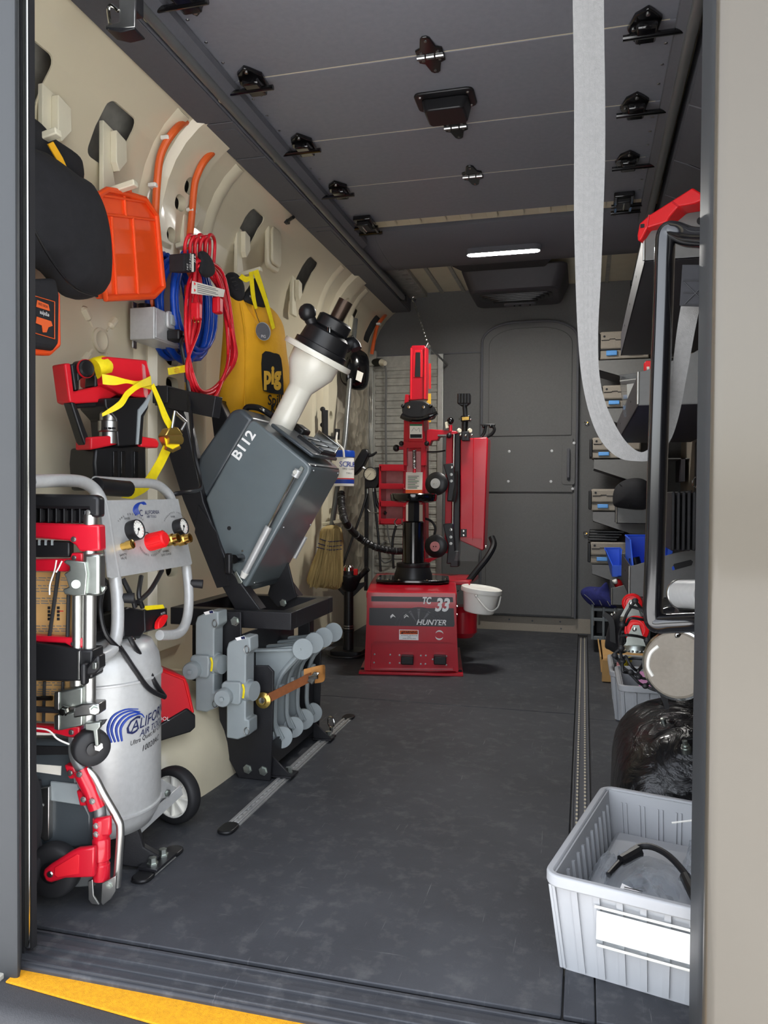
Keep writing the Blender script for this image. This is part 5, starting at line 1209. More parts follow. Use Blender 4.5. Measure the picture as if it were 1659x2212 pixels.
for v in (1474, 1479, 1488, 1493, 1498):
    u = 68
    while u < 140: l = random.uniform(5, 16); pr_.prism(PH.ps([(u, v), (u+l, v), (u+l, v+1.8), (u, v+1.8)], -0.0118), hn_*0.0003); u += l+4
pr_.build('card_print', 'print_grey', ht, smooth=False)
for u in (96, 136): MB().tube(PH.ps([(u, 1472), (u-2, 1560)], 0.0), 0.003, 8).build('bungee', 'rubber', ht)
# lower zinc clamps
for (v0, v1) in ((1496, 1532), (1546, 1576)):
    hp('clamp_jaw', [(116, v0), (128, v0-2), (128, v1+3), (116, v1)], 0.04, 'steel', 0.02, 0.002)
    hp('clamp_jaw', [(128, v0-2), (148, v0-6), (178, v0-12), (178, v1-8), (150, v1-2), (128, v1+3)], 0.03, 'zinc', 0.018, 0.003)
htube('clamp_rod', [(40, 1508), (112, 1508)], 0.005, 'chrome', 0.005, False)
htube('clamp_rod', [(40, 1531), (128, 1534)], 0.006, 'black_steel', 0.01, False)
hp('clamp_strap', [(158, 1528), (178, 1520), (214, 1520), (214, 1544), (178, 1548), (158, 1552)], 0.034, 'steel', 0.022, 0.003)
bolt(PH.p(204, 1532, 0.024), hn_+V((0.5, 0, 0)), 0.007, 'zinc', ht, 'clamp_bolt', 0.014)
bolt(PH.p(141, 1535, 0.024), hn_, 0.007, 'chrome', ht, 'clamp_bolt', 0.012)
hp('red_collar', [(40, 1566), (122, 1570), (150, 1568), (172, 1570), (172, 1592), (150, 1594), (122, 1586), (40, 1580)], 0.02, 'red_paint', 0.006, 0.003)
bolt(PH.p(154, 1582, 0.007), hn_, 0.004, 'steel', ht, 'screw')
hp('paper_label', [(40, 1578), (118, 1582), (118, 1588), (40, 1588)], 0.002, 'paper', 0.002, 0)
# caster
cw = PH.p(196, 1613, 0.0)
MB().lathe([(0.014, -0.015), (0.030, -0.017), (0.034, -0.012), (0.035, 0), (0.034, 0.012), (0.030, 0.017), (0.014, 0.015)], cw, V((0.75, -0.65, 0)), 32).build('caster_wheel', 'tyre', ht, ang=60)
MB().lathe([(0.012, -0.018), (0.012, 0.019), (0.006, 0.020)], cw, V((0.75, -0.65, 0)), 20).build('caster_hub', 'black_plastic', ht)
hp('caster_fork', [(182, 1562), (216, 1560), (216, 1572), (210, 1578), (213, 1612), (205, 1614), (200, 1580), (184, 1578)], 0.012, 'zinc', 0.024, 0.002)
hp('caster_brake', [(210, 1558), (228, 1556), (222, 1566), (214, 1572)], 0.01, 'black_steel', 0.015, 0.001)
bolt(PH.p(213, 1613, 0.016), (0.75, -0.65, 0), 0.006, 'chrome', ht, 'caster_axle')
# lower frame
htube('lower_frame', [(161, 1590), (161, 1622), (168, 1645), (186, 1672), (204, 1705), (214, 1740), (218, 1775)], 0.0112, 'grey_tube', 0.0)
hp('red_lug', [(138, 1653), (160, 1657), (170, 1680), (150, 1684), (145, 1676)], 0.02, 'red_paint', 0.006)
hp('red_lug', [(164, 1708), (190, 1712), (206, 1740), (172, 1742)], 0.02, 'red_paint', 0.006)
MB().tube(PH.ps([(174, 1662), (194, 1702), (210, 1745)], 0.002), 0.0155, 16).build('red_sleeve', 'red_paint', ht)
for u, v in ((151, 1670), (171, 1673), (180, 1727), (199, 1731)): bolt(PH.p(u, v, 0.02 if u > 160 else 0.008), hn_, 0.0045, 'steel', ht, 'screw')
htube('edge_channel', [(188, 1660), (205, 1680), (225, 1718), (252, 1765), (260, 1790), (257, 1850), (252, 1915)], 0.0075, 'alu', 0.0)
MB().lathe([(0.016, 0), (0.016, 0.028), (0.014, 0.03), (0.014, 0.036), (0.0165, 0.038), (0.0165, 0.075), (0.0145, 0.078), (0.0155, 0.082), (0.0155, 0.115)], PH.p(219, 1898, 0.004), Z_, 24).build('red_sleeve', 'red_paint', ht)
hp('sleeve_strap', [(201, 1770), (238, 1764), (238, 1806), (203, 1810)], 0.012, 'red_paint', 0.018, 0.004)
for v in (1784, 1802): bolt(PH.p(208, v, 0.0185), hn_, 0.0045, 'steel', ht, 'screw')
fk = hp('wheel_fork', [(92, 1890), (94, 1880), (106, 1870), (150, 1842), (168, 1834), (204, 1830), (204, 1896), (140, 1898), (110, 1908), (98, 1905)], 0.014, 'red_paint', 0.034, 0.004)
hp('fork_panel', [(118, 1874), (165, 1846), (171, 1848), (170, 1888), (124, 1896), (117, 1890)], 0.002, 'red_plastic', 0.0355, 0.0008, fk)
MB().lathe([(0.004, 0), (0.006, 0.002), (0.004, 0.004)], PH.p(109, 1888, 0.034), hn_, 16).build('fork_pin', 'steel', fk)
wc = PH.p(118, 1878, 0.0); wc.z = max(wc.z, 0.0515)
MB().lathe([(0.018, -0.014), (0.044, -0.018), (0.050, -0.012), (0.051, 0), (0.050, 0.012), (0.044, 0.018), (0.018, 0.014)], wc, V((0.1, -1, 0)), 36).build('wheel', 'tyre', ht, ang=60)
MB().lathe([(0.020, -0.010), (0.020, 0.016), (0.008, 0.018), (0.001, 0.018)], wc, V((0.1, -1, 0)), 24).build('wheel_hub', 'black_plastic', ht)
hp('toe_plate', [(150, 1892), (205, 1888), (205, 1915), (160, 1918)], 0.04, 'grey_tube', -0.01, 0.003)
for o_, d_ in ((0.022, 0.004), (-0.004, 0.004)):
    hp('foot_cheek', [(190, 1904), (200, 1900), (202, 1935), (214, 1955), (198, 1953), (191, 1944)], d_, 'steel', o_, 0.001)
    hp('foot_cheek', [(220, 1908), (250, 1892), (250, 1925), (240, 1942), (222, 1956), (218, 1950)], d_, 'steel', o_, 0.001)
bolt(PH.p(236, 1913, 0.0225), hn_, 0.005, 'zinc', ht, 'foot_bolt')
# dark grey case behind the hand truck
gc = thing('equipment_case', 'dark grey equipment case behind the hand truck with a paper data strip', 'case', PH.p(110, 1850, -0.05))
hp('case_body', [(40, 1595), (160, 1600), (170, 1700), (200, 1760), (200, 1830), (40, 1850)], 0.018, 'dark_case', -0.024, 0.008, gc)
hp('data_strip', [(40, 1648), (132, 1655), (131, 1675), (40, 1662)], 0.002, 'paper', -0.0225, 0, gc)
hp('side_plate', [(108, 1688), (165, 1694), (172, 1710), (176, 1740), (108, 1730)], 0.006, 'grey_enamel', -0.019, 0.002, gc)
hp('case_band', [(40, 1610), (160, 1614), (160, 1630), (40, 1632)], 0.004, 'rubber', -0.021, 0.001, gc)
hp('latch_bracket', [(66, 1740), (80, 1703), (106, 1700), (106, 1815), (96, 1818), (70, 1790)], 0.02, 'steel', -0.01, 0.002, gc)
hp('latch_hook', [(64, 1690), (80, 1690), (82, 1714), (72, 1750), (64, 1750)], 0.02, 'black_steel', 0.0, 0.004, gc)
bolt(PH.p(88, 1741, -0.009), hn_, 0.004, 'steel', gc, 'screw')
for pts in ([(40, 1572), (100, 1576), (124, 1596), (150, 1608)],): MB().tube(spline(PH.ps(pts, 0.01), 5), 0.0018, 6).build('cord', 'white_plastic', gc)
gb = thing('cloth_bundle', 'dark grey fabric bundle at the foot of the rear frame', 'cloth', PH.p(70, 1900, 0.02))
MB().pillow(spline(PH.ps([(30, 1690), (60, 1650), (82, 1700), (84, 1790), (74, 1850), (84, 1860), (82, 1900), (66, 1922), (30, 1925)], 0.02), 4, True), hn_, 0.03, 0.03).build('bundle', 'black_cloth', gb)
# ================================================================== tyre changer
YT = 3.29
tc_ = thing('tyre_changer', 'red tyre changer with black turntable and tall mounting column', 'tyre changer', (-0.727, 3.5, 0))
PF = Plane(px(890, 1360, Y=YT), (0.18, -0.98, 0)); FX = V((PF.N.y*-1, PF.N.x, 0)).normalized(); FY = -PF.N
def tp_(name, pts, y, d, m, bev=0.003, par=None):
    if abs(y-YT) < 0.06: return MB().prism(PF.ps(pts, YT-y), FY*d).build(name, m, par or tc_, bev=bev)
    return MB().prism(pxs(pts, Y=y), (0, d, 0)).build(name, m, par or tc_, bev=bev)
ftl, ftr, fbr, fbl = PF.ps([(794, 1279), (984, 1281), (990, 1450), (787, 1448)])
zt_ = ftl.z; FC = (ftl+ftr)/2; wx = (ftr-ftl).length/2+0.006
def fb(lx, ly, z): q = FC+FX*lx+FY*ly; return V((q.x, q.y, z))
MB().prism([fb(-wx, 0.02, 0.012), fb(wx, 0.02, 0.012), fb(wx, 0.56, 0.012), fb(-wx, 0.56, 0.012)], (0, 0, zt_-0.024)).build('cabinet', 'red_paint', tc_, bev=0.006)
# humped top
MB().prism([fb(-wx, 0.003, zt_-0.03), fb(-wx, 0.003, zt_-0.008), fb(-wx, 0.012, zt_+0.002), fb(-wx, 0.20, zt_+0.022), fb(-wx, 0.40, zt_+0.03), fb(-wx, 0.58, zt_+0.03), fb(-wx, 0.58, zt_-0.03)], FX*2*wx).build('top_cover', 'red_paint', tc_, bev=0.006)
fr = MB().prism([ftl+V((0, 0, -0.002)), ftr+V((0, 0, -0.002)), fbr, fbl], FY*0.02).build('front_panel', 'red_paint', tc_)
cu_ = MB().prism(PF.ps([(802, 1392), (808, 1387), (970, 1388), (976, 1393), (980, 1442), (978, 1449), (800, 1448), (799, 1441)], 0.01), FY*0.05).build('cut', 'rubber')
cutaway(fr, [cu_])
tp_('recess_panel', [(798, 1385), (980, 1385), (984, 1450), (796, 1450)], YT+0.022, 0.004, 'red_paint', 0)
MB().prism([fb(-wx-0.03, -0.015, 0), fb(wx+0.03, -0.015, 0), fb(wx+0.03, 0.58, 0), fb(-wx-0.03, 0.58, 0)], (0, 0, 0.012)).build('base_plate', 'red_paint', tc_, bev=0.002)
for u in (783, 993): bolt(fb(-wx-0.018 if u < 900 else wx+0.018, 0.03, 0.012), Z_, 0.009, 'black_steel', tc_, 'anchor_bolt')
for u, v in ((783, 1312), (783, 1433), (993, 1318), (994, 1335), (994, 1436)): bolt(fb(-wx if u < 900 else wx, 0.05+0.02*(v % 3), px(u, v, Y=YT).z), FX*(-1 if u < 900 else 1), 0.006, 'steel', tc_, 'side_bolt')
# decals and lettering
e_ = 0.0008
tp_('decal_stripe', [(802, 1288), (978, 1290), (979, 1301), (802, 1299)], YT-e_, 0.0006, 'charcoal_decal', 0)
dc = tp_('decal_band', [(798, 1313), (980, 1314), (982, 1350), (980, 1354), (799, 1351), (797, 1348)], YT-e_, 0.0006, 'charcoal_decal', 0)
for k, (cx_, r0) in enumerate(((905, 52), (905, 44))):
    P_ = [PF.p(cx_+r0*math.cos(t), 1360-r0*0.92*math.sin(t), 0.0014) for t in [math.radians(a) for a in range(12, 169, 6)]]
    MB().tube(P_, 0.0016, 6).build('decal_wheel_rim', 'wheel_decal', tc_)
for a in (60, 95, 125): tp_('decal_spoke', [(905+8*math.cos(math.radians(a)), 1352-8*math.sin(math.radians(a))), (905+40*math.cos(math.radians(a)), 1353-38*math.sin(math.radians(a))), (905+40*math.cos(math.radians(a-9)), 1353-38*math.sin(math.radians(a-9)))], YT-0.0012, 0.0006, 'wheel_decal', 0)
ttx = lambda s_, u, v, h, m, **k: text('front_lettering', s_, PF.p(u, v, 0.0018), FX, Z_, h, m, tc_, **k)
ttx('TC', 921, 1298, 0.030, 'print_white', shear=0.2, off=0.0015, sx=0.7); ttx('33', 954, 1308, 0.056, 'print_white', shear=0.25, off=0.003, sx=0.8)
ttx('HUNTER', 931, 1345, 0.024, 'print_white', shear=0.3, off=0.0006, sx=1.0)
for u in (843, 872): tp_('decal_glint', [(u, 1331), (u+5, 1326), (u+9, 1330), (u+12, 1334), (u+6, 1331), (u+1, 1336)], YT-0.0014, 0.0006, 'print_white', 0)
wl_ = tp_('warning_label', [(862, 1360), (904, 1361), (904, 1383), (862, 1382)], YT-e_, 0.0006, 'white_label', 0)
tp_('warning_header', [(863.5, 1361.5), (902.5, 1362), (902.5, 1370.5), (863.5, 1370)], YT-0.0014, 0.0006, 'print_orange', 0, wl_)
ttx('WARNING', 886, 1366, 0.0105, 'print_black', off=0.0004, sx=0.95); tp_('warning_triangle', [(866, 1369), (868.5, 1363.5), (871, 1369)], YT-0.002, 0.0006, 'print_black', 0)
for k, s_ in enumerate(('AUTOMATIC AIR INFLATOR', 'ONLY', 'WHEN SEATING BEAD')): ttx(s_, 884, 1373+3.2*k, 0.0042, 'print_black')
for a0_, a1_ in ((20, 150), (200, 330)):
    P_ = [PF.p(949+9*math.cos(math.radians(a)), 1372-9*math.sin(math.radians(a)), 0.001) for a in range(a0_, a1_+1, 10)]
    MB().tube(P_, [0.0005+0.0035*math.sin(math.pi*i/(len(P_)-1)) for i in range(len(P_))], 6).build('round_emblem', 'print_white', tc_)
# pedals
tp_('pedal_slot', [(810, 1416), (838, 1417), (838, 1428), (810, 1427)], YT+0.0205, 0.001, 'rubber', 0)
for u in (879, 950):
    MB().prism(PF.ps([(u-13, 1418), (u+14, 1419), (u+14, 1437), (u-13, 1436)], 0.03), FY*0.05).build('pedal', 'black_plastic', tc_, bev=0.004)
    for k in range(3): tp_('pedal_ridge', [(u-12, 1422+5*k), (u+13, 1423+5*k), (u+13, 1424.5+5*k), (u-12, 1423.5+5*k)], YT-0.0315, 0.002, 'rubber', 0)
for u, v in ((809, 1413), (843, 1414), (808, 1431), (842, 1432), (863, 1415), (863, 1432), (909, 1416), (920, 1416), (909, 1434), (919, 1434), (964, 1417), (964, 1436), (935, 1424)):
    bolt(PF.p(u, v, -0.021), PF.N, 0.0045, 'chrome', tc_, 'screw')
# pedestal and turntable
YP = YT+0.27
pc_ = px(890, 1260, Y=YP); pc_ = V((px(893, 1180, Y=YP).x, YP, zt_+0.025))
MB().prism([pc_+FX*a+FY*b for a, b in ((-0.17, -0.10), (-0.12, -0.13), (0.12, -0.13), (0.17, -0.10), (0.17, 0.10), (0.12, 0.13), (-0.12, 0.13), (-0.17, 0.10))], (0, 0, 0.014)).build('flange_plate', 'black_gloss', tc_, bev=0.003)
for a, b in ((-0.155, -0.085), (-0.155, -0.05), (-0.11, -0.12), (0.11, -0.12), (0.155, -0.085), (0.155, -0.05), (-0.06, -0.125), (0.07, -0.125)): bolt(pc_+FX*a+FY*b+Z_*0.014, Z_, 0.006, 'chrome', tc_, 'flange_bolt')
zz = lambda v: px(893, v, Y=YP).z-pc_.z
MB().lathe([(0.092, 0.01), (0.090, 0.03), (0.078, zz(1224)), (0.080, zz(1222)), (0.080, zz(1216)), (0.06, zz(1215))], pc_, Z_, 36).build('pedestal_boot', 'black_plastic', tc_)
MB().lathe([(0.051, zz(1218)), (0.052, zz(1128)), (0.046, zz(1126)), (0.03, zz(1125))], pc_, Z_, 36).build('pedestal', 'black_gloss', tc_)
MB().lathe([(0.030, zz(1127)), (0.030, zz(1082))], pc_, Z_, 6).build('hex_neck', 'black_steel', tc_)
MB().lathe([(0.05, zz(1087)), (0.085, zz(1085)), (0.107, zz(1082)), (0.111, zz(1078)), (0.112, zz(1068)), (0.108, zz(1066)), (0.03, zz(1065))], pc_, Z_, 44).build('turntable', 'black_gloss', tc_)
# column
YM = YT+0.50
tp_('column', [(872, 905), (918, 905), (918, 1238), (868, 1238)], YM, 0.10, 'red_paint', 0.004)
tp_('column_channel', [(879, 975), (909, 975), (909, 1232), (877, 1232)], YM-0.003, 0.003, 'pink_steel', 0.001)
for a, b in ((871, 879), (909, 919)): tp_('column_rail', [(a, 965), (b, 965), (b, 1006), (a, 1006)], YM-0.03, 0.04, 'red_paint', 0.003)
tp_('column_collar', [(870, 953), (920, 953), (920, 968), (870, 968)], YM-0.03, 0.05, 'red_paint', 0.003)
pts_ = []
for i in range(180): t = i*0.75; pts_.append(px(895, 972, Y=YM-0.014)+V((0.008*math.cos(t), 0.008*math.sin(t), -i*(0.095/180))))
MB().tube(pts_, 0.0022, 6).build('return_spring', 'steel', tc_)
MB().cyl(px(895, 1008, Y=YM-0.014), px(895, 1021, Y=YM-0.014), 0.006, 0.009, 12).build('spring_anchor', 'red_paint', tc_)
ll = tp_('instruction_label', [(877, 1020), (913, 1020), (912, 1062), (876, 1062)], YM-0.0045, 0.001, 'paper', 0)
for k in range(8): tp_('label_print', [(881, 1028+3.6*k), (905-4*(k % 3), 1028+3.6*k), (905-4*(k % 3), 1029.4+3.6*k), (881, 1029.4+3.6*k)], YM-0.0052, 0.0005, 'print_green' if k % 2 else 'print_grey', 0, ll)
tp_('label_footer', [(876, 1058), (912, 1058), (912, 1066), (876, 1066)], YM-0.0052, 0.0005, 'print_orange', 0, ll)
for a, b in ((877, 881), (905, 910)): tp_('column_sticker', [(a, 1090), (b+3, 1090), (b+3, 1126), (a, 1126)], YM-0.0045, 0.001, 'paper', 0)
l2 = tp_('diagram_label', [(885, 916), (912, 916), (912, 947), (885, 947)], YM-0.0345, 0.001, 'paper', 0)
tp_('column_face', [(882, 905), (915, 905), (915, 955), (882, 955)], YM-0.033, 0.04, 'red_paint', 0.003)
tp_('diagram_header', [(885, 916), (912, 916), (912, 920), (885, 920)], YM-0.0352, 0.0005, 'print_green', 0, l2)
tp_('diagram_footer', [(886, 938), (911, 938), (911, 946), (886, 946)], YM-0.0352, 0.0005, 'print_black', 0, l2)
MB().tube(pxs([(889, 932), (894, 924), (899, 930), (905, 924), (907, 933)], Y=YM-0.0354), 0.0008, 6).build('diagram_line', 'print_black', tc_)
# hinge knobs
for u, v in ((867, 958), (922, 958)): MB().ball(px(u, v, Y=YM-0.03), 0.013).build('hinge_knob', 'black_plastic', tc_)
MB().cyl(px(862, 968, Y=YM-0.03), px(876, 968, Y=YM-0.02), 0.008).build('lock_stem', 'red_paint', tc_)
MB().ball(px(856, 968, Y=YM-0.03), 0.018).build('lock_knob', 'black_plastic', tc_)
# swing head and upper arm
MB().prism(spline(pxs([(868, 880), (880, 868), (900, 865), (920, 868), (934, 880), (932, 900), (912, 905), (888, 905), (872, 900)], Y=YM-0.06), 3, True), (0, 0.10, 0)).build('tool_head', 'black_plastic', tc_, bev=0.006)
MB().tube(spline(pxs([(867, 898), (885, 905), (910, 905), (930, 898), (945, 892)], Y=YM-0.07), 4), [0.014]*8+[0.013]*5+[0.01]*4, 10).build('duck_bill', 'black_gloss', tc_)
for u in (870, 930): MB().ball(px(u, 877, Y=YM-0.06), 0.010).build('head_knob', 'black_gloss', tc_)
for u in (883, 915): bolt(px(u, 879, Y=YM-0.062), (0, -1, 0), 0.006, 'chrome', tc_, 'head_bolt')
tp_('upper_arm', [(887, 750), (890, 746), (917, 746), (920, 750), (919, 862), (878, 866), (882, 858), (886, 850)], YM-0.02, 0.07, 'red_paint', 0.004)
tp_('arm_recess', [(892, 770), (896, 756), (911, 756), (914, 770), (913, 815), (893, 815)], YM-0.0215, 0.002, 'red_plastic', 0.001)
tp_('arm_slot', [(898, 761), (908, 761), (908, 814), (896, 814)], YM-0.0235, 0.003, 'rubber', 0.001)
for u in (888, 918): MB().tube(pxs([(u, 752), (u-1, 862)], Y=YM-0.022), 0.005, 8).build('arm_edge', 'red_plastic', tc_)
tp_('arm_side_box', [(875, 852), (882, 852), (882, 868), (873, 872)], YM-0.03, 0.06, 'red_paint', 0.002)
# tool trays on the left of the column
YR = YM+0.02
for v0, v1 in ((1003, 1017), (1044, 1056), (1082, 1094), (1120, 1133)):
    tp_('tray_lip', [(820, v0), (872, v0+1), (872, v1+1), (820, v1)], YR-0.06, 0.004, 'red_paint', 0.001)
    b_ = px(820, v1, Y=YR-0.06); b2 = px(872, v1, Y=YR-0.06)
    MB().span((b_.x, YR-0.06, b_.z), (b2.x, YR+0.05, b_.z+0.004)).build('tray_shelf', 'red_paint', tc_)
tp_('tray_back', [(822, 1003), (874, 1003), (874, 1130), (822, 1130)], YR+0.05, 0.004, 'pink_steel', 0)
tp_('tray_side', [(819, 1003), (823, 1003), (822, 1133), (818, 1133)], YR-0.06, 0.11, 'red_paint', 0)
MB().tube(spline(pxs([(858, 1120), (852, 1128), (858, 1136), (868, 1132), (868, 1122)], Y=YR-0.064), 4), 0.003, 6).build('tool_ring', 'steel', tc_)
# bead-roller mast, rails and shield
YQ = YM+0.02
tp_('roller_mast', [(964, 935), (978, 935), (974, 1195), (960, 1195)], YQ, 0.06, 'red_paint', 0.003)
tp_('roller_rail', [(980, 935), (994, 935), (992, 1200), (976, 1200)], YQ+0.0, 0.05, 'black_steel', 0.003)
MB().cyl(px(981, 938, Y=YQ-0.02), px(977, 1205, Y=YQ-0.02), 0.0055).build('guide_rod', 'chrome', tc_)
MB().prism(pxs([(921, 929), (930, 927), (985, 931), (990, 936), (948, 944), (945, 951), (932, 952), (928, 962), (921, 962)], Y=YQ-0.02), (0, 0.05, 0)).build('swing_link', 'red_paint', tc_, bev=0.003)
MB().cyl(px(973, 932, Y=YQ-0.02), px(973, 918, Y=YQ-0.02), 0.009).build('link_pin', 'red_paint', tc_)
MB().ball(px(973, 909, Y=YQ-0.02), 0.018).build('link_knob', 'black_gloss', tc_)
tp_('link_tab', [(961, 912), (968, 910), (969, 924), (962, 926)], YQ-0.03, 0.01, 'hook_white', 0.002)
MB().cyl(px(946, 941, Y=YQ-0.03), px(966, 941, Y=YQ-0.03), 0.006).build('link_shaft', 'steel', tc_)
MB().ball(px(970, 941, Y=YQ-0.03), 0.014).build('link_hub', 'black_steel', tc_)
for (u, v, hub) in ((943, 1045, 'silver_paint'), (942, 1180, 'pink_steel')):
    c_ = px(u, v, Y=YQ-0.05); axd = V((-0.12, -1, 0.08 if v < 1100 else 0.0)).normalized()
    MB().lathe([(0.020, -0.012), (0.052, -0.012), (0.0585, -0.004), (0.0585, 0.004), (0.052, 0.010), (0.028, 0.018), (0.0001, 0.018)], c_, axd, 40).build('bead_disc', 'black_plastic', tc_)
    MB().lathe([(0.025, 0.0185), (0.025, 0.021), (0.0001, 0.021)], c_, axd, 28).build('disc_hub', hub, tc_)
    for s_ in (-1, 1): MB().lathe([(0.003, 0.021), (0.003, 0.023)], c_+V((0.006*s_, 0, 0)), axd, 10).build('hub_screw', 'chrome', tc_)
    tp_('disc_carrier', [(u+14, v-42 if v < 1100 else v-48), (u+36, v-45 if v < 1100 else v-50), (u+42, v+20), (u+40, v+38), (u+22, v+38), (u+26, v)], YQ-0.03, 0.05, 'black_steel', 0.005)
    for q in (-36, -20, -6): bolt(px(u+32, v+q, Y=YQ-0.031), (0, -1, 0), 0.006, 'chrome' if q == -36 else 'steel', tc_, 'carrier_bolt')
MB().tube(spline(pxs([(986, 1018), (984, 1060), (980, 1084)], Y=YQ-0.05), 4), [0.006]*4+[0.011]*5, 8).build('carrier_lever', 'black_plastic', tc_)
cab = MB().prism(pxs([(995, 948), (1052, 944), (1054, 950), (1046, 1186), (1042, 1190), (993, 1168)], Y=YQ-0.02), (0, 0.12, 0)).build('shield_cabinet', 'red_paint', tc_, bev=0.006)
MB().tube(pxs([(1023, 946), (1021, 1166)], Y=YQ-0.021), 0.002, 6).build('cabinet_crease', 'red_plastic', cab)
tp_('cabinet_bracket', [(995, 1143), (1008, 1143), (1008, 1160), (994, 1160)], YQ-0.024, 0.004, 'black_steel', 0.001)
for v in (1147, 1156): bolt(px(1001, v, Y=YQ-0.025), (0, -1, 0), 0.004, 'chrome', tc_, 'bracket_bolt')
MB().prism(pxs([(994, 1161), (1042, 1164), (1031, 1213), (981, 1211)], Y=YQ-0.05), (0, 0.003, 0)).build('clear_guard', 'clear_plastic', tc_, smooth=False)
bolt(px(1048, 1181, Y=YQ), (1, 0, 0), 0.008, 'chrome', tc_, 'cabinet_bolt')
# inflation arm with spring coupling on top
MB().tube(spline(pxs([(1003, 950), (1004, 920), (1005, 895), (1003, 870)], Y=YQ-0.02), 4), [0.014, 0.014, 0.014, 0.014, 0.016, 0.016, 0.015, 0.014, 0.012, 0.012, 0.012, 0.012, 0.012], 12).build('press_arm', 'black_plastic', tc_)
for k in range(4): MB().lathe([(0.008, -0.022), (0.010, -0.02), (0.010, 0.026), (0.006, 0.028)], px(992+6.5*k, 862, Y=YQ-0.03), Z_, 12).build('press_pad', 'black_plastic', tc_)
tp_('press_head', [(988, 852), (1016, 851), (1016, 870), (1008, 877), (996, 877), (988, 872)], YQ-0.03, 0.03, 'black_plastic', 0.004)
tp_('arm_clamp', [(995, 898), (1015, 897), (1015, 910), (995, 911)], YQ-0.045, 0.05, 'black_gloss', 0.003)
tp_('clamp_band', [(998, 901), (1013, 900), (1013, 907), (998, 908)], YQ-0.047, 0.002, 'brass', 0)
for u in (993, 1016): bolt(px(u, 905, Y=YQ-0.03), (1 if u > 1000 else -1, 0, 0), 0.005, 'chrome', tc_, 'clamp_bolt')
tp_('arm_base', [(998, 932), (1012, 932), (1014, 952), (997, 952)], YQ-0.05, 0.05, 'black_steel', 0.003)
for u in (992, 1015): MB().lathe([(0.010, -0.006), (0.012, 0), (0.010, 0.006)], px(u, 930, Y=YQ-0.04), (1, -1, 0), 14).build('wing_tab', 'hook_white', tc_)
for u, v in ((995, 940), (1019, 940), (1006, 941)): MB().ball(px(u, v, Y=YQ-0.055), 0.007).build('dome_nut', 'chrome', tc_)
# handle on the right
MB().tube(spline(pxs([(1040, 943), (1046, 935), (1048, 925), (1050, 918)], Y=YQ), 4), 0.008, 8).build('top_handle', 'black_plastic', tc_)
MB().tube(spline(pxs([(1052, 943), (1062, 938), (1068, 928), (1064, 920)], Y=YQ), 4), 0.008, 8).build('top_handle', 'black_plastic', tc_)
MB().bar(px(1038, 917, Y=YQ), px(1070, 918, Y=YQ), 0.012, 0.010).build('handle_bar', 'black_plastic', tc_, bev=0.003)
for u in (1045, 1060): MB().ball(px(u, 921, Y=YQ-0.01), 0.009).build('handle_knob', 'black_gloss', tc_)
# lower right: pivot block, hose and red air tank
tp_('pivot_plate', [(918, 1208), (928, 1205), (945, 1205), (922, 1218)], YQ-0.06, 0.04, 'red_paint', 0.002)
tp_('pivot_block', [(975, 1190), (990, 1190), (990, 1225), (972, 1225)], YQ-0.03, 0.06, 'black_steel', 0.004)
tank_c = px(1010, 1345, Y=3.62)
MB().lathe([(0.001, -0.08), (0.05, -0.075), (0.07, -0.05), (0.07, 0.05), (0.05, 0.075), (0.001, 0.08)], V((tank_c.x-0.03, 3.66, tank_c.z)), Z_, 28).build('air_tank', 'red_paint', tc_)
MB().span((tank_c.x-0.10, 3.55, px(1010, 1262, Y=3.6).z), (tank_c.x+0.02, 3.85, px(1010, 1252, Y=3.6).z)).build('rear_wing', 'red_paint', tc_, bev=0.004)
MB().tube(spline([px(1062, 1160, Y=3.74), px(1066, 1178, Y=3.72), px(1052, 1205, Y=3.68), px(1028, 1235, Y=3.64), px(1010, 1258, Y=3.62)], 6), 0.016, 10).build('thick_hose', 'black_plastic', tc_)
MB().tube(spline(pxs([(918, 1120), (932, 1126), (940, 1140), (938, 1156)], Y=YQ-0.01), 5), 0.006, 8).build('air_line', 'black_plastic', tc_)
MB().tube(spline(pxs([(919, 976), (945, 976), (962, 973)], Y=YQ+0.03), 4), 0.004, 8).build('air_line', 'black_plastic', tc_)
# gauge head beside the trays
gh = thing('pressure_gauge', 'black inflation gauge with round cream dial and hanging hoses', 'gauge', px(803, 1060, Y=YR-0.05))
MB().prism(pxs([(788, 1012), (818, 1009), (818, 1044), (812, 1054), (788, 1054)], Y=YR-0.05), (0, 0.05, 0)).build('gauge_block', 'black_plastic', gh, bev=0.004)
gc_ = px(801, 1024, Y=YR-0.052)
MB().lathe([(0.036, 0), (0.036, 0.012), (0.033, 0.014), (0.031, 0.010), (0.0001, 0.010)], gc_, (0, -1, 0), 32).build('gauge_case', 'black_plastic', gh)
MB().lathe([(0.031, 0.0105), (0.031, 0.011), (0.0001, 0.011)], gc_, (0, -1, 0), 32).build('dial', 'cream_plain', gh)
for k in range(13):
    t = math.radians(230-23.3*k); d_ = V((math.cos(t), 0, math.sin(t))); MB().bar(gc_+V((0, -0.0114, 0))+d_*0.024, gc_+V((0, -0.0114, 0))+d_*0.029, 0.001, 0.0005, Y_).build('tick', 'print_black', gh)
MB().bar(gc_+V((0.004, -0.0118, 0.004)), gc_+V((-0.02, -0.0118, -0.022)), 0.0014, 0.0005, Y_).build('needle', 'print_black', gh)
for u, v in ((794, 1056), (807, 1052)): MB().cyl(px(u, v, Y=YR-0.03), px(u, v+10, Y=YR-0.03), 0.005).build('fitting', 'zinc', gh)
MB().tube(spline(pxs([(793, 1066), (780, 1110), (762, 1160), (745, 1210), (736, 1240)], Y=YR-0.03), 5), 0.0065, 8).build('air_hose', 'black_plastic', gh)
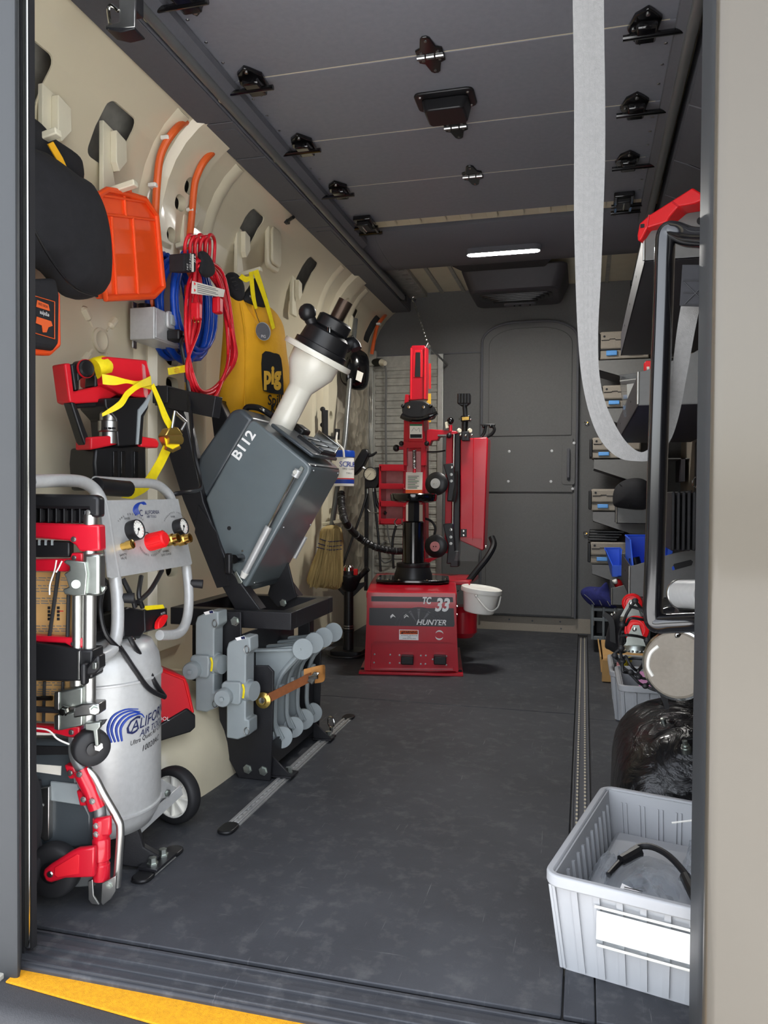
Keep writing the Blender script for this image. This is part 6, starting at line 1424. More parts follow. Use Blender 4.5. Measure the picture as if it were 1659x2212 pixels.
MB().tube(spline(pxs([(807, 1062), (812, 1110), (818, 1170), (822, 1235)], Y=YR-0.03), 5), 0.0065, 8).build('air_hose', 'black_plastic', gh)
MB().tube(spline(pxs([(856, 1135), (848, 1170), (850, 1228)], Y=YR-0.03), 5), 0.0065, 8).build('air_hose', 'black_plastic', gh)
MB().tube(spline(pxs([(808, 1055), (812, 1080), (820, 1098), (834, 1110)], Y=YR+0.02), 5), 0.009, 8).build('air_hose', 'black_plastic', gh)
MB().tube(spline(pxs([(794, 1100), (800, 1106), (818, 1108)], Y=YR-0.05), 4), 0.0025, 6).build('wire_hook', 'steel', gh)
MB().span((px(790, 1000, Y=YR).x, YR-0.02, 0.3), (px(797, 1000, Y=YR).x, YR+0.0, px(797, 1030, Y=YR).z)).build('mount_post', 'black_steel', gh, bev=0.002)
# corrugated suction hose
ch2 = thing('corrugated_hose', 'black corrugated hose curving from the left wall to the tyre changer', 'hose', px(760, 1150, Y=3.75))
P_ = spline([px(737, 1063, X=-1.16), px(739, 1100, X=-1.14), px(748, 1130, X=-1.10), px(775, 1160, Y=3.72), px(812, 1182, Y=3.74), px(850, 1190, Y=3.76), px(868, 1190, Y=3.78)], 10)
MB().tube(P_, [0.0165+0.0025*(i % 2) for i in range(len(P_))], 12).build('hose', 'black_plastic', ch2, ang=20)
for k in range(4, len(P_)-3, 6):
    d_ = (P_[k+1]-P_[k-1]).normalized(); MB().lathe([(0.0195, -0.0008), (0.0195, 0.0008)], P_[k], d_, 16).build('ring', 'print_grey', ch2)
MB().cyl(px(739, 1052, X=-1.16), px(737, 1066, X=-1.16), 0.012).build('cuff', 'hook_white', ch2)

# white bucket hung on the machine
wb = thing('white_bucket', 'small white plastic bucket with lid hung on the tyre changer', 'bucket', px(1034, 1325, Y=3.5))
ba = V((0.12, 0.0, 1)).normalized(); bc = px(1034, 1322, Y=3.5)
MB().lathe([(0.066, 0), (0.070, 0.004), (0.084, 0.098), (0.080, 0.098), (0.066, 0.006), (0.001, 0.006)], bc, ba, 36).build('pail', 'white_plastic', wb)
MB().lathe([(0.084, 0.092), (0.093, 0.092), (0.095, 0.098), (0.093, 0.112), (0.087, 0.115), (0.082, 0.108), (0.001, 0.106)], bc, ba, 40).build('lid', 'white_plastic', wb)
MB().tube(spline([bc+V((0.0, -0.085, 0.085)), bc+V((0.02, -0.10, 0.06)), bc+V((0.06, -0.09, 0.02)), bc+V((0.09, -0.04, 0.03)), bc+V((0.10, 0.0, 0.075))], 5), 0.0035, 8).build('bail_handle', 'white_plastic', wb)
MB().ball(bc+V((0, -0.086, 0.085)), 0.007).build('bail_lug', 'white_plastic', wb)
MB().tube(spline([bc+V((-0.09, -0.02, 0.10)), bc+V((-0.115, -0.03, 0.08)), bc+V((-0.11, -0.03, 0.02))], 4), 0.005, 8).build('hang_hook', 'black_steel', wb)

# chain from the roof to the column
cn = thing('chain', 'thin steel chain hanging from the roof to the changer column', 'chain', px(925, 750, Y=4.1))
c0_, c1_ = px(894, 652, Y=4.2), px(925, 745, Y=3.84)
nl = 26
for i in range(nl):
    p = c0_.lerp(c1_, (i+0.5)/nl); d_ = (c1_-c0_).normalized(); s_ = d_.cross(V((0, 1, 0)) if i % 2 else V((0, 0, 1)).cross(d_)).normalized()
    L_ = (c1_-c0_).length/nl*0.75
    MB().tube([p+d_*L_*math.cos(t)+s_*0.005*math.sin(t) for t in [k*math.pi/4 for k in range(8)]], 0.0016, 5, closed=True).build('link', 'steel', cn)
MB().tube([c0_+V((0.010*math.cos(k*math.pi/5), 0, 0.014+0.014*math.sin(k*math.pi/5))) for k in range(10)], 0.0025, 6, closed=True).build('snap_hook', 'chrome', cn)
MB().tube([c1_+V((0.010*math.cos(k*math.pi/5), 0, -0.010+0.014*math.sin(k*math.pi/5))) for k in range(10)], 0.0025, 6, closed=True).build('snap_hook', 'chrome', cn)
# clear safety film post with yellow sticker behind column
gp = thing('window_guard', 'narrow clear plastic guard strip with yellow sticker beside the red column', 'guard', px(925, 1000, Y=4.0))
MB().prism(pxs([(921, 745), (930, 745), (930, 1300), (921, 1300)], Y=3.98), (0, 0.006, 0)).build('sheet', 'clear_plastic', gp, smooth=False)
MB().cyl(px(925.5, 748, Y=3.986), V((px(925.5, 748, Y=3.986).x, BY-0.01, px(925.5, 748, Y=3.986).z)), 0.006).build('stand_off', 'steel', gp)
MB().prism(pxs([(922, 850), (931, 850), (931, 912), (922, 912)], Y=3.976), (0, 0.002, 0)).build('sticker', 'print_tan', gp)
MB().prism(pxs([(926, 785), (931, 785), (931, 840), (926, 840)], Y=3.976), (0, 0.002, 0)).build('sticker', 'print_red', gp)
# plug and grey flex on the aluminium panel
pg = thing('wall_plug', 'grey power flex plugged in high on the ribbed aluminium panel', 'plug', px(822, 790, Y=4.5))
MB().cyl(px(808, 783, Y=4.54), px(824, 783, Y=4.50), 0.026, 0.024).build('plug_body', 'black_plastic', pg)
MB().cyl(px(824, 783, Y=4.50), px(832, 785, Y=4.48), 0.022, 0.014).build('plug_cap', 'hook_white', pg)
MB().tube(spline(pxs([(830, 786), (834, 810), (833, 900), (834, 1000), (835, 1080), (838, 1150), (850, 1200), (830, 1215), (818, 1190), (832, 1170)], Y=4.52), 6), 0.006, 8).build('flex', 'print_grey', pg)
MB().box(px(805, 775, Y=4.53), (0.05, 0.03, 0.09)).build('mount_plate', 'dull_alu', pg, bev=0.002)
MB().tube(pxs([(804, 790), (812, 803)], Y=4.46), 0.004, 8).build('lever', 'steel', pg)

# ================================================================== left wall, forward part
br = thing('broom', 'straw hand broom hanging head down on a cream hook', 'broom', px(705, 1268, X=-1.19))
PBm2 = Plane(px(705, 1200, X=-1.19), (1, -0.6, 0))
hd = MB()
random.seed(3)
MB().pillow(spline(PBm2.ps([(697, 1140), (736, 1140), (740, 1200), (736, 1268), (700, 1270), (665, 1262), (672, 1225), (690, 1180)]), 4, True), PBm2.N, 0.03, 0.03).build('straw_head', 'straw', br, ang=70)
bb_ = MB()
for k in range(130):
    f = random.random(); u0 = 699+36*f; u1 = 666+74*f+random.uniform(-3, 3); v1 = 1262+random.uniform(-6, 10)
    o0 = random.uniform(0.0, 0.034)
    bb_.tube([PBm2.p(u0, 1142, o0), PBm2.p((u0+u1)/2+2, 1205, o0+0.008*math.sin(f*3.1)), PBm2.p(u1, v1, o0*0.9)], 0.0016, 3, caps=False)
o = bb_.build('bristles', 'straw', br, smooth=False, recalc=False); o['kind'] = 'stuff'
for v in (1168, 1178, 1186): MB().tube(spline(PBm2.ps([(691-(v-1168)*0.35, v-4), (712, v+2), (738, v)], 0.034), 5), 0.0022, 6).build('stitching', 'print_navy', br)
MB().tube([px(768, 690, X=-1.22), px(757, 800, X=-1.20), px(745, 950, X=-1.19), px(728, 1060, X=-1.19), px(716, 1142, X=-1.19)], 0.0135, 12).build('handle', 'grey_tube', br)
hook(716, 1128, 'cream hook carrying the straw broom head', X=-1.25, s=0.5, peg=(735, 1128))
# black U bracket
ub = thing('wall_bracket', 'black U-shaped steel bracket fixed to the wall above the tub', 'bracket', px(715, 940, X=-1.24))
MB().prism(pxs([(699, 885), (709, 886), (709, 940), (727, 945), (727, 926), (735, 927), (734, 950), (700, 945)], X=-1.235), (-0.012, 0, 0)).build('bracket', 'black_steel', ub, bev=0.002)
for v in (884, 918, 952): MB().ball(px(697, v, X=-1.25), 0.013).build('plug', 'rubber', ub)
# wipes tub
sb = thing('wipes_tub', 'white tub of hand wipes with blue lid and printed label', 'tub', px(742, 1052, X=-1.15))
sc_ = px(742, 1050, X=-1.15); st_ = px(742, 985, X=-1.15); hh = st_.z-sc_.z; rr = 0.052
MB().lathe([(rr*0.98, 0), (rr, 0.006), (rr, hh-0.01), (rr*0.96, hh)], sc_, Z_, 36).build('tub', 'white_plastic', sb)
MB().lathe([(rr*1.0, hh-0.008), (rr*1.07, hh-0.006), (rr*1.07, hh+0.018), (rr*1.0, hh+0.026), (rr*0.85, hh+0.022), (0.001, hh+0.020)], sc_, Z_, 36).build('lid', 'blue_hose', sb)
MB().lathe([(rr+0.0006, 0.012), (rr+0.0006, 0.032)], sc_, Z_, 36).build('label_band', 'print_blue', sb)
MB().lathe([(rr+0.0007, 0.033), (rr+0.0007, 0.038)], sc_, Z_, 36).build('label_stripe', 'print_red', sb)
MB().tube(spline([sc_+V((0.02, -0.056, hh-0.01)), sc_+V((0.015, -0.06, hh+0.03)), sc_+V((-0.02, -0.05, hh+0.065)), px(728, 935, X=-1.2)], 5), 0.005, 8).build('bail_handle', 'white_plastic', sb)
def wraptext(s_, c_, r, ang, z, h, m, par):
    n_w = len(s_); w_ = h*0.72
    for i, chh in enumerate(s_):
        t = ang+(i-(n_w-1)/2)*w_/r
        d_ = V((math.cos(t), math.sin(t), 0)); text('label_lettering', chh, c_+d_*(r+0.0012)+Z_*z, V((-math.sin(t), math.cos(t), 0)), Z_, h, m, par)
wraptext('SCRUBS', sc_, rr, math.radians(-35), 0.105, 0.026, 'print_blue', sb)
wraptext('HAND CLEANER', sc_, rr, math.radians(-40), 0.083, 0.008, 'print_black', sb)
wraptext('TOWELS', sc_, rr, math.radians(-40), 0.062, 0.008, 'print_grey', sb)
# black pouch under the cream hook
bpz = thing('black_pouch', 'glossy black packaged pouch hanging behind the balancer spindle', 'pouch', px(770, 840, X=-1.2))
PZ = Plane(px(770, 790, X=-1.18), (0.8, -0.7, 0))
MB().pillow(spline(PZ.ps([(745, 770), (762, 752), (790, 765), (797, 800), (790, 838), (765, 842), (740, 825), (737, 795)]), 4, True), PZ.N, 0.05, 0.05).build('pouch', 'black_gloss', bpz, ang=60)
MB().prism(PZ.ps([(772, 800), (785, 806), (780, 826), (768, 820)], 0.052), PZ.N*0.001).build('sticker', 'paper', bpz)
for a in ([(757, 770), (762, 800), (760, 835)], [(782, 775), (788, 805), (782, 835)]): MB().tube(spline(PZ.ps(a, 0.040), 4), 0.003, 6).build('fold', 'black_gloss', bpz)
MB().prism(PZ.ps([(740, 742), (757, 724), (762, 745), (758, 770), (745, 772)], -0.03), PZ.N*0.03).build('hang_tab', 'black_plastic', bpz, bev=0.004)
# inflator gun
ig = thing('tyre_inflator', 'black inflator gun clipped beside the round gauge', 'inflator', px(775, 1030, Y=3.75))
MB().prism(pxs([(760, 1005), (781, 970), (792, 969), (797, 980), (783, 1008), (768, 1024), (761, 1028)], Y=3.76), (0, 0.05, 0)).build('grip', 'black_plastic', ig, bev=0.008)
MB().tube(spline(pxs([(790, 984), (804, 983), (814, 976)], Y=3.78), 4), [0.012, 0.011, 0.010, 0.009, 0.008, 0.007, 0.006, 0.005, 0.004], 10).build('trigger', 'black_plastic', ig)
MB().cyl(px(778, 1006, Y=3.77), px(790, 1014, Y=3.78), 0.007).build('swivel', 'steel', ig)
# black centring press (stand with handles)
jk = thing('bead_press_stand', 'black upright press with two angled handles and red clips', 'press', px(755, 1392, X=-1.12))
jc = px(753, 1300, X=-1.12); jx, jy = jc.x, jc.y
zj = lambda v: px(753, v, X=-1.12).z
MB().lathe([(0.026, 0), (0.026, 0.09), (0.028, 0.092), (0.028, 0.10), (0.024, 0.102), (0.024, zj(1290)), (0.04, zj(1285)), (0.055, zj(1270)), (0.065, zj(1262)), (0.065, zj(1256)), (0.035, zj(1254)), (0.03, zj(1246))], V((jx, jy, 0.03)), Z_, 28).build('post', 'black_plastic', jk)
MB().lathe([(0.026, zj(1250)), (0.026, zj(1238)), (0.018, zj(1234)), (0.001, zj(1234))], V((jx, jy, 0.03)), Z_, 20).build('top_nut', 'chrome', jk)
for s_ in (-1, 1):
    MB().cyl(V((jx+s_*0.035, jy, zj(1268)+0.03)), V((jx+s_*0.10, jy-0.01, zj(1240)+0.03)), 0.013, 0.015).build('handle', 'black_plastic', jk)
    MB().box((jx+s_*0.045, jy-0.03, zj(1247)+0.03), (0.018, 0.02, 0.03)).build('clip', 'bright_red', jk, bev=0.003)
    MB().prism([V((jx+s_*0.02, jy, zj(1290))), V((jx+s_*0.085, jy, zj(1262))), V((jx+s_*0.085, jy, zj(1256))), V((jx+s_*0.02, jy, zj(1262)))], (0, 0.012, 0)).build('wing', 'black_steel', jk, bev=0.002)
for v in (1352, 1357, 1362): MB().lathe([(0.0275, 0), (0.0275, 0.005)], V((jx, jy, zj(v))), Z_, 24).build('ring', 'steel', jk)
MB().prism([V((jx+a, jy+b, 0)) for a, b in rrect(0.16, 0.14, 0.03)], (0, 0, 0.032)).build('base', 'black_steel', jk, bev=0.004)
MB().tube(spline([V((jx-0.09, jy-0.05, 0.02)), V((jx-0.05, jy-0.12, 0.015)), V((jx+0.05, jy-0.12, 0.015)), V((jx+0.10, jy-0.05, 0.02))], 5), 0.006, 8).build('foot_ring', 'black_steel', jk)
# ================================================================== right-hand side: strap, grab handle
WB = [((1236, -60), (1304, -60), 1.27), ((1238, 60), (1305, 60), 1.265), ((1240, 200), (1307, 200), 1.26), ((1240, 340), (1307, 340), 1.25), ((1240, 470), (1303, 470), 1.245), ((1243, 600), (1298, 600), 1.24), ((1248, 720), (1292, 720), 1.24), ((1257, 820), (1295, 810), 1.245), ((1275, 900), (1308, 870), 1.25), ((1300, 955), (1330, 920), 1.255), ((1335, 988), (1353, 955), 1.26), ((1372, 996), (1378, 975), 1.265), ((1410, 992), (1398, 972), 1.265), ((1446, 955), (1428, 940), 1.26), ((1466, 900), (1440, 885), 1.25), ((1482, 820), (1450, 815), 1.235), ((1500, 720), (1462, 715), 1.22), ((1516, 640), (1474, 640), 1.20), ((1524, 575), (1480, 575), 1.19)]
ps_ = thing('pull_strap', 'grey webbing pull strap looping down from the roll-up door', 'strap', px(1372, 996, Y=1.26))
L_ = spline([px(*a, Y=y) for a, b, y in WB], 5); R_ = spline([px(*b, Y=y) for a, b, y in WB], 5)
MB().ribbon(L_, R_, 0.0022).build('webbing', 'webbing', ps_, ang=70)
for f in (0.32, 0.5, 0.68):
    d_ = [(L_[i].lerp(R_[i], f)) for i in range(len(L_))]
    nrm_ = (L_[3]-L_[0]).cross(R_[0]-L_[0]).normalized()
    if nrm_.y > 0: nrm_ = -nrm_
    b_ = MB()
    for i in range(0, 48): b_.bar(d_[i]+nrm_*0.0012, d_[i].lerp(d_[i+1], 0.6)+nrm_*0.0012, 0.0008, 0.0003, nrm_)
    b_.build('stitch_line', 'print_grey', ps_, smooth=False)
PE = Plane(px(1500, 610, Y=1.175), (-0.4, -1, 0))
MB().prism(PE.ps([(1474, 572), (1530, 572), (1530, 662), (1468, 660)]), -PE.N*0.004).build('sewn_end', 'black_cloth', ps_)
for a, b in (((1478, 610), (1526, 658)), ((1478, 658), (1526, 610)), ((1476, 606), (1528, 606)), ((1474, 658), (1528, 658)), ((1476, 632), (1528, 632))): MB().tube(PE.ps([a, b], 0.0006), 0.0008, 5).build('cross_stitch', 'rubber', ps_)
gh_ = thing('grab_handle', 'thick black glossy grab handle on the right door frame', 'grab handle', px(1412, 1365, Y=1.21))
GP = [px(1535, 515, Y=1.16), px(1490, 512, Y=1.195), px(1456, 500, Y=1.215), px(1440, 505, Y=1.22), px(1436, 545, Y=1.22), px(1433, 640, Y=1.22), px(1427, 800, Y=1.22), px(1422, 950, Y=1.22), px(1417, 1120, Y=1.22), px(1412, 1270, Y=1.22), px(1411, 1325, Y=1.22), px(1418, 1346, Y=1.218), px(1450, 1346, Y=1.205), px(1500, 1344, Y=1.18), px(1535, 1343, Y=1.16)]
MB().tube(spline(GP, 6), 0.0148, 20).build('handle_tube', 'black_gloss', gh_, ang=80)
MB().box(px(1522, 515, Y=1.16)+V((0.02, 0, 0)), (0.03, 0.05, 0.08)).build('mount_foot', 'black_plastic', gh_, bev=0.006)
MB().box(px(1522, 1344, Y=1.16)+V((0.02, 0, 0)), (0.03, 0.05, 0.08)).build('mount_foot', 'black_plastic', gh_, bev=0.006)

# ================================================================== steel shelving
XW = 0.499
def shelf(cor, zbot, lip, y1, label, xa=None, endh=0.16, sl=0.05):
    """cor: pixel of the near lower front corner; the tray runs away from the camera along the wall"""
    P_ = px(cor[0], cor[1], Z=zbot); x0_, y0_ = P_.x, P_.y
    t = thing('shelf_tray', label, 'shelf', (x0_, (y0_+y1)/2, zbot), 'steel shelf trays on the right wall')
    MB().span((x0_, y0_, zbot), (XW, y1, zbot+0.004)).build('tray_floor', 'shelf_dark', t)
    MB().span((x0_, y0_, zbot), (x0_+0.004, y1, zbot+lip)).build('front_lip', 'shelf_dark', t, bev=0.001, seg=1)
    for y in (y0_, y1-0.004):
        MB().prism([V((x0_, y, zbot)), V((XW, y, zbot)), V((XW, y, zbot+lip+endh)), V((x0_+sl+0.10, y, zbot+lip+0.05)), V((x0_+0.02, y, zbot+lip+0.004)), V((x0_, y, zbot+lip))], (0, 0.004, 0)).build('end_panel', 'shelf_grey', t, bev=0.001, seg=1)
    MB().tube([V((x0_-0.001, y0_, zbot+0.004)), V((x0_-0.001, y0_, zbot+lip))], 0.004, 8).build('end_weld', 'alu', t)
    MB().span((XW-0.004, y0_, zbot), (XW, y1, zbot+lip+endh)).build('back_panel', 'shelf_dark', t)
    for k in range(3):
        yy = y0_+(y1-y0_)*(0.25+0.25*k); MB().lathe([(0.004, 0), (0.004, 0.001)], V((x0_, yy, zbot+lip*0.6)), (-1, 0, 0), 10).build('lip_hole', 'rubber', t)
    return t, x0_, y0_
s1, sx1, sy1 = shelf((1392, 566), 1.45, 0.10, 3.75, 'top steel shelf tray under the red bracket')
s2, sx2, sy2 = shelf((1379, 876), 1.06, 0.10, 4.0, 'upper middle steel shelf tray with a clear bag inside')
s4, sx4, sy4 = shelf((1360, 1290), 0.42, 0.115, 3.6, 'lower steel shelf tray with slotted end holding blue bins', endh=0.10)
s3, sx3, sy3 = shelf((1332, 1131), 0.66, 0.085, 4.17, 'middle steel shelf tray below the dark hat', endh=0.08)
# slot in the lower tray's end panel
MB().prism([p for p in pxs([(1453, 1224), (1456, 1218), (1492, 1209), (1497, 1213), (1494, 1221), (1458, 1231)], Y=sy4-0.001)], (0, -0.001, 0)).build('end_slot', 'rubber', s4)
MB().prism(pxs([(1451, 1226), (1455, 1222), (1458, 1230), (1453, 1232)], Y=sy4-0.0025), (0, -0.001, 0)).build('slot_edge', 'blue_plastic', s4)
# upright posts of the shelving
up = thing('shelf_upright', 'dark perforated steel upright behind the grab handle', 'upright', (0.49, 2.6, 0.0))
MB().span((0.4995, 2.60, 0.0), (0.5185, 2.64, 1.60)).build('post', 'shelf_dark', up, bev=0.002)
MB().span((0.505, 2.2, 0.75), (0.517, 3.9, 1.05)).build('back_sheet', 'shelf_dark', up)
MB().span((0.505, 2.2, 1.15), (0.517, 3.9, 1.42)).build('back_sheet', 'shelf_dark', up)
for k in range(9): MB().box((0.4993, 2.62, 0.3+0.15*k), (0.002, 0.018, 0.05)).build('post_slot', 'rubber', up)
# red plastic bracket on the top tray
rbk = thing('red_bracket', 'angular red plastic wheel-chock shaped bracket above the top shelf', 'bracket', px(1440, 470, Y=2.1))
PR = Plane(px(1440, 460, Y=2.24), (-0.45, -0.9, 0))
MB().prism(PR.ps([(1376, 508), (1381, 482), (1402, 464), (1495, 405), (1513, 416), (1519, 430), (1500, 440), (1465, 446), (1446, 468), (1440, 480), (1398, 492), (1384, 520), (1377, 520)]), -PR.N*0.07).build('bracket_body', 'bright_red', rbk, bev=0.004)
MB().tube(PR.ps([(1402, 464), (1398, 492)], 0.001), 0.002, 6).build('fold_line', 'red_plastic', rbk)
MB().tube(PR.ps([(1452, 436), (1466, 446)], 0.001), 0.002, 6).build('fold_line', 'red_plastic', rbk)
MB().box(PR.p(1388, 488, 0.001), (0.012, 0.003, 0.01)).build('slot', 'rubber', rbk)
MB().prism(pxs([(1448, 482), (1470, 448), (1560, 425), (1560, 520), (1448, 512)], Y=sy1-0.006), (0, 0.005, 0)).build('end_plate', 'shelf_grey', s1, bev=0.001, seg=1)
MB().lathe([(0.011, 0), (0.011, 0.001)], px(1514, 477, Y=sy1-0.007), (0, -1, 0), 18).build('end_hole', 'rubber', s1)
# grip tag in the upper middle tray
rtg = thing('red_clip', 'small bright red plastic clip standing in the upper middle tray', 'clip', px(1400, 806, Y=sy2+0.03))
MB().prism(pxs([(1391, 785), (1396, 779), (1407, 779), (1408, 808), (1391, 806)], Y=sy2+0.03), (0, 0.02, 0)).build('clip_body', 'bright_red', rtg, bev=0.002)
MB().prism(pxs([(1397, 792), (1403, 792), (1402, 812), (1398, 812)], Y=sy2+0.028), (0, 0.004, 0)).build('clip_tongue', 'paper', rtg)
zbg = thing('zip_bag', 'clear zip bag of paper cards leaning in the upper middle tray', 'bag', px(1365, 880, Y=sy2+0.5))
PZb = Plane(px(1362, 850, Y=3.1), (-0.3, -1, 0.1))
MB().prism(PZb.ps([(1338, 810), (1420, 800), (1420, 905), (1347, 900)]), -PZb.N*0.006).build('bag_film', 'plastic_film', zbg, smooth=False)
MB().prism(PZb.ps([(1354, 830), (1420, 822), (1420, 890), (1356, 880)], -0.0015), -PZb.N*0.003).build('card', 'paper', zbg)
MB().tube(PZb.ps([(1339, 823), (1420, 813)], 0.001), 0.0015, 6).build('zip_line', 'white_plastic', zbg)

# ================================================================== moulded cases at the front end
def case_(u0, v0, v1, lab, y=4.22, blue=True, w=0.26, wide=0.6):
    a, b = px(u0, v0, Y=y), px(u0, v1, Y=y); h = a.z-b.z; x = a.x
    t = thing('storage_case', lab, 'case', (x+w/2, y+0.1, b.z), 'moulded storage cases by the bulkhead')
    zb = b.z
    MB().span((x+0.012, y+0.01, zb+h*0.36), (x+w, y+0.20, zb+h)).build('case_lid', 'bulkhead_side', t, bev=0.010)
    MB().span((x+0.012, y+0.012, zb), (x+w, y+0.198, zb+h*0.33)).build('case_base', 'bulkhead_side', t, bev=0.006)
    MB().span((x, y+0.004, zb+h*0.05), (x+0.014, y+0.19, zb+h*0.93)).build('side_rail', 'black_plastic', t, bev=0.004)
    MB().span((x+0.014, y+0.006, zb+h*0.33), (x+w, y+0.012, zb+h*0.37)).build('parting_line', 'rubber', t)
    if blue:
        MB().span((x+0.045, y-0.002, zb+h*0.12), (x+0.10, y+0.012, zb+h*0.30)).build('latch', 'sky_blue', t, bev=0.003)
        MB().span((x+0.15, y-0.002, zb+h*0.12), (x+0.22, y+0.012, zb+h*0.30)).build('latch', 'sky_blue', t, bev=0.003)
    MB().tube([V((x+0.02, y+0.008, zb+h*0.68)), V((x+0.06, y+0.008, zb+h*0.68)), V((x+0.062, y+0.008, zb+h*0.72)), V((x+0.09, y+0.008, zb+h*0.72)), V((x+0.092, y+0.008, zb+h*0.68)), V((x+0.16, y+0.008, zb+h*0.68))], 0.002, 6).build('groove', 'rubber', t)
    MB().lathe([(0.006, 0), (0.006, 0.001)], V((x+0.035, y+0.009, zb+h*0.82)), (0, -1, 0), 12).build('lock_hole', 'rubber', t)
    return x, zb
def carrier(u0, v0, lab, y=4.20, w=0.30):
    a = px(u0, v0, Y=y); t = thing('case_carrier', lab, 'shelf bracket', (a.x+w/2, y+0.1, a.z-0.06), 'case carriers by the bulkhead')
    MB().prism([V((a.x, y, a.z)), V((a.x+w, y, a.z)), V((a.x+w, y, a.z-0.12)), V((a.x+0.18, y, a.z-0.115)), V((a.x, y, a.z-0.055))], (0, 0.004, 0)).build('bracket_face', 'shelf_grey', t)
    MB().span((a.x, y, a.z-0.004), (a.x+w+0.18, y+0.24, a.z)).build('ledge', 'shelf_grey', t)
    MB().prism([V((a.x, y, a.z-0.055)), V((a.x+0.18, y, a.z-0.115)), V((a.x+0.18, y+0.24, a.z-0.115)), V((a.x, y+0.24, a.z-0.055))], (0, 0, 0.003)).build('underside', 'shelf_dark', t)
    MB().span((XW-0.02, y, a.z-0.12), (XW, y+0.24, a.z)).build('wall_flange', 'shelf_dark', t)
for (u0, v0, v1, lab) in ((1291, 716, 776, 'top storage case behind the grey strap, blue latches showing'), (1296, 832, 880, 'second storage case from the top with a long blue latch'), (1274, 945, 990, 'third storage case from the top with black side rail'), (1272, 1056, 1103, 'fourth storage case from the top, under the dark hat'), (1270, 1170, 1217, 'lowest storage case with slim black organiser on top')):
    case_(u0, v0, v1, lab)
for (u0, v0, lab) in ((1293, 777, 'topmost grey carrier bracket under the cases'), (1298, 881, 'second grey carrier bracket from the top'), (1283, 991, 'third grey carrier bracket from the top'), (1281, 1104, 'fourth grey carrier bracket from the top'), (1279, 1218, 'lowest grey carrier bracket under the cases')):
    carrier(u0, v0, lab)
og = thing('slim_organiser', 'stack of slim black ribbed organisers on the lowest storage case', 'organiser', px(1300, 1168, Y=4.25))
a = px(1270, 1169, Y=4.22)
for k in range(4): MB().span((a.x+0.003*k, 4.23+0.002*k, a.z+0.003+0.014*k), (a.x+0.15+0.012*k, 4.41, a.z+0.0155+0.014*k)).build('organiser_layer', 'black_plastic', og, bev=0.003)
# dark soft cap lying on the middle tray
cp = thing('soft_hat', 'dark grey soft fabric hat lying above the middle tray', 'hat', px(1365, 1095, Y=3.95))
PCp = Plane(px(1365, 1070, Y=3.92), (-0.1, -1, 0))
MB().pillow(spline(PCp.ps([(1326, 1060), (1340, 1042), (1365, 1033), (1392, 1036), (1405, 1055), (1400, 1098), (1345, 1098), (1325, 1090)]), 4, True), PCp.N, 0.06, 0.06).build('crown', 'black_cloth', cp, ang=60)
MB().tube(spline(PCp.ps([(1338, 1046), (1352, 1060), (1358, 1094)], 0.045), 4), 0.002, 6).build('panel_seam', 'rubber', cp)
MB().pillow(spline(PCp.ps([(1382, 1055), (1404, 1040), (1408, 1078), (1390, 1088)]), 3, True), PCp.N, 0.03, 0.03).build('strap_tab', 'black_plastic', cp)

# ================================================================== blue bins
def blue_bin(pts_face, y, d, lab):
    q = pxs(pts_face, Y=y); zb = min(p.z for p in q)
    t = thing('blue_bin', lab, 'bin', (sum(p.x for p in q)/4, y+d/2, zb), 'blue stacking bins')
    TLf, TRf, BRf, BLf = q; e = V((0, d, 0)); th = 0.005
    MB().prism([BLf, BRf, BRf+V((0, 0, (TRf.z-BRf.z)*0.45)), BLf+V((0, 0, (TLf.z-BLf.z)*0.45))], (0, th, 0)).build('front_wall', 'blue_plastic', t, bev=0.001, seg=1)
    MB().prism([BLf+e, BRf+e, TRf+e, TLf+e], (0, th, 0)).build('rear_wall', 'blue_plastic', t, bev=0.001, seg=1)
    for a_, b_, s_ in ((BLf, TLf, 1), (BRf, TRf, -1)):
        MB().prism([a_, a_+V((0, 0, (b_.z-a_.z)*0.45)), b_+e*0.35, b_+e, a_+e], (th*s_, 0, 0)).build('side_wall', 'blue_plastic', t, bev=0.001, seg=1)
    MB().prism([BLf, BRf, BRf+e, BLf+e], (0, 0, th)).build('bin_floor', 'blue_plastic', t)
    MB().tube([TLf+e*0.35, TLf+e, TRf+e, TRf+e*0.35], 0.004, 6).build('rim', 'blue_plastic', t)
    return t
blue_bin([(1366, 1170), (1455, 1170), (1455, 1272), (1366, 1272)], sy4+0.06, 0.50, 'larger blue bin with black cylinders in the lower tray')
bc1 = px(1385, 1255, Y=sy4+0.2)
cy_ = thing('black_cylinder', 'short black tube standing in the larger blue bin', 'tube', bc1, 'black tubes in the blue bin')
MB().lathe([(0.021, 0), (0.021, 0.11), (0.017, 0.11), (0.017, 0.01), (0.001, 0.01)], V((bc1.x, bc1.y, 0.445)), V((-0.25, 0.1, 1)), 22).build('tube', 'black_plastic', cy_)
cz = thing('grey_cylinder', 'short dark grey tube leaning in the larger blue bin', 'tube', bc1+V((0.05, 0.05, 0)), 'black tubes in the blue bin')
MB().lathe([(0.021, 0), (0.021, 0.11), (0.017, 0.11), (0.017, 0.01), (0.001, 0.01)], V((bc1.x+0.055, bc1.y+0.05, 0.445)), V((-0.2, 0.1, 1)), 22).build('tube', 'dark_case', cz)
MB().prism(pxs([(1443, 1180), (1454, 1184), (1452, 1200), (1442, 1200)], Y=sy4+0.03), (0, 0.01, 0)).build('wrapper', 'blue_plastic', cz)
s5, sx5, sy5 = shelf((1322, 1308), 0.30, 0.08, 3.95, 'small low steel shelf tray beyond the red casters', endh=0.06)
blue_bin([(1309, 1191), (1345, 1191), (1345, 1246), (1322, 1246)], 3.90, 0.25, 'smaller blue bin beyond the lower tray')
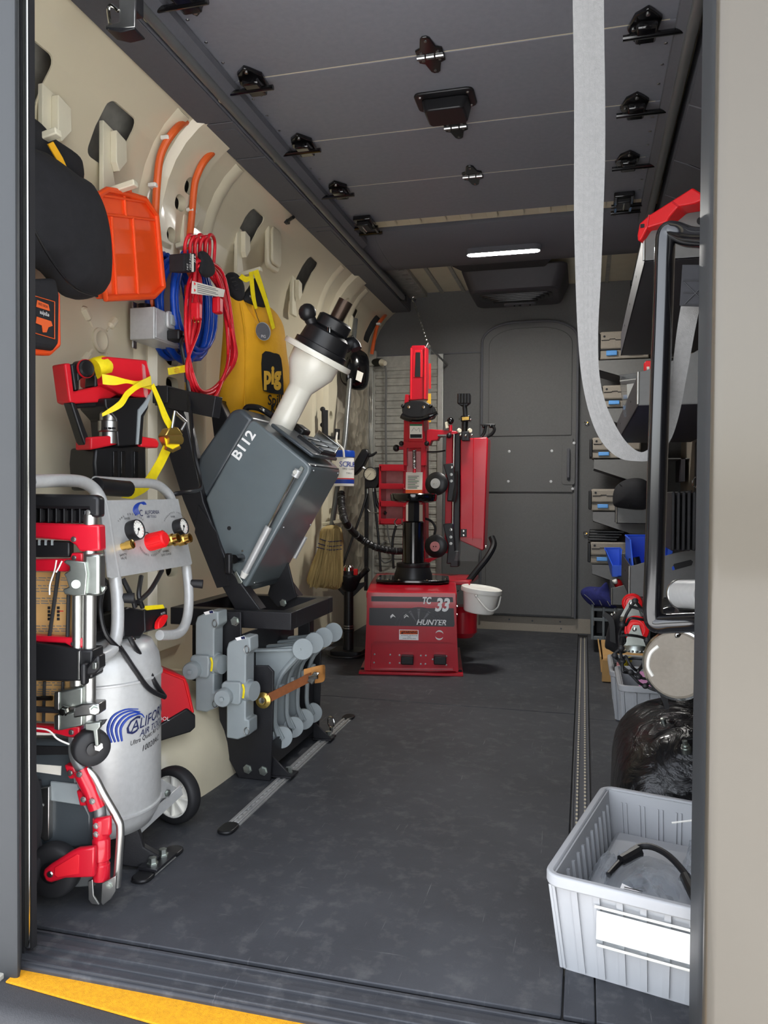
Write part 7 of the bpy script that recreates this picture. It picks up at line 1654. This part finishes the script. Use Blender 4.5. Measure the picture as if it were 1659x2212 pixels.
rg = thing('rag_pack', 'red and white plastic packet below the smaller blue bin', 'packet', px(1338, 1268, Y=3.93))
MB().pillow(spline(pxs([(1325, 1252), (1340, 1252), (1346, 1268), (1330, 1270)], Y=3.93), 3, True), Y_*-1, 0.02).build('red_part', 'bright_red', rg)
MB().pillow(spline(pxs([(1322, 1254), (1332, 1250), (1334, 1260), (1326, 1262)], Y=3.91), 3, True), Y_*-1, 0.02).build('white_part', 'white_plastic', rg)

# ================================================================== crate, jacket, cardboard
XC0, XC1 = px(1262, 1380, Z=0.02).x, 0.36
YC0 = 4.02; YC1 = 4.42
cz0 = 0.02
cr = thing('plastic_crate', 'dark grey open-sided plastic crate by the bulkhead', 'crate', (0.2, 4.2, 0.0))
zc = px(1300, 1312, Y=YC0).z; xc0 = px(1277, 1340, Y=YC0).x
zb_ = px(1290, 1382, Y=YC0).z; xcr = xc0+0.34
for z in (zb_+0.01, (zb_+zc)/2+0.02, zc-0.012): MB().span((xc0, YC0, z-0.008), (xcr, YC0+0.012, z+0.008)).build('rail', 'dark_crate', cr, bev=0.002)
for k in range(7): MB().span((xc0+(xcr-xc0-0.012)*k/6, YC0-0.002, zb_), (xc0+(xcr-xc0-0.012)*k/6+0.012, YC0+0.012, zc)).build('post', 'dark_crate', cr, bev=0.002)
for k in range(6):
    y = YC0+(YC1-YC0)*k/5; MB().span((xc0, y, zb_), (xc0+0.012, y+0.014, zc+0.02)).build('post', 'dark_crate', cr, bev=0.002)
for z in (zb_+0.03, zc-0.0): MB().span((xc0, YC0, z-0.02), (xc0+0.010, YC1, z+0.012)).build('rail', 'dark_crate', cr, bev=0.002)
MB().span((xc0+0.004, YC0+0.02, zb_), (xc0+0.008, YC1, zc-0.01)).build('side_sheet', 'dark_crate', cr)
MB().span((xc0, YC0, zb_), (xcr, YC1, zb_+0.008)).build('crate_floor', 'dark_crate', cr)
MB().span((xc0+0.02, YC0+0.09, zb_+0.01), (xcr-0.02, YC1-0.03, zc-0.02)).build('liner', 'rubber', cr, bev=0.01)
cb_ = thing('cardboard_box', 'brown cardboard carton under the dark crate', 'box', (0.14, 3.6, 0))
kx0, ky0 = px(1300, 1474, Z=0).x, px(1300, 1474, Z=0).y
kh = px(1303, 1422, Y=ky0).z
MB().span((kx0+0.004, ky0+0.012, 0.0), (kx0+0.20, ky0+0.45, kh)).build('carton', 'cardboard', cb_, bev=0.004)
MB().span((kx0, ky0, 0.003), (kx0+0.20, ky0+0.008, kh-0.006)).build('flap', 'cardboard', cb_, bev=0.002)
MB().prism([V((kx0-0.004, ky0+0.01, kh*0.4)), V((kx0-0.004, ky0+0.45, kh*0.4)), V((kx0-0.012, ky0+0.45, kh*1.02)), V((kx0-0.008, ky0+0.02, kh*1.02))], (0.006, 0, 0)).build('flap', 'cardboard', cb_)
MB().span((kx0+0.09, ky0-0.0008, 0.004), (kx0+0.11, ky0, kh-0.007)).build('tape', 'tan_web', cb_)
MB().span((kx0+0.004, ky0+0.05, kh+0.001), (kx0+0.30, ky0+0.40, zb_-0.002)).build('upper_carton', 'cardboard', cb_, bev=0.004)
jk2 = thing('folded_jacket', 'navy blue quilted jacket bundled on top of the crate', 'jacket', px(1295, 1300, Y=4.1))
PJ = Plane(px(1295, 1290, Y=4.05), (-0.2, -1, 0.25))
MB().pillow(spline(PJ.ps([(1254, 1282), (1268, 1268), (1300, 1268), (1311, 1258), (1318, 1280), (1332, 1312), (1300, 1310), (1275, 1307)]), 4, True), PJ.N, 0.06, 0.08).build('bundle', 'blue_cloth', jk2, ang=70)
for a in ([(1272, 1275), (1290, 1290), (1300, 1308)], [(1284, 1272), (1304, 1288), (1318, 1309)], [(1262, 1284), (1276, 1296), (1284, 1306)]): MB().tube(spline(PJ.ps(a, 0.05), 4), 0.0018, 6).build('quilt_stitch', 'print_grey', jk2)

# ================================================================== grey divider bins
def grey_bin(x0, y0, x1, y1, z0, h, lab, rot=0.0, ribs=True, flare=0.02):
    t = thing('grey_bin', lab, 'bin', ((x0+x1)/2, (y0+y1)/2, z0), 'light grey plastic bins')
    cx_, cy_ = (x0+x1)/2, (y0+y1)/2; R = Matrix.Rotation(rot, 4, 'Z'); M = Matrix.Translation((cx_, cy_, z0)) @ R
    w, d = (x1-x0)/2, (y1-y0)/2; wb, db = w-flare, d-flare; th = 0.004
    def wall(p0, p1, q1, q0, inn, nm): return MB(M).prism([V(p0), V(p1), V(q1), V(q0)], V(inn)*th).build(nm, 'grey_bin', t, smooth=False)
    wall((-wb, -db, 0), (wb, -db, 0), (w, -d, h), (-w, -d, h), (0, 1, 0), 'front_wall'); wall((-wb, db, 0), (wb, db, 0), (w, d, h), (-w, d, h), (0, -1, 0), 'rear_wall')
    wall((-wb, -db, 0), (-wb, db, 0), (-w, d, h), (-w, -d, h), (1, 0, 0), 'side_wall'); wall((wb, -db, 0), (wb, db, 0), (w, d, h), (w, -d, h), (-1, 0, 0), 'side_wall')
    MB(M).box((0, 0, 0.003), (2*wb, 2*db, 0.006)).build('bin_floor', 'grey_bin', t)
    e = 0.013
    o_ = rrect(2*(w+e), 2*(d+e), 0.03, 5); i_ = rrect(2*(w-0.001), 2*(d-0.001), 0.012, 5); n = len(o_)
    vs = [V((a, b, h-0.016)) for a, b in o_]+[V((a, b, h+0.004)) for a, b in o_]+[V((a, b, h+0.004)) for a, b in i_]+[V((a, b, h-0.016)) for a, b in i_]
    fs = [(k*n+i, k*n+(i+1) % n, ((k+1) % 4)*n+(i+1) % n, ((k+1) % 4)*n+i) for k in range(4) for i in range(n)]
    MB(M).add(vs, fs).build('rim', 'grey_bin', t, bev=0.003)
    if ribs:
        nr = max(4, int(2*w/0.036))
        for k in range(nr+1):
            f = -1+2*k/nr
            for s_ in (-1, 1):
                MB(M).prism([V((f*wb-0.005, s_*db, -0.0+0.004)), V((f*wb+0.005, s_*db, 0.004)), V((f*w+0.005, s_*d, h-0.016)), V((f*w-0.005, s_*d, h-0.016))], (0, s_*0.004, 0)).build('outer_rib', 'grey_bin', t, smooth=False)
                if 0 < k < nr:
                    for dd in (-0.006, 0.003): MB(M).prism([V((f*wb+dd, s_*(db-th), 0.006)), V((f*wb+dd+0.003, s_*(db-th), 0.006)), V((f*w+dd+0.003, s_*(d-th), h-0.02)), V((f*w+dd, s_*(d-th), h-0.02))], (0, -s_*0.005, 0)).build('inner_rib', 'grey_bin', t, smooth=False)
        nd = max(4, int(2*d/0.034))
        for k in range(nd+1):
            f = -1+2*k/nd
            for s_ in (-1, 1):
                MB(M).prism([V((s_*wb, f*db-0.005, 0.004)), V((s_*wb, f*db+0.005, 0.004)), V((s_*w, f*d+0.005, h-0.016)), V((s_*w, f*d-0.005, h-0.016))], (s_*0.004, 0, 0)).build('outer_rib', 'grey_bin', t, smooth=False)
                if 0 < k < nd:
                    MB(M).prism([V((s_*(wb-th), f*db-0.003, 0.006)), V((s_*(wb-th), f*db+0.003, 0.006)), V((s_*(w-th), f*d+0.003, h-0.02)), V((s_*(w-th), f*d-0.003, h-0.02))], (-s_*0.007, 0, 0)).build('inner_rib', 'grey_bin', t, smooth=False)
    return t, M
# front bin, turned a little towards the camera
bl_, br_ = px(1217, 2092, Z=0.0), px(1482, 2182, Z=0.0)
fx_ = (br_-bl_).normalized(); rot = math.radians(-13.5); fx_ = V((math.cos(rot), math.sin(rot), 0))
hb1 = px(1207, 1888, Y=bl_.y-0.01).z
WB1, DB1 = 0.29, 0.42
fyv = V((-fx_.y, fx_.x, 0)); cen = bl_+fx_*(WB1/2-0.016)+fyv*(DB1/2-0.016)
gb1, MBn = grey_bin(cen.x-WB1/2, cen.y-DB1/2, cen.x+WB1/2, cen.y+DB1/2, 0.0, hb1, 'large grey bin of bagged parts at the rear door with blank white label', rot, flare=0.016)
hd_ = MB(MBn); fl_ = 0.016
def fpt(a, b, off=0.006):   # a across front 0..1, b height 0..1
    w, d = WB1/2, DB1/2; wb, db = w-fl_, d-fl_; z = hb1*b; ww = wb+(w-wb)*b; dd = db+(d-db)*b
    return V(((-1+2*a)*ww, -dd-off, z))
MB(MBn).prism([fpt(0.25, 0.80), fpt(0.80, 0.80), fpt(0.78, 0.40), fpt(0.23, 0.40)], (0, -0.003, 0)).build('label_holder', 'clear_plastic', gb1, smooth=False)
MB(MBn).prism([fpt(0.25, 0.76, 0.0095), fpt(0.80, 0.76, 0.0095), fpt(0.79, 0.46, 0.0095), fpt(0.235, 0.46, 0.0095)], (0, -0.0008, 0)).build('blank_label', 'white_label', gb1, smooth=False)
for b in (0.80, 0.40): MB(MBn).tube([fpt(0.24, b, 0.010), fpt(0.80, b, 0.010)], 0.0022, 6).build('holder_edge', 'white_plastic', gb1)
# contents
def film(pts, z, amp, lab, seed, extra=None):
    random.seed(seed); n = 12; m = 9; vs = []; fs = []
    (ax_, ay_), (bx_, by_) = pts
    for j in range(m+1):
        for i in range(n+1):
            u_ = i/n; v_ = j/m; ed = math.sin(math.pi*u_)*math.sin(math.pi*v_)
            vs.append(V((ax_+(bx_-ax_)*u_, ay_+(by_-ay_)*v_, z+0.035*ed+random.uniform(-amp, amp))))
    for j in range(m):
        for i in range(n): a = j*(n+1)+i; fs.append((a, a+1, a+n+2, a+n+1))
    k = len(vs); vs2 = [v-V((0, 0, 0.03)) if 0 < idx % (n+1) < n and 0 < idx//(n+1) < m else v-V((0, 0, 0.004)) for idx, v in enumerate(vs)]
    fs2 = [tuple(x+k for x in f[::-1]) for f in fs]; bd = []
    for i in range(n): bd += [(i+1, i, i+k, i+1+k), (m*(n+1)+i, m*(n+1)+i+1, m*(n+1)+i+1+k, m*(n+1)+i+k)]
    for j in range(m): bd += [(j*(n+1), (j+1)*(n+1), (j+1)*(n+1)+k, j*(n+1)+k), ((j+1)*(n+1)+n, j*(n+1)+n, j*(n+1)+n+k, (j+1)*(n+1)+n+k)]
    t = thing('parts_bag', lab, 'bag', MBn @ V(((ax_+bx_)/2, (ay_+by_)/2, z-0.03)), 'clear bags in the grey bin')
    MB(MBn).add(vs+vs2, fs+fs2+bd).build('film', 'plastic_film', t, smooth=False)
    return t
zf = hb1*0.62
b1 = film(((-0.09, -0.15), (0.06, 0.06)), zf, 0.006, 'clear bag holding a black hose loop in the front grey bin', 1)
MB(MBn).tube(spline([V((-0.085, -0.06, zf+0.008)), V((-0.05, 0.03, zf+0.03)), V((0.0, 0.02, zf+0.034)), V((0.05, -0.04, zf+0.02)), V((0.075, -0.11, zf+0.008))], 6), 0.006, 10).build('hose_loop', 'black_plastic', b1)
MB(MBn).tube(spline([V((-0.07, -0.02, zf+0.02)), V((-0.045, 0.015, zf+0.03))], 4), 0.011, 10).build('hose_cuff', 'black_plastic', b1)
MB(MBn).tube([V((0.04, -0.03, zf+0.022)), V((0.075, -0.11, zf+0.010))], 0.010, 10).build('hose_cuff', 'black_plastic', b1)
MB(MBn).prism([V((-0.05, -0.12, zf+0.028)), V((0.02, -0.14, zf+0.02)), V((0.015, -0.16, zf+0.012)), V((-0.052, -0.145, zf+0.02))], (0, 0, 0.001)).build('bag_label', 'white_label', b1, smooth=False)
for k in range(4): MB(MBn).box(V((-0.03, -0.128-0.004*k, zf+0.0275-0.0015*k)), (0.03, 0.0014, 0.0006)).build('label_print', 'print_black', b1)
b2 = film(((0.03, -0.05), (0.13, 0.17)), zf+0.02, 0.007, 'clear zip bag leaning on the back wall of the front grey bin', 2)
MB(MBn).tube([V((0.0, 0.10, zf+0.06)), V((0.125, 0.12, zf+0.095))], 0.0018, 6).build('zip_line', 'white_plastic', b2)
b3 = film(((-0.12, -0.10), (-0.07, 0.05)), zf-0.01, 0.006, 'small crumpled clear bag in the left corner of the front grey bin', 3)
wt = thing('printed_packet', 'white printed paper packet in the right of the front grey bin', 'packet', MBn @ V((0.09, -0.12, zf)))
MB(MBn).pillow(spline([V((0.06, -0.16, zf)), V((0.12, -0.16, zf)), V((0.125, -0.07, zf+0.02)), V((0.075, -0.07, zf+0.02))], 3, True), (0, -0.2, 1), 0.014).build('packet', 'paper', wt)
for k in range(3): MB(MBn).tube([V((0.085, -0.145+0.02*k, zf+0.018+0.004*k)), V((0.105, -0.142+0.02*k, zf+0.018+0.004*k))], 0.0012, 6).build('print_mark', 'print_black', wt)
fillr = thing('parts_layer', 'folded clear plastic sheet covering the bottom of the front grey bin', 'plastic sheet', MBn @ V((0, 0, 0.006)))
MB(MBn).box((0, 0, zf*0.48), (WB1-0.05, DB1-0.06, zf*0.86)).build('sheet_stack', 'grey_bin', fillr, bev=0.01)
# two bins further in
q = px(1345, 1612, Z=0); h3 = px(1338, 1480, Y=q.y).z
gb3, M3 = grey_bin(q.x-0.004, q.y-0.01, 0.46, q.y+0.27, 0.0, h3, 'grey bin with pink sheet, nearer of the two under the shelves', 0.0, flare=0.012)
ps2 = thing('pink_sheet', 'pink translucent plastic sheet lying in the grey bin', 'sheet', (q.x+0.2, q.y+0.13, h3-0.02))
MB().prism([V((q.x+0.05, q.y+0.01, h3-0.05)), V((q.x+0.33, q.y+0.015, h3-0.045)), V((q.x+0.33, q.y+0.24, h3+0.0)), V((q.x+0.06, q.y+0.24, h3-0.01))], (0, 0, 0.006)).build('sheet', 'pink_film', ps2)
q2 = px(1328, 1557, Z=0); h2_ = px(1322, 1452, Y=q2.y).z
gb2, M2 = grey_bin(q2.x-0.006, q2.y-0.0, 0.46, q2.y+0.30, 0.0, h2_, 'grey bin with yellow and black parts, further under the shelves', 0.0, flare=0.012)
yp = thing('yellow_spanner', 'yellow plastic tool lying across the further grey bin', 'tool', (q2.x+0.12, q2.y+0.1, h2_))
MB().bar(px(1345, 1440, Y=q2.y+0.04), px(1362, 1424, Y=q2.y+0.2), 0.012, 0.02).build('bar', 'yellow_web', yp, bev=0.003)
MB().bar(px(1342, 1452, Y=q2.y+0.03), px(1352, 1442, Y=q2.y+0.08), 0.012, 0.03).build('bar', 'yellow_web', yp, bev=0.003)
rp_ = thing('red_fitting', 'small dark red ribbed fitting in the further grey bin', 'fitting', px(1335, 1440, Y=q2.y+0.06))
for k in range(3): MB().cyl(px(1332, 1433+5*k, Y=q2.y+0.06), px(1340, 1433+5*k, Y=q2.y+0.06), 0.005).build('rib', 'pink_steel', rp_)
MB().box(px(1334, 1448, Y=q2.y+0.08), (0.02, 0.02, 0.05)).build('body', 'black_plastic', rp_, bev=0.003)

# ================================================================== casters, net, dollies
def caster(u, v, y, r, lab, up_=1):
    c_ = px(u, v, Y=y); axd = V((-0.25, -0.95, 0.05)).normalized()
    t = thing('caster', lab, 'caster', c_-Z_*(r+0.035), 'red casters of the stowed dollies')
    MB().lathe([(0.010, -0.010), (r*0.8, -0.012), (r, -0.008), (r, 0.008), (r*0.8, 0.013), (r*0.62, 0.009), (r*0.4, 0.009), (r*0.3, 0.013), (0.001, 0.013)], c_, axd, 32).build('wheel', 'bright_red', t)
    for rr_ in (r*0.72,): MB().lathe([(rr_-0.001, 0.0125), (rr_+0.001, 0.0125), (rr_+0.001, 0.014), (rr_-0.001, 0.014)], c_, axd, 32, closed=True).build('ring', 'red_plastic', t)
    side = axd*0.018
    for s_ in (-1, 1):
        MB().prism([c_+side*s_+V((0.012, 0, 0.012)), c_+side*s_+V((0.03, 0, -r-0.01)), c_+side*s_+V((-0.03, 0, -r-0.01)), c_+side*s_+V((-0.004, 0, 0.012))], axd*0.003*s_).build('fork_cheek', 'zinc', t)
    MB().lathe([(0.036, -r-0.026), (0.036, -r-0.018), (0.030, -r-0.008), (0.012, -r-0.004)], c_, Z_, 24).build('swivel_plate', 'zinc', t)
    MB().lathe([(0.006, 0.02), (0.006, 0.024), (0.002, 0.026)], c_, axd, 12).build('axle_head', 'chrome', t)
    for k in range(7):
        t_ = -0.9+k*0.3; MB().ball(c_+V((0.035*math.sin(t_), -0.035*math.cos(t_), -r-0.022)), 0.004, n=8).build('bearing_ball', 'chrome', t)
    return t
YN = 2.25
caster(1366, 1303, 2.45, 0.030, 'red caster wheel of the rear dolly, under the lower tray')
caster(1374, 1358, YN, 0.036, 'red caster wheel of the front dolly, beside the grab handle')
# round dolly pad in a chrome ring
dp = thing('round_dolly', 'round grey padded dolly top with chrome rim held in the net', 'dolly', px(1460, 1510, Y=1.9))
dc_ = px(1462, 1436, Y=1.85); da = V((-0.42, -0.88, 0.14)).normalized()
MB().lathe([(0.066, -0.05), (0.072, -0.045), (0.076, -0.01), (0.076, 0.0), (0.070, 0.006), (0.04, 0.010), (0.001, 0.011)], dc_, da, 44).build('pad', 'bulkhead_side', dp)
MB().lathe([(0.075, -0.012), (0.080, -0.010), (0.080, 0.001), (0.075, 0.003)], dc_, da, 44, closed=True).build('rim', 'chrome', dp)
MB().lathe([(0.072, -0.075), (0.077, -0.07), (0.077, -0.05), (0.066, -0.05)], dc_, da, 44).build('body', 'zinc', dp)
MB().tube(spline(pxs([(1422, 1396), (1405, 1412), (1400, 1440), (1410, 1460)], Y=1.80), 5), 0.004, 8).build('release_lever', 'white_plastic', dp)
MB().box(px(1467, 1372, Y=1.86), (0.02, 0.02, 0.012)).build('clip', 'chrome', dp, bev=0.003)
# support under the dollies (black bench top)
bn = thing('dolly_bench', 'black padded bench carrying the stowed dollies against the wall', 'bench', (0.33, 2.2, 0.40))
MB().span((0.20, 2.0, 0.40), (XW, 2.6, 0.43)).build('deck', 'black_plastic', bn, bev=0.01)
MB().span((0.46, 2.0, 0.0), (XW, 2.06, 0.40)).build('leg', 'black_steel', bn)
MB().span((0.46, 2.40, 0.0), (XW, 2.46, 0.40)).build('leg', 'black_steel', bn)
MB().pillow(spline(pxs([(1420, 1315), (1520, 1305), (1530, 1366), (1430, 1366)], Y=2.0), 3, True), Y_*-1, 0.04).build('pad', 'black_gloss', bn)
bb2 = thing('black_rucksack', 'black nylon bag bundled under the net beside the crate', 'bag', px(1320, 1400, Y=2.9))
MB().pillow(spline(pxs([(1308, 1396), (1312, 1366), (1320, 1340), (1332, 1322), (1350, 1316), (1360, 1338), (1358, 1402), (1336, 1412), (1318, 1404)], Y=2.9), 4, True), V((-0.3, -1, 0)), 0.05, 0.10).build('body', 'black_cloth', bb2, ang=60)
MB().ribbon(spline(pxs([(1300, 1330), (1315, 1345), (1318, 1385)], Y=2.82), 4), spline(pxs([(1308, 1322), (1326, 1340), (1330, 1390)], Y=2.82), 4), 0.004).build('strap', 'black_plastic', bb2)
for u, v in ((1322, 1328), (1328, 1324)): MB().ball(px(u, v, Y=2.82), 0.006).build('snap', 'chrome', bb2)
# cargo net
cn_ = thing('cargo_net', 'black knotted elastic cargo net stretched around the dollies', 'net', px(1380, 1490, Y=1.95))
ncords = [
 [(1372, 1298), (1352, 1330), (1345, 1365), (1342, 1400)], [(1372, 1298), (1392, 1325), (1400, 1350)], [(1342, 1400), (1326, 1415), (1338, 1425), (1352, 1418)],
 [(1342, 1375), (1360, 1372), (1395, 1380), (1398, 1400), (1394, 1424)], [(1330, 1416), (1345, 1440), (1362, 1452), (1385, 1462)], [(1352, 1418), (1365, 1440), (1378, 1448), (1392, 1430), (1394, 1424)],
 [(1345, 1428), (1346, 1450), (1360, 1455), (1380, 1475), (1394, 1482)], [(1394, 1424), (1370, 1422), (1355, 1424)], [(1394, 1424), (1410, 1440), (1412, 1462), (1394, 1482)], [(1380, 1462), (1395, 1466), (1410, 1460)],
 [(1394, 1482), (1412, 1490), (1432, 1495), (1448, 1500)], [(1394, 1482), (1404, 1476), (1420, 1486), (1432, 1494)], [(1342, 1345), (1352, 1350), (1362, 1336), (1385, 1338), (1402, 1342)], [(1340, 1402), (1338, 1372), (1346, 1350)], [(1344, 1425), (1340, 1400), (1350, 1385), (1345, 1365)], [(1385, 1462), (1378, 1452), (1390, 1440), (1408, 1438)], [(1360, 1310), (1380, 1315), (1400, 1325)], [(1400, 1400), (1412, 1420), (1410, 1440)]]
random.seed(11)
for c_ in ncords: MB().tube(spline([px(a, b, Y=1.97+random.uniform(-0.03, 0.03)) for a, b in c_], 5), 0.0036, 8).build('cord', 'rubber', cn_)
for a, b in ((1342, 1400), (1394, 1424), (1394, 1482), (1345, 1428), (1380, 1462), (1372, 1298), (1432, 1495), (1344, 1350), (1328, 1416), (1398, 1384), (1362, 1452)):
    MB().ball(px(a, b, Y=1.955), 0.008, (1.0, 0.8, 0.9), 10).build('knot', 'rubber', cn_)
MB().prism(pxs([(1425, 1500), (1440, 1496), (1446, 1530), (1438, 1534)], Y=1.96), (0, 0.006, 0)).build('tail', 'rubber', cn_)

# ================================================================== right wheel arch in black film, studs
wa2 = struct(wheel_arch(0.519, 0.075, 'black_gloss', 1.74, 2.30, 0.27, 'wheel_arch_right', 0.5, 0.5))
m_ = MATS['black_gloss'].copy(); m_.name = 'wrinkled_black'
nb = m_.node_tree.nodes; pb = nb['Principled BSDF']; pb.inputs['Roughness'].default_value = 0.28; pb.inputs['Coat Weight'].default_value = 0.15; tcn = nb.new('ShaderNodeTexCoord'); nz_ = nb.new('ShaderNodeTexNoise'); nz_.inputs['Scale'].default_value = 16; nz_.inputs['Detail'].default_value = 5; nz_.inputs['Distortion'].default_value = 1.5
bu = nb.new('ShaderNodeBump'); bu.inputs['Strength'].default_value = 0.7; bu.inputs['Distance'].default_value = 0.02
m_.node_tree.links.new(tcn.outputs['Object'], nz_.inputs['Vector']); m_.node_tree.links.new(nz_.outputs['Fac'], bu.inputs['Height']); m_.node_tree.links.new(bu.outputs[0], pb.inputs['Normal'])
MATS['wrinkled_black'] = m_; wa2.data.materials[0] = m_
def surf_stud(u, v, Y):
    p = px(u, v, Y=Y); MB().lathe([(0.011, -0.02), (0.011, 0.004), (0.009, 0.004), (0.009, 0.010), (0.006, 0.010), (0.006, 0.022), (0.002, 0.023)], p, V((-0.2, -0.3, 1)), 12).build('stud', 'zinc', wa2)
surf_stud(1435, 1570, 1.93); surf_stud(1482, 1618, 1.80)
# silver roll and black bellows on the right edge
sr = thing('silver_duct', 'short silver metal tube lying on its side at the right frame', 'tube', px(1490, 1312, Y=1.62))
A_, B2_ = px(1468, 1283, Y=1.66), px(1530, 1285, Y=1.56)
d_ = (B2_-A_).normalized(); MB().lathe([(0.026, 0), (0.029, 0.004), (0.029, (B2_-A_).length), (0.02, (B2_-A_).length)], A_, d_, 28).build('tube', 'silver_paint', sr)
MB().lathe([(0.029, 0.0), (0.0305, 0.002), (0.0305, 0.008), (0.029, 0.010)], A_, d_, 28, closed=True).build('rolled_edge', 'steel', sr)
MB().span((A_.x-0.005, 1.58, A_.z-0.06), (XW, 1.70, A_.z-0.032)).build('cradle', 'black_steel', sr, bev=0.003)
bw = thing('black_bellows', 'row of upright black rubber mats behind the grab handle', 'mats', px(1480, 1190, Y=2.3), None)
for k in range(6):
    a_ = px(1455+11.5*k, 1062, Y=2.75); b_ = px(1453+11.5*k, 1190, Y=2.75)
    MB().span((a_.x-0.006, 2.75, b_.z), (a_.x+0.006, 3.25, a_.z)).build('mat', 'tyre', bw, bev=0.004)
kr = thing('key_ring', 'large steel key ring hanging above the black mats', 'ring', px(1506, 1052, Y=2.56))
c_ = px(1506, 1042, Y=2.56); MB().tube([c_+V((0.014*math.cos(k*math.pi/8), 0.005*math.cos(k*math.pi/8), 0.017*math.sin(k*math.pi/8))) for k in range(16)], 0.0018, 6, closed=True).build('ring', 'chrome', kr)
MB().cyl(c_+V((0.0, 0.002, -0.018)), c_+V((0.0, 0.002, -0.011)), 0.004).build('eye', 'steel', kr)
MB().tube([c_+V((0.01, 0, 0.012)), V((0.502, 2.60, c_.z+0.03))], 0.002, 6).build('cord', 'rubber', kr)
# tie-down pins on the bulkhead side
for (u, v, lab) in ((1266, 913, 'small steel eye bolt on the bulkhead beside the door, upper'), (1264, 1152, 'small steel eye bolt on the bulkhead beside the door, lower')):
    c_ = px(u, v, Y=BY-0.01); t = thing('eye_bolt', lab, 'eye bolt', c_, 'eye bolts on the bulkhead')
    MB().tube([c_+V((0.009*math.cos(k*math.pi/6), -0.004, 0.009*math.sin(k*math.pi/6))) for k in range(12)], 0.0025, 6, closed=True).build('eye', 'steel', t)
    MB().cyl(c_+V((0.008, 0.008, 0.0)), c_+V((0.008, -0.008, 0.0)), 0.004).build('shank', 'brass', t)
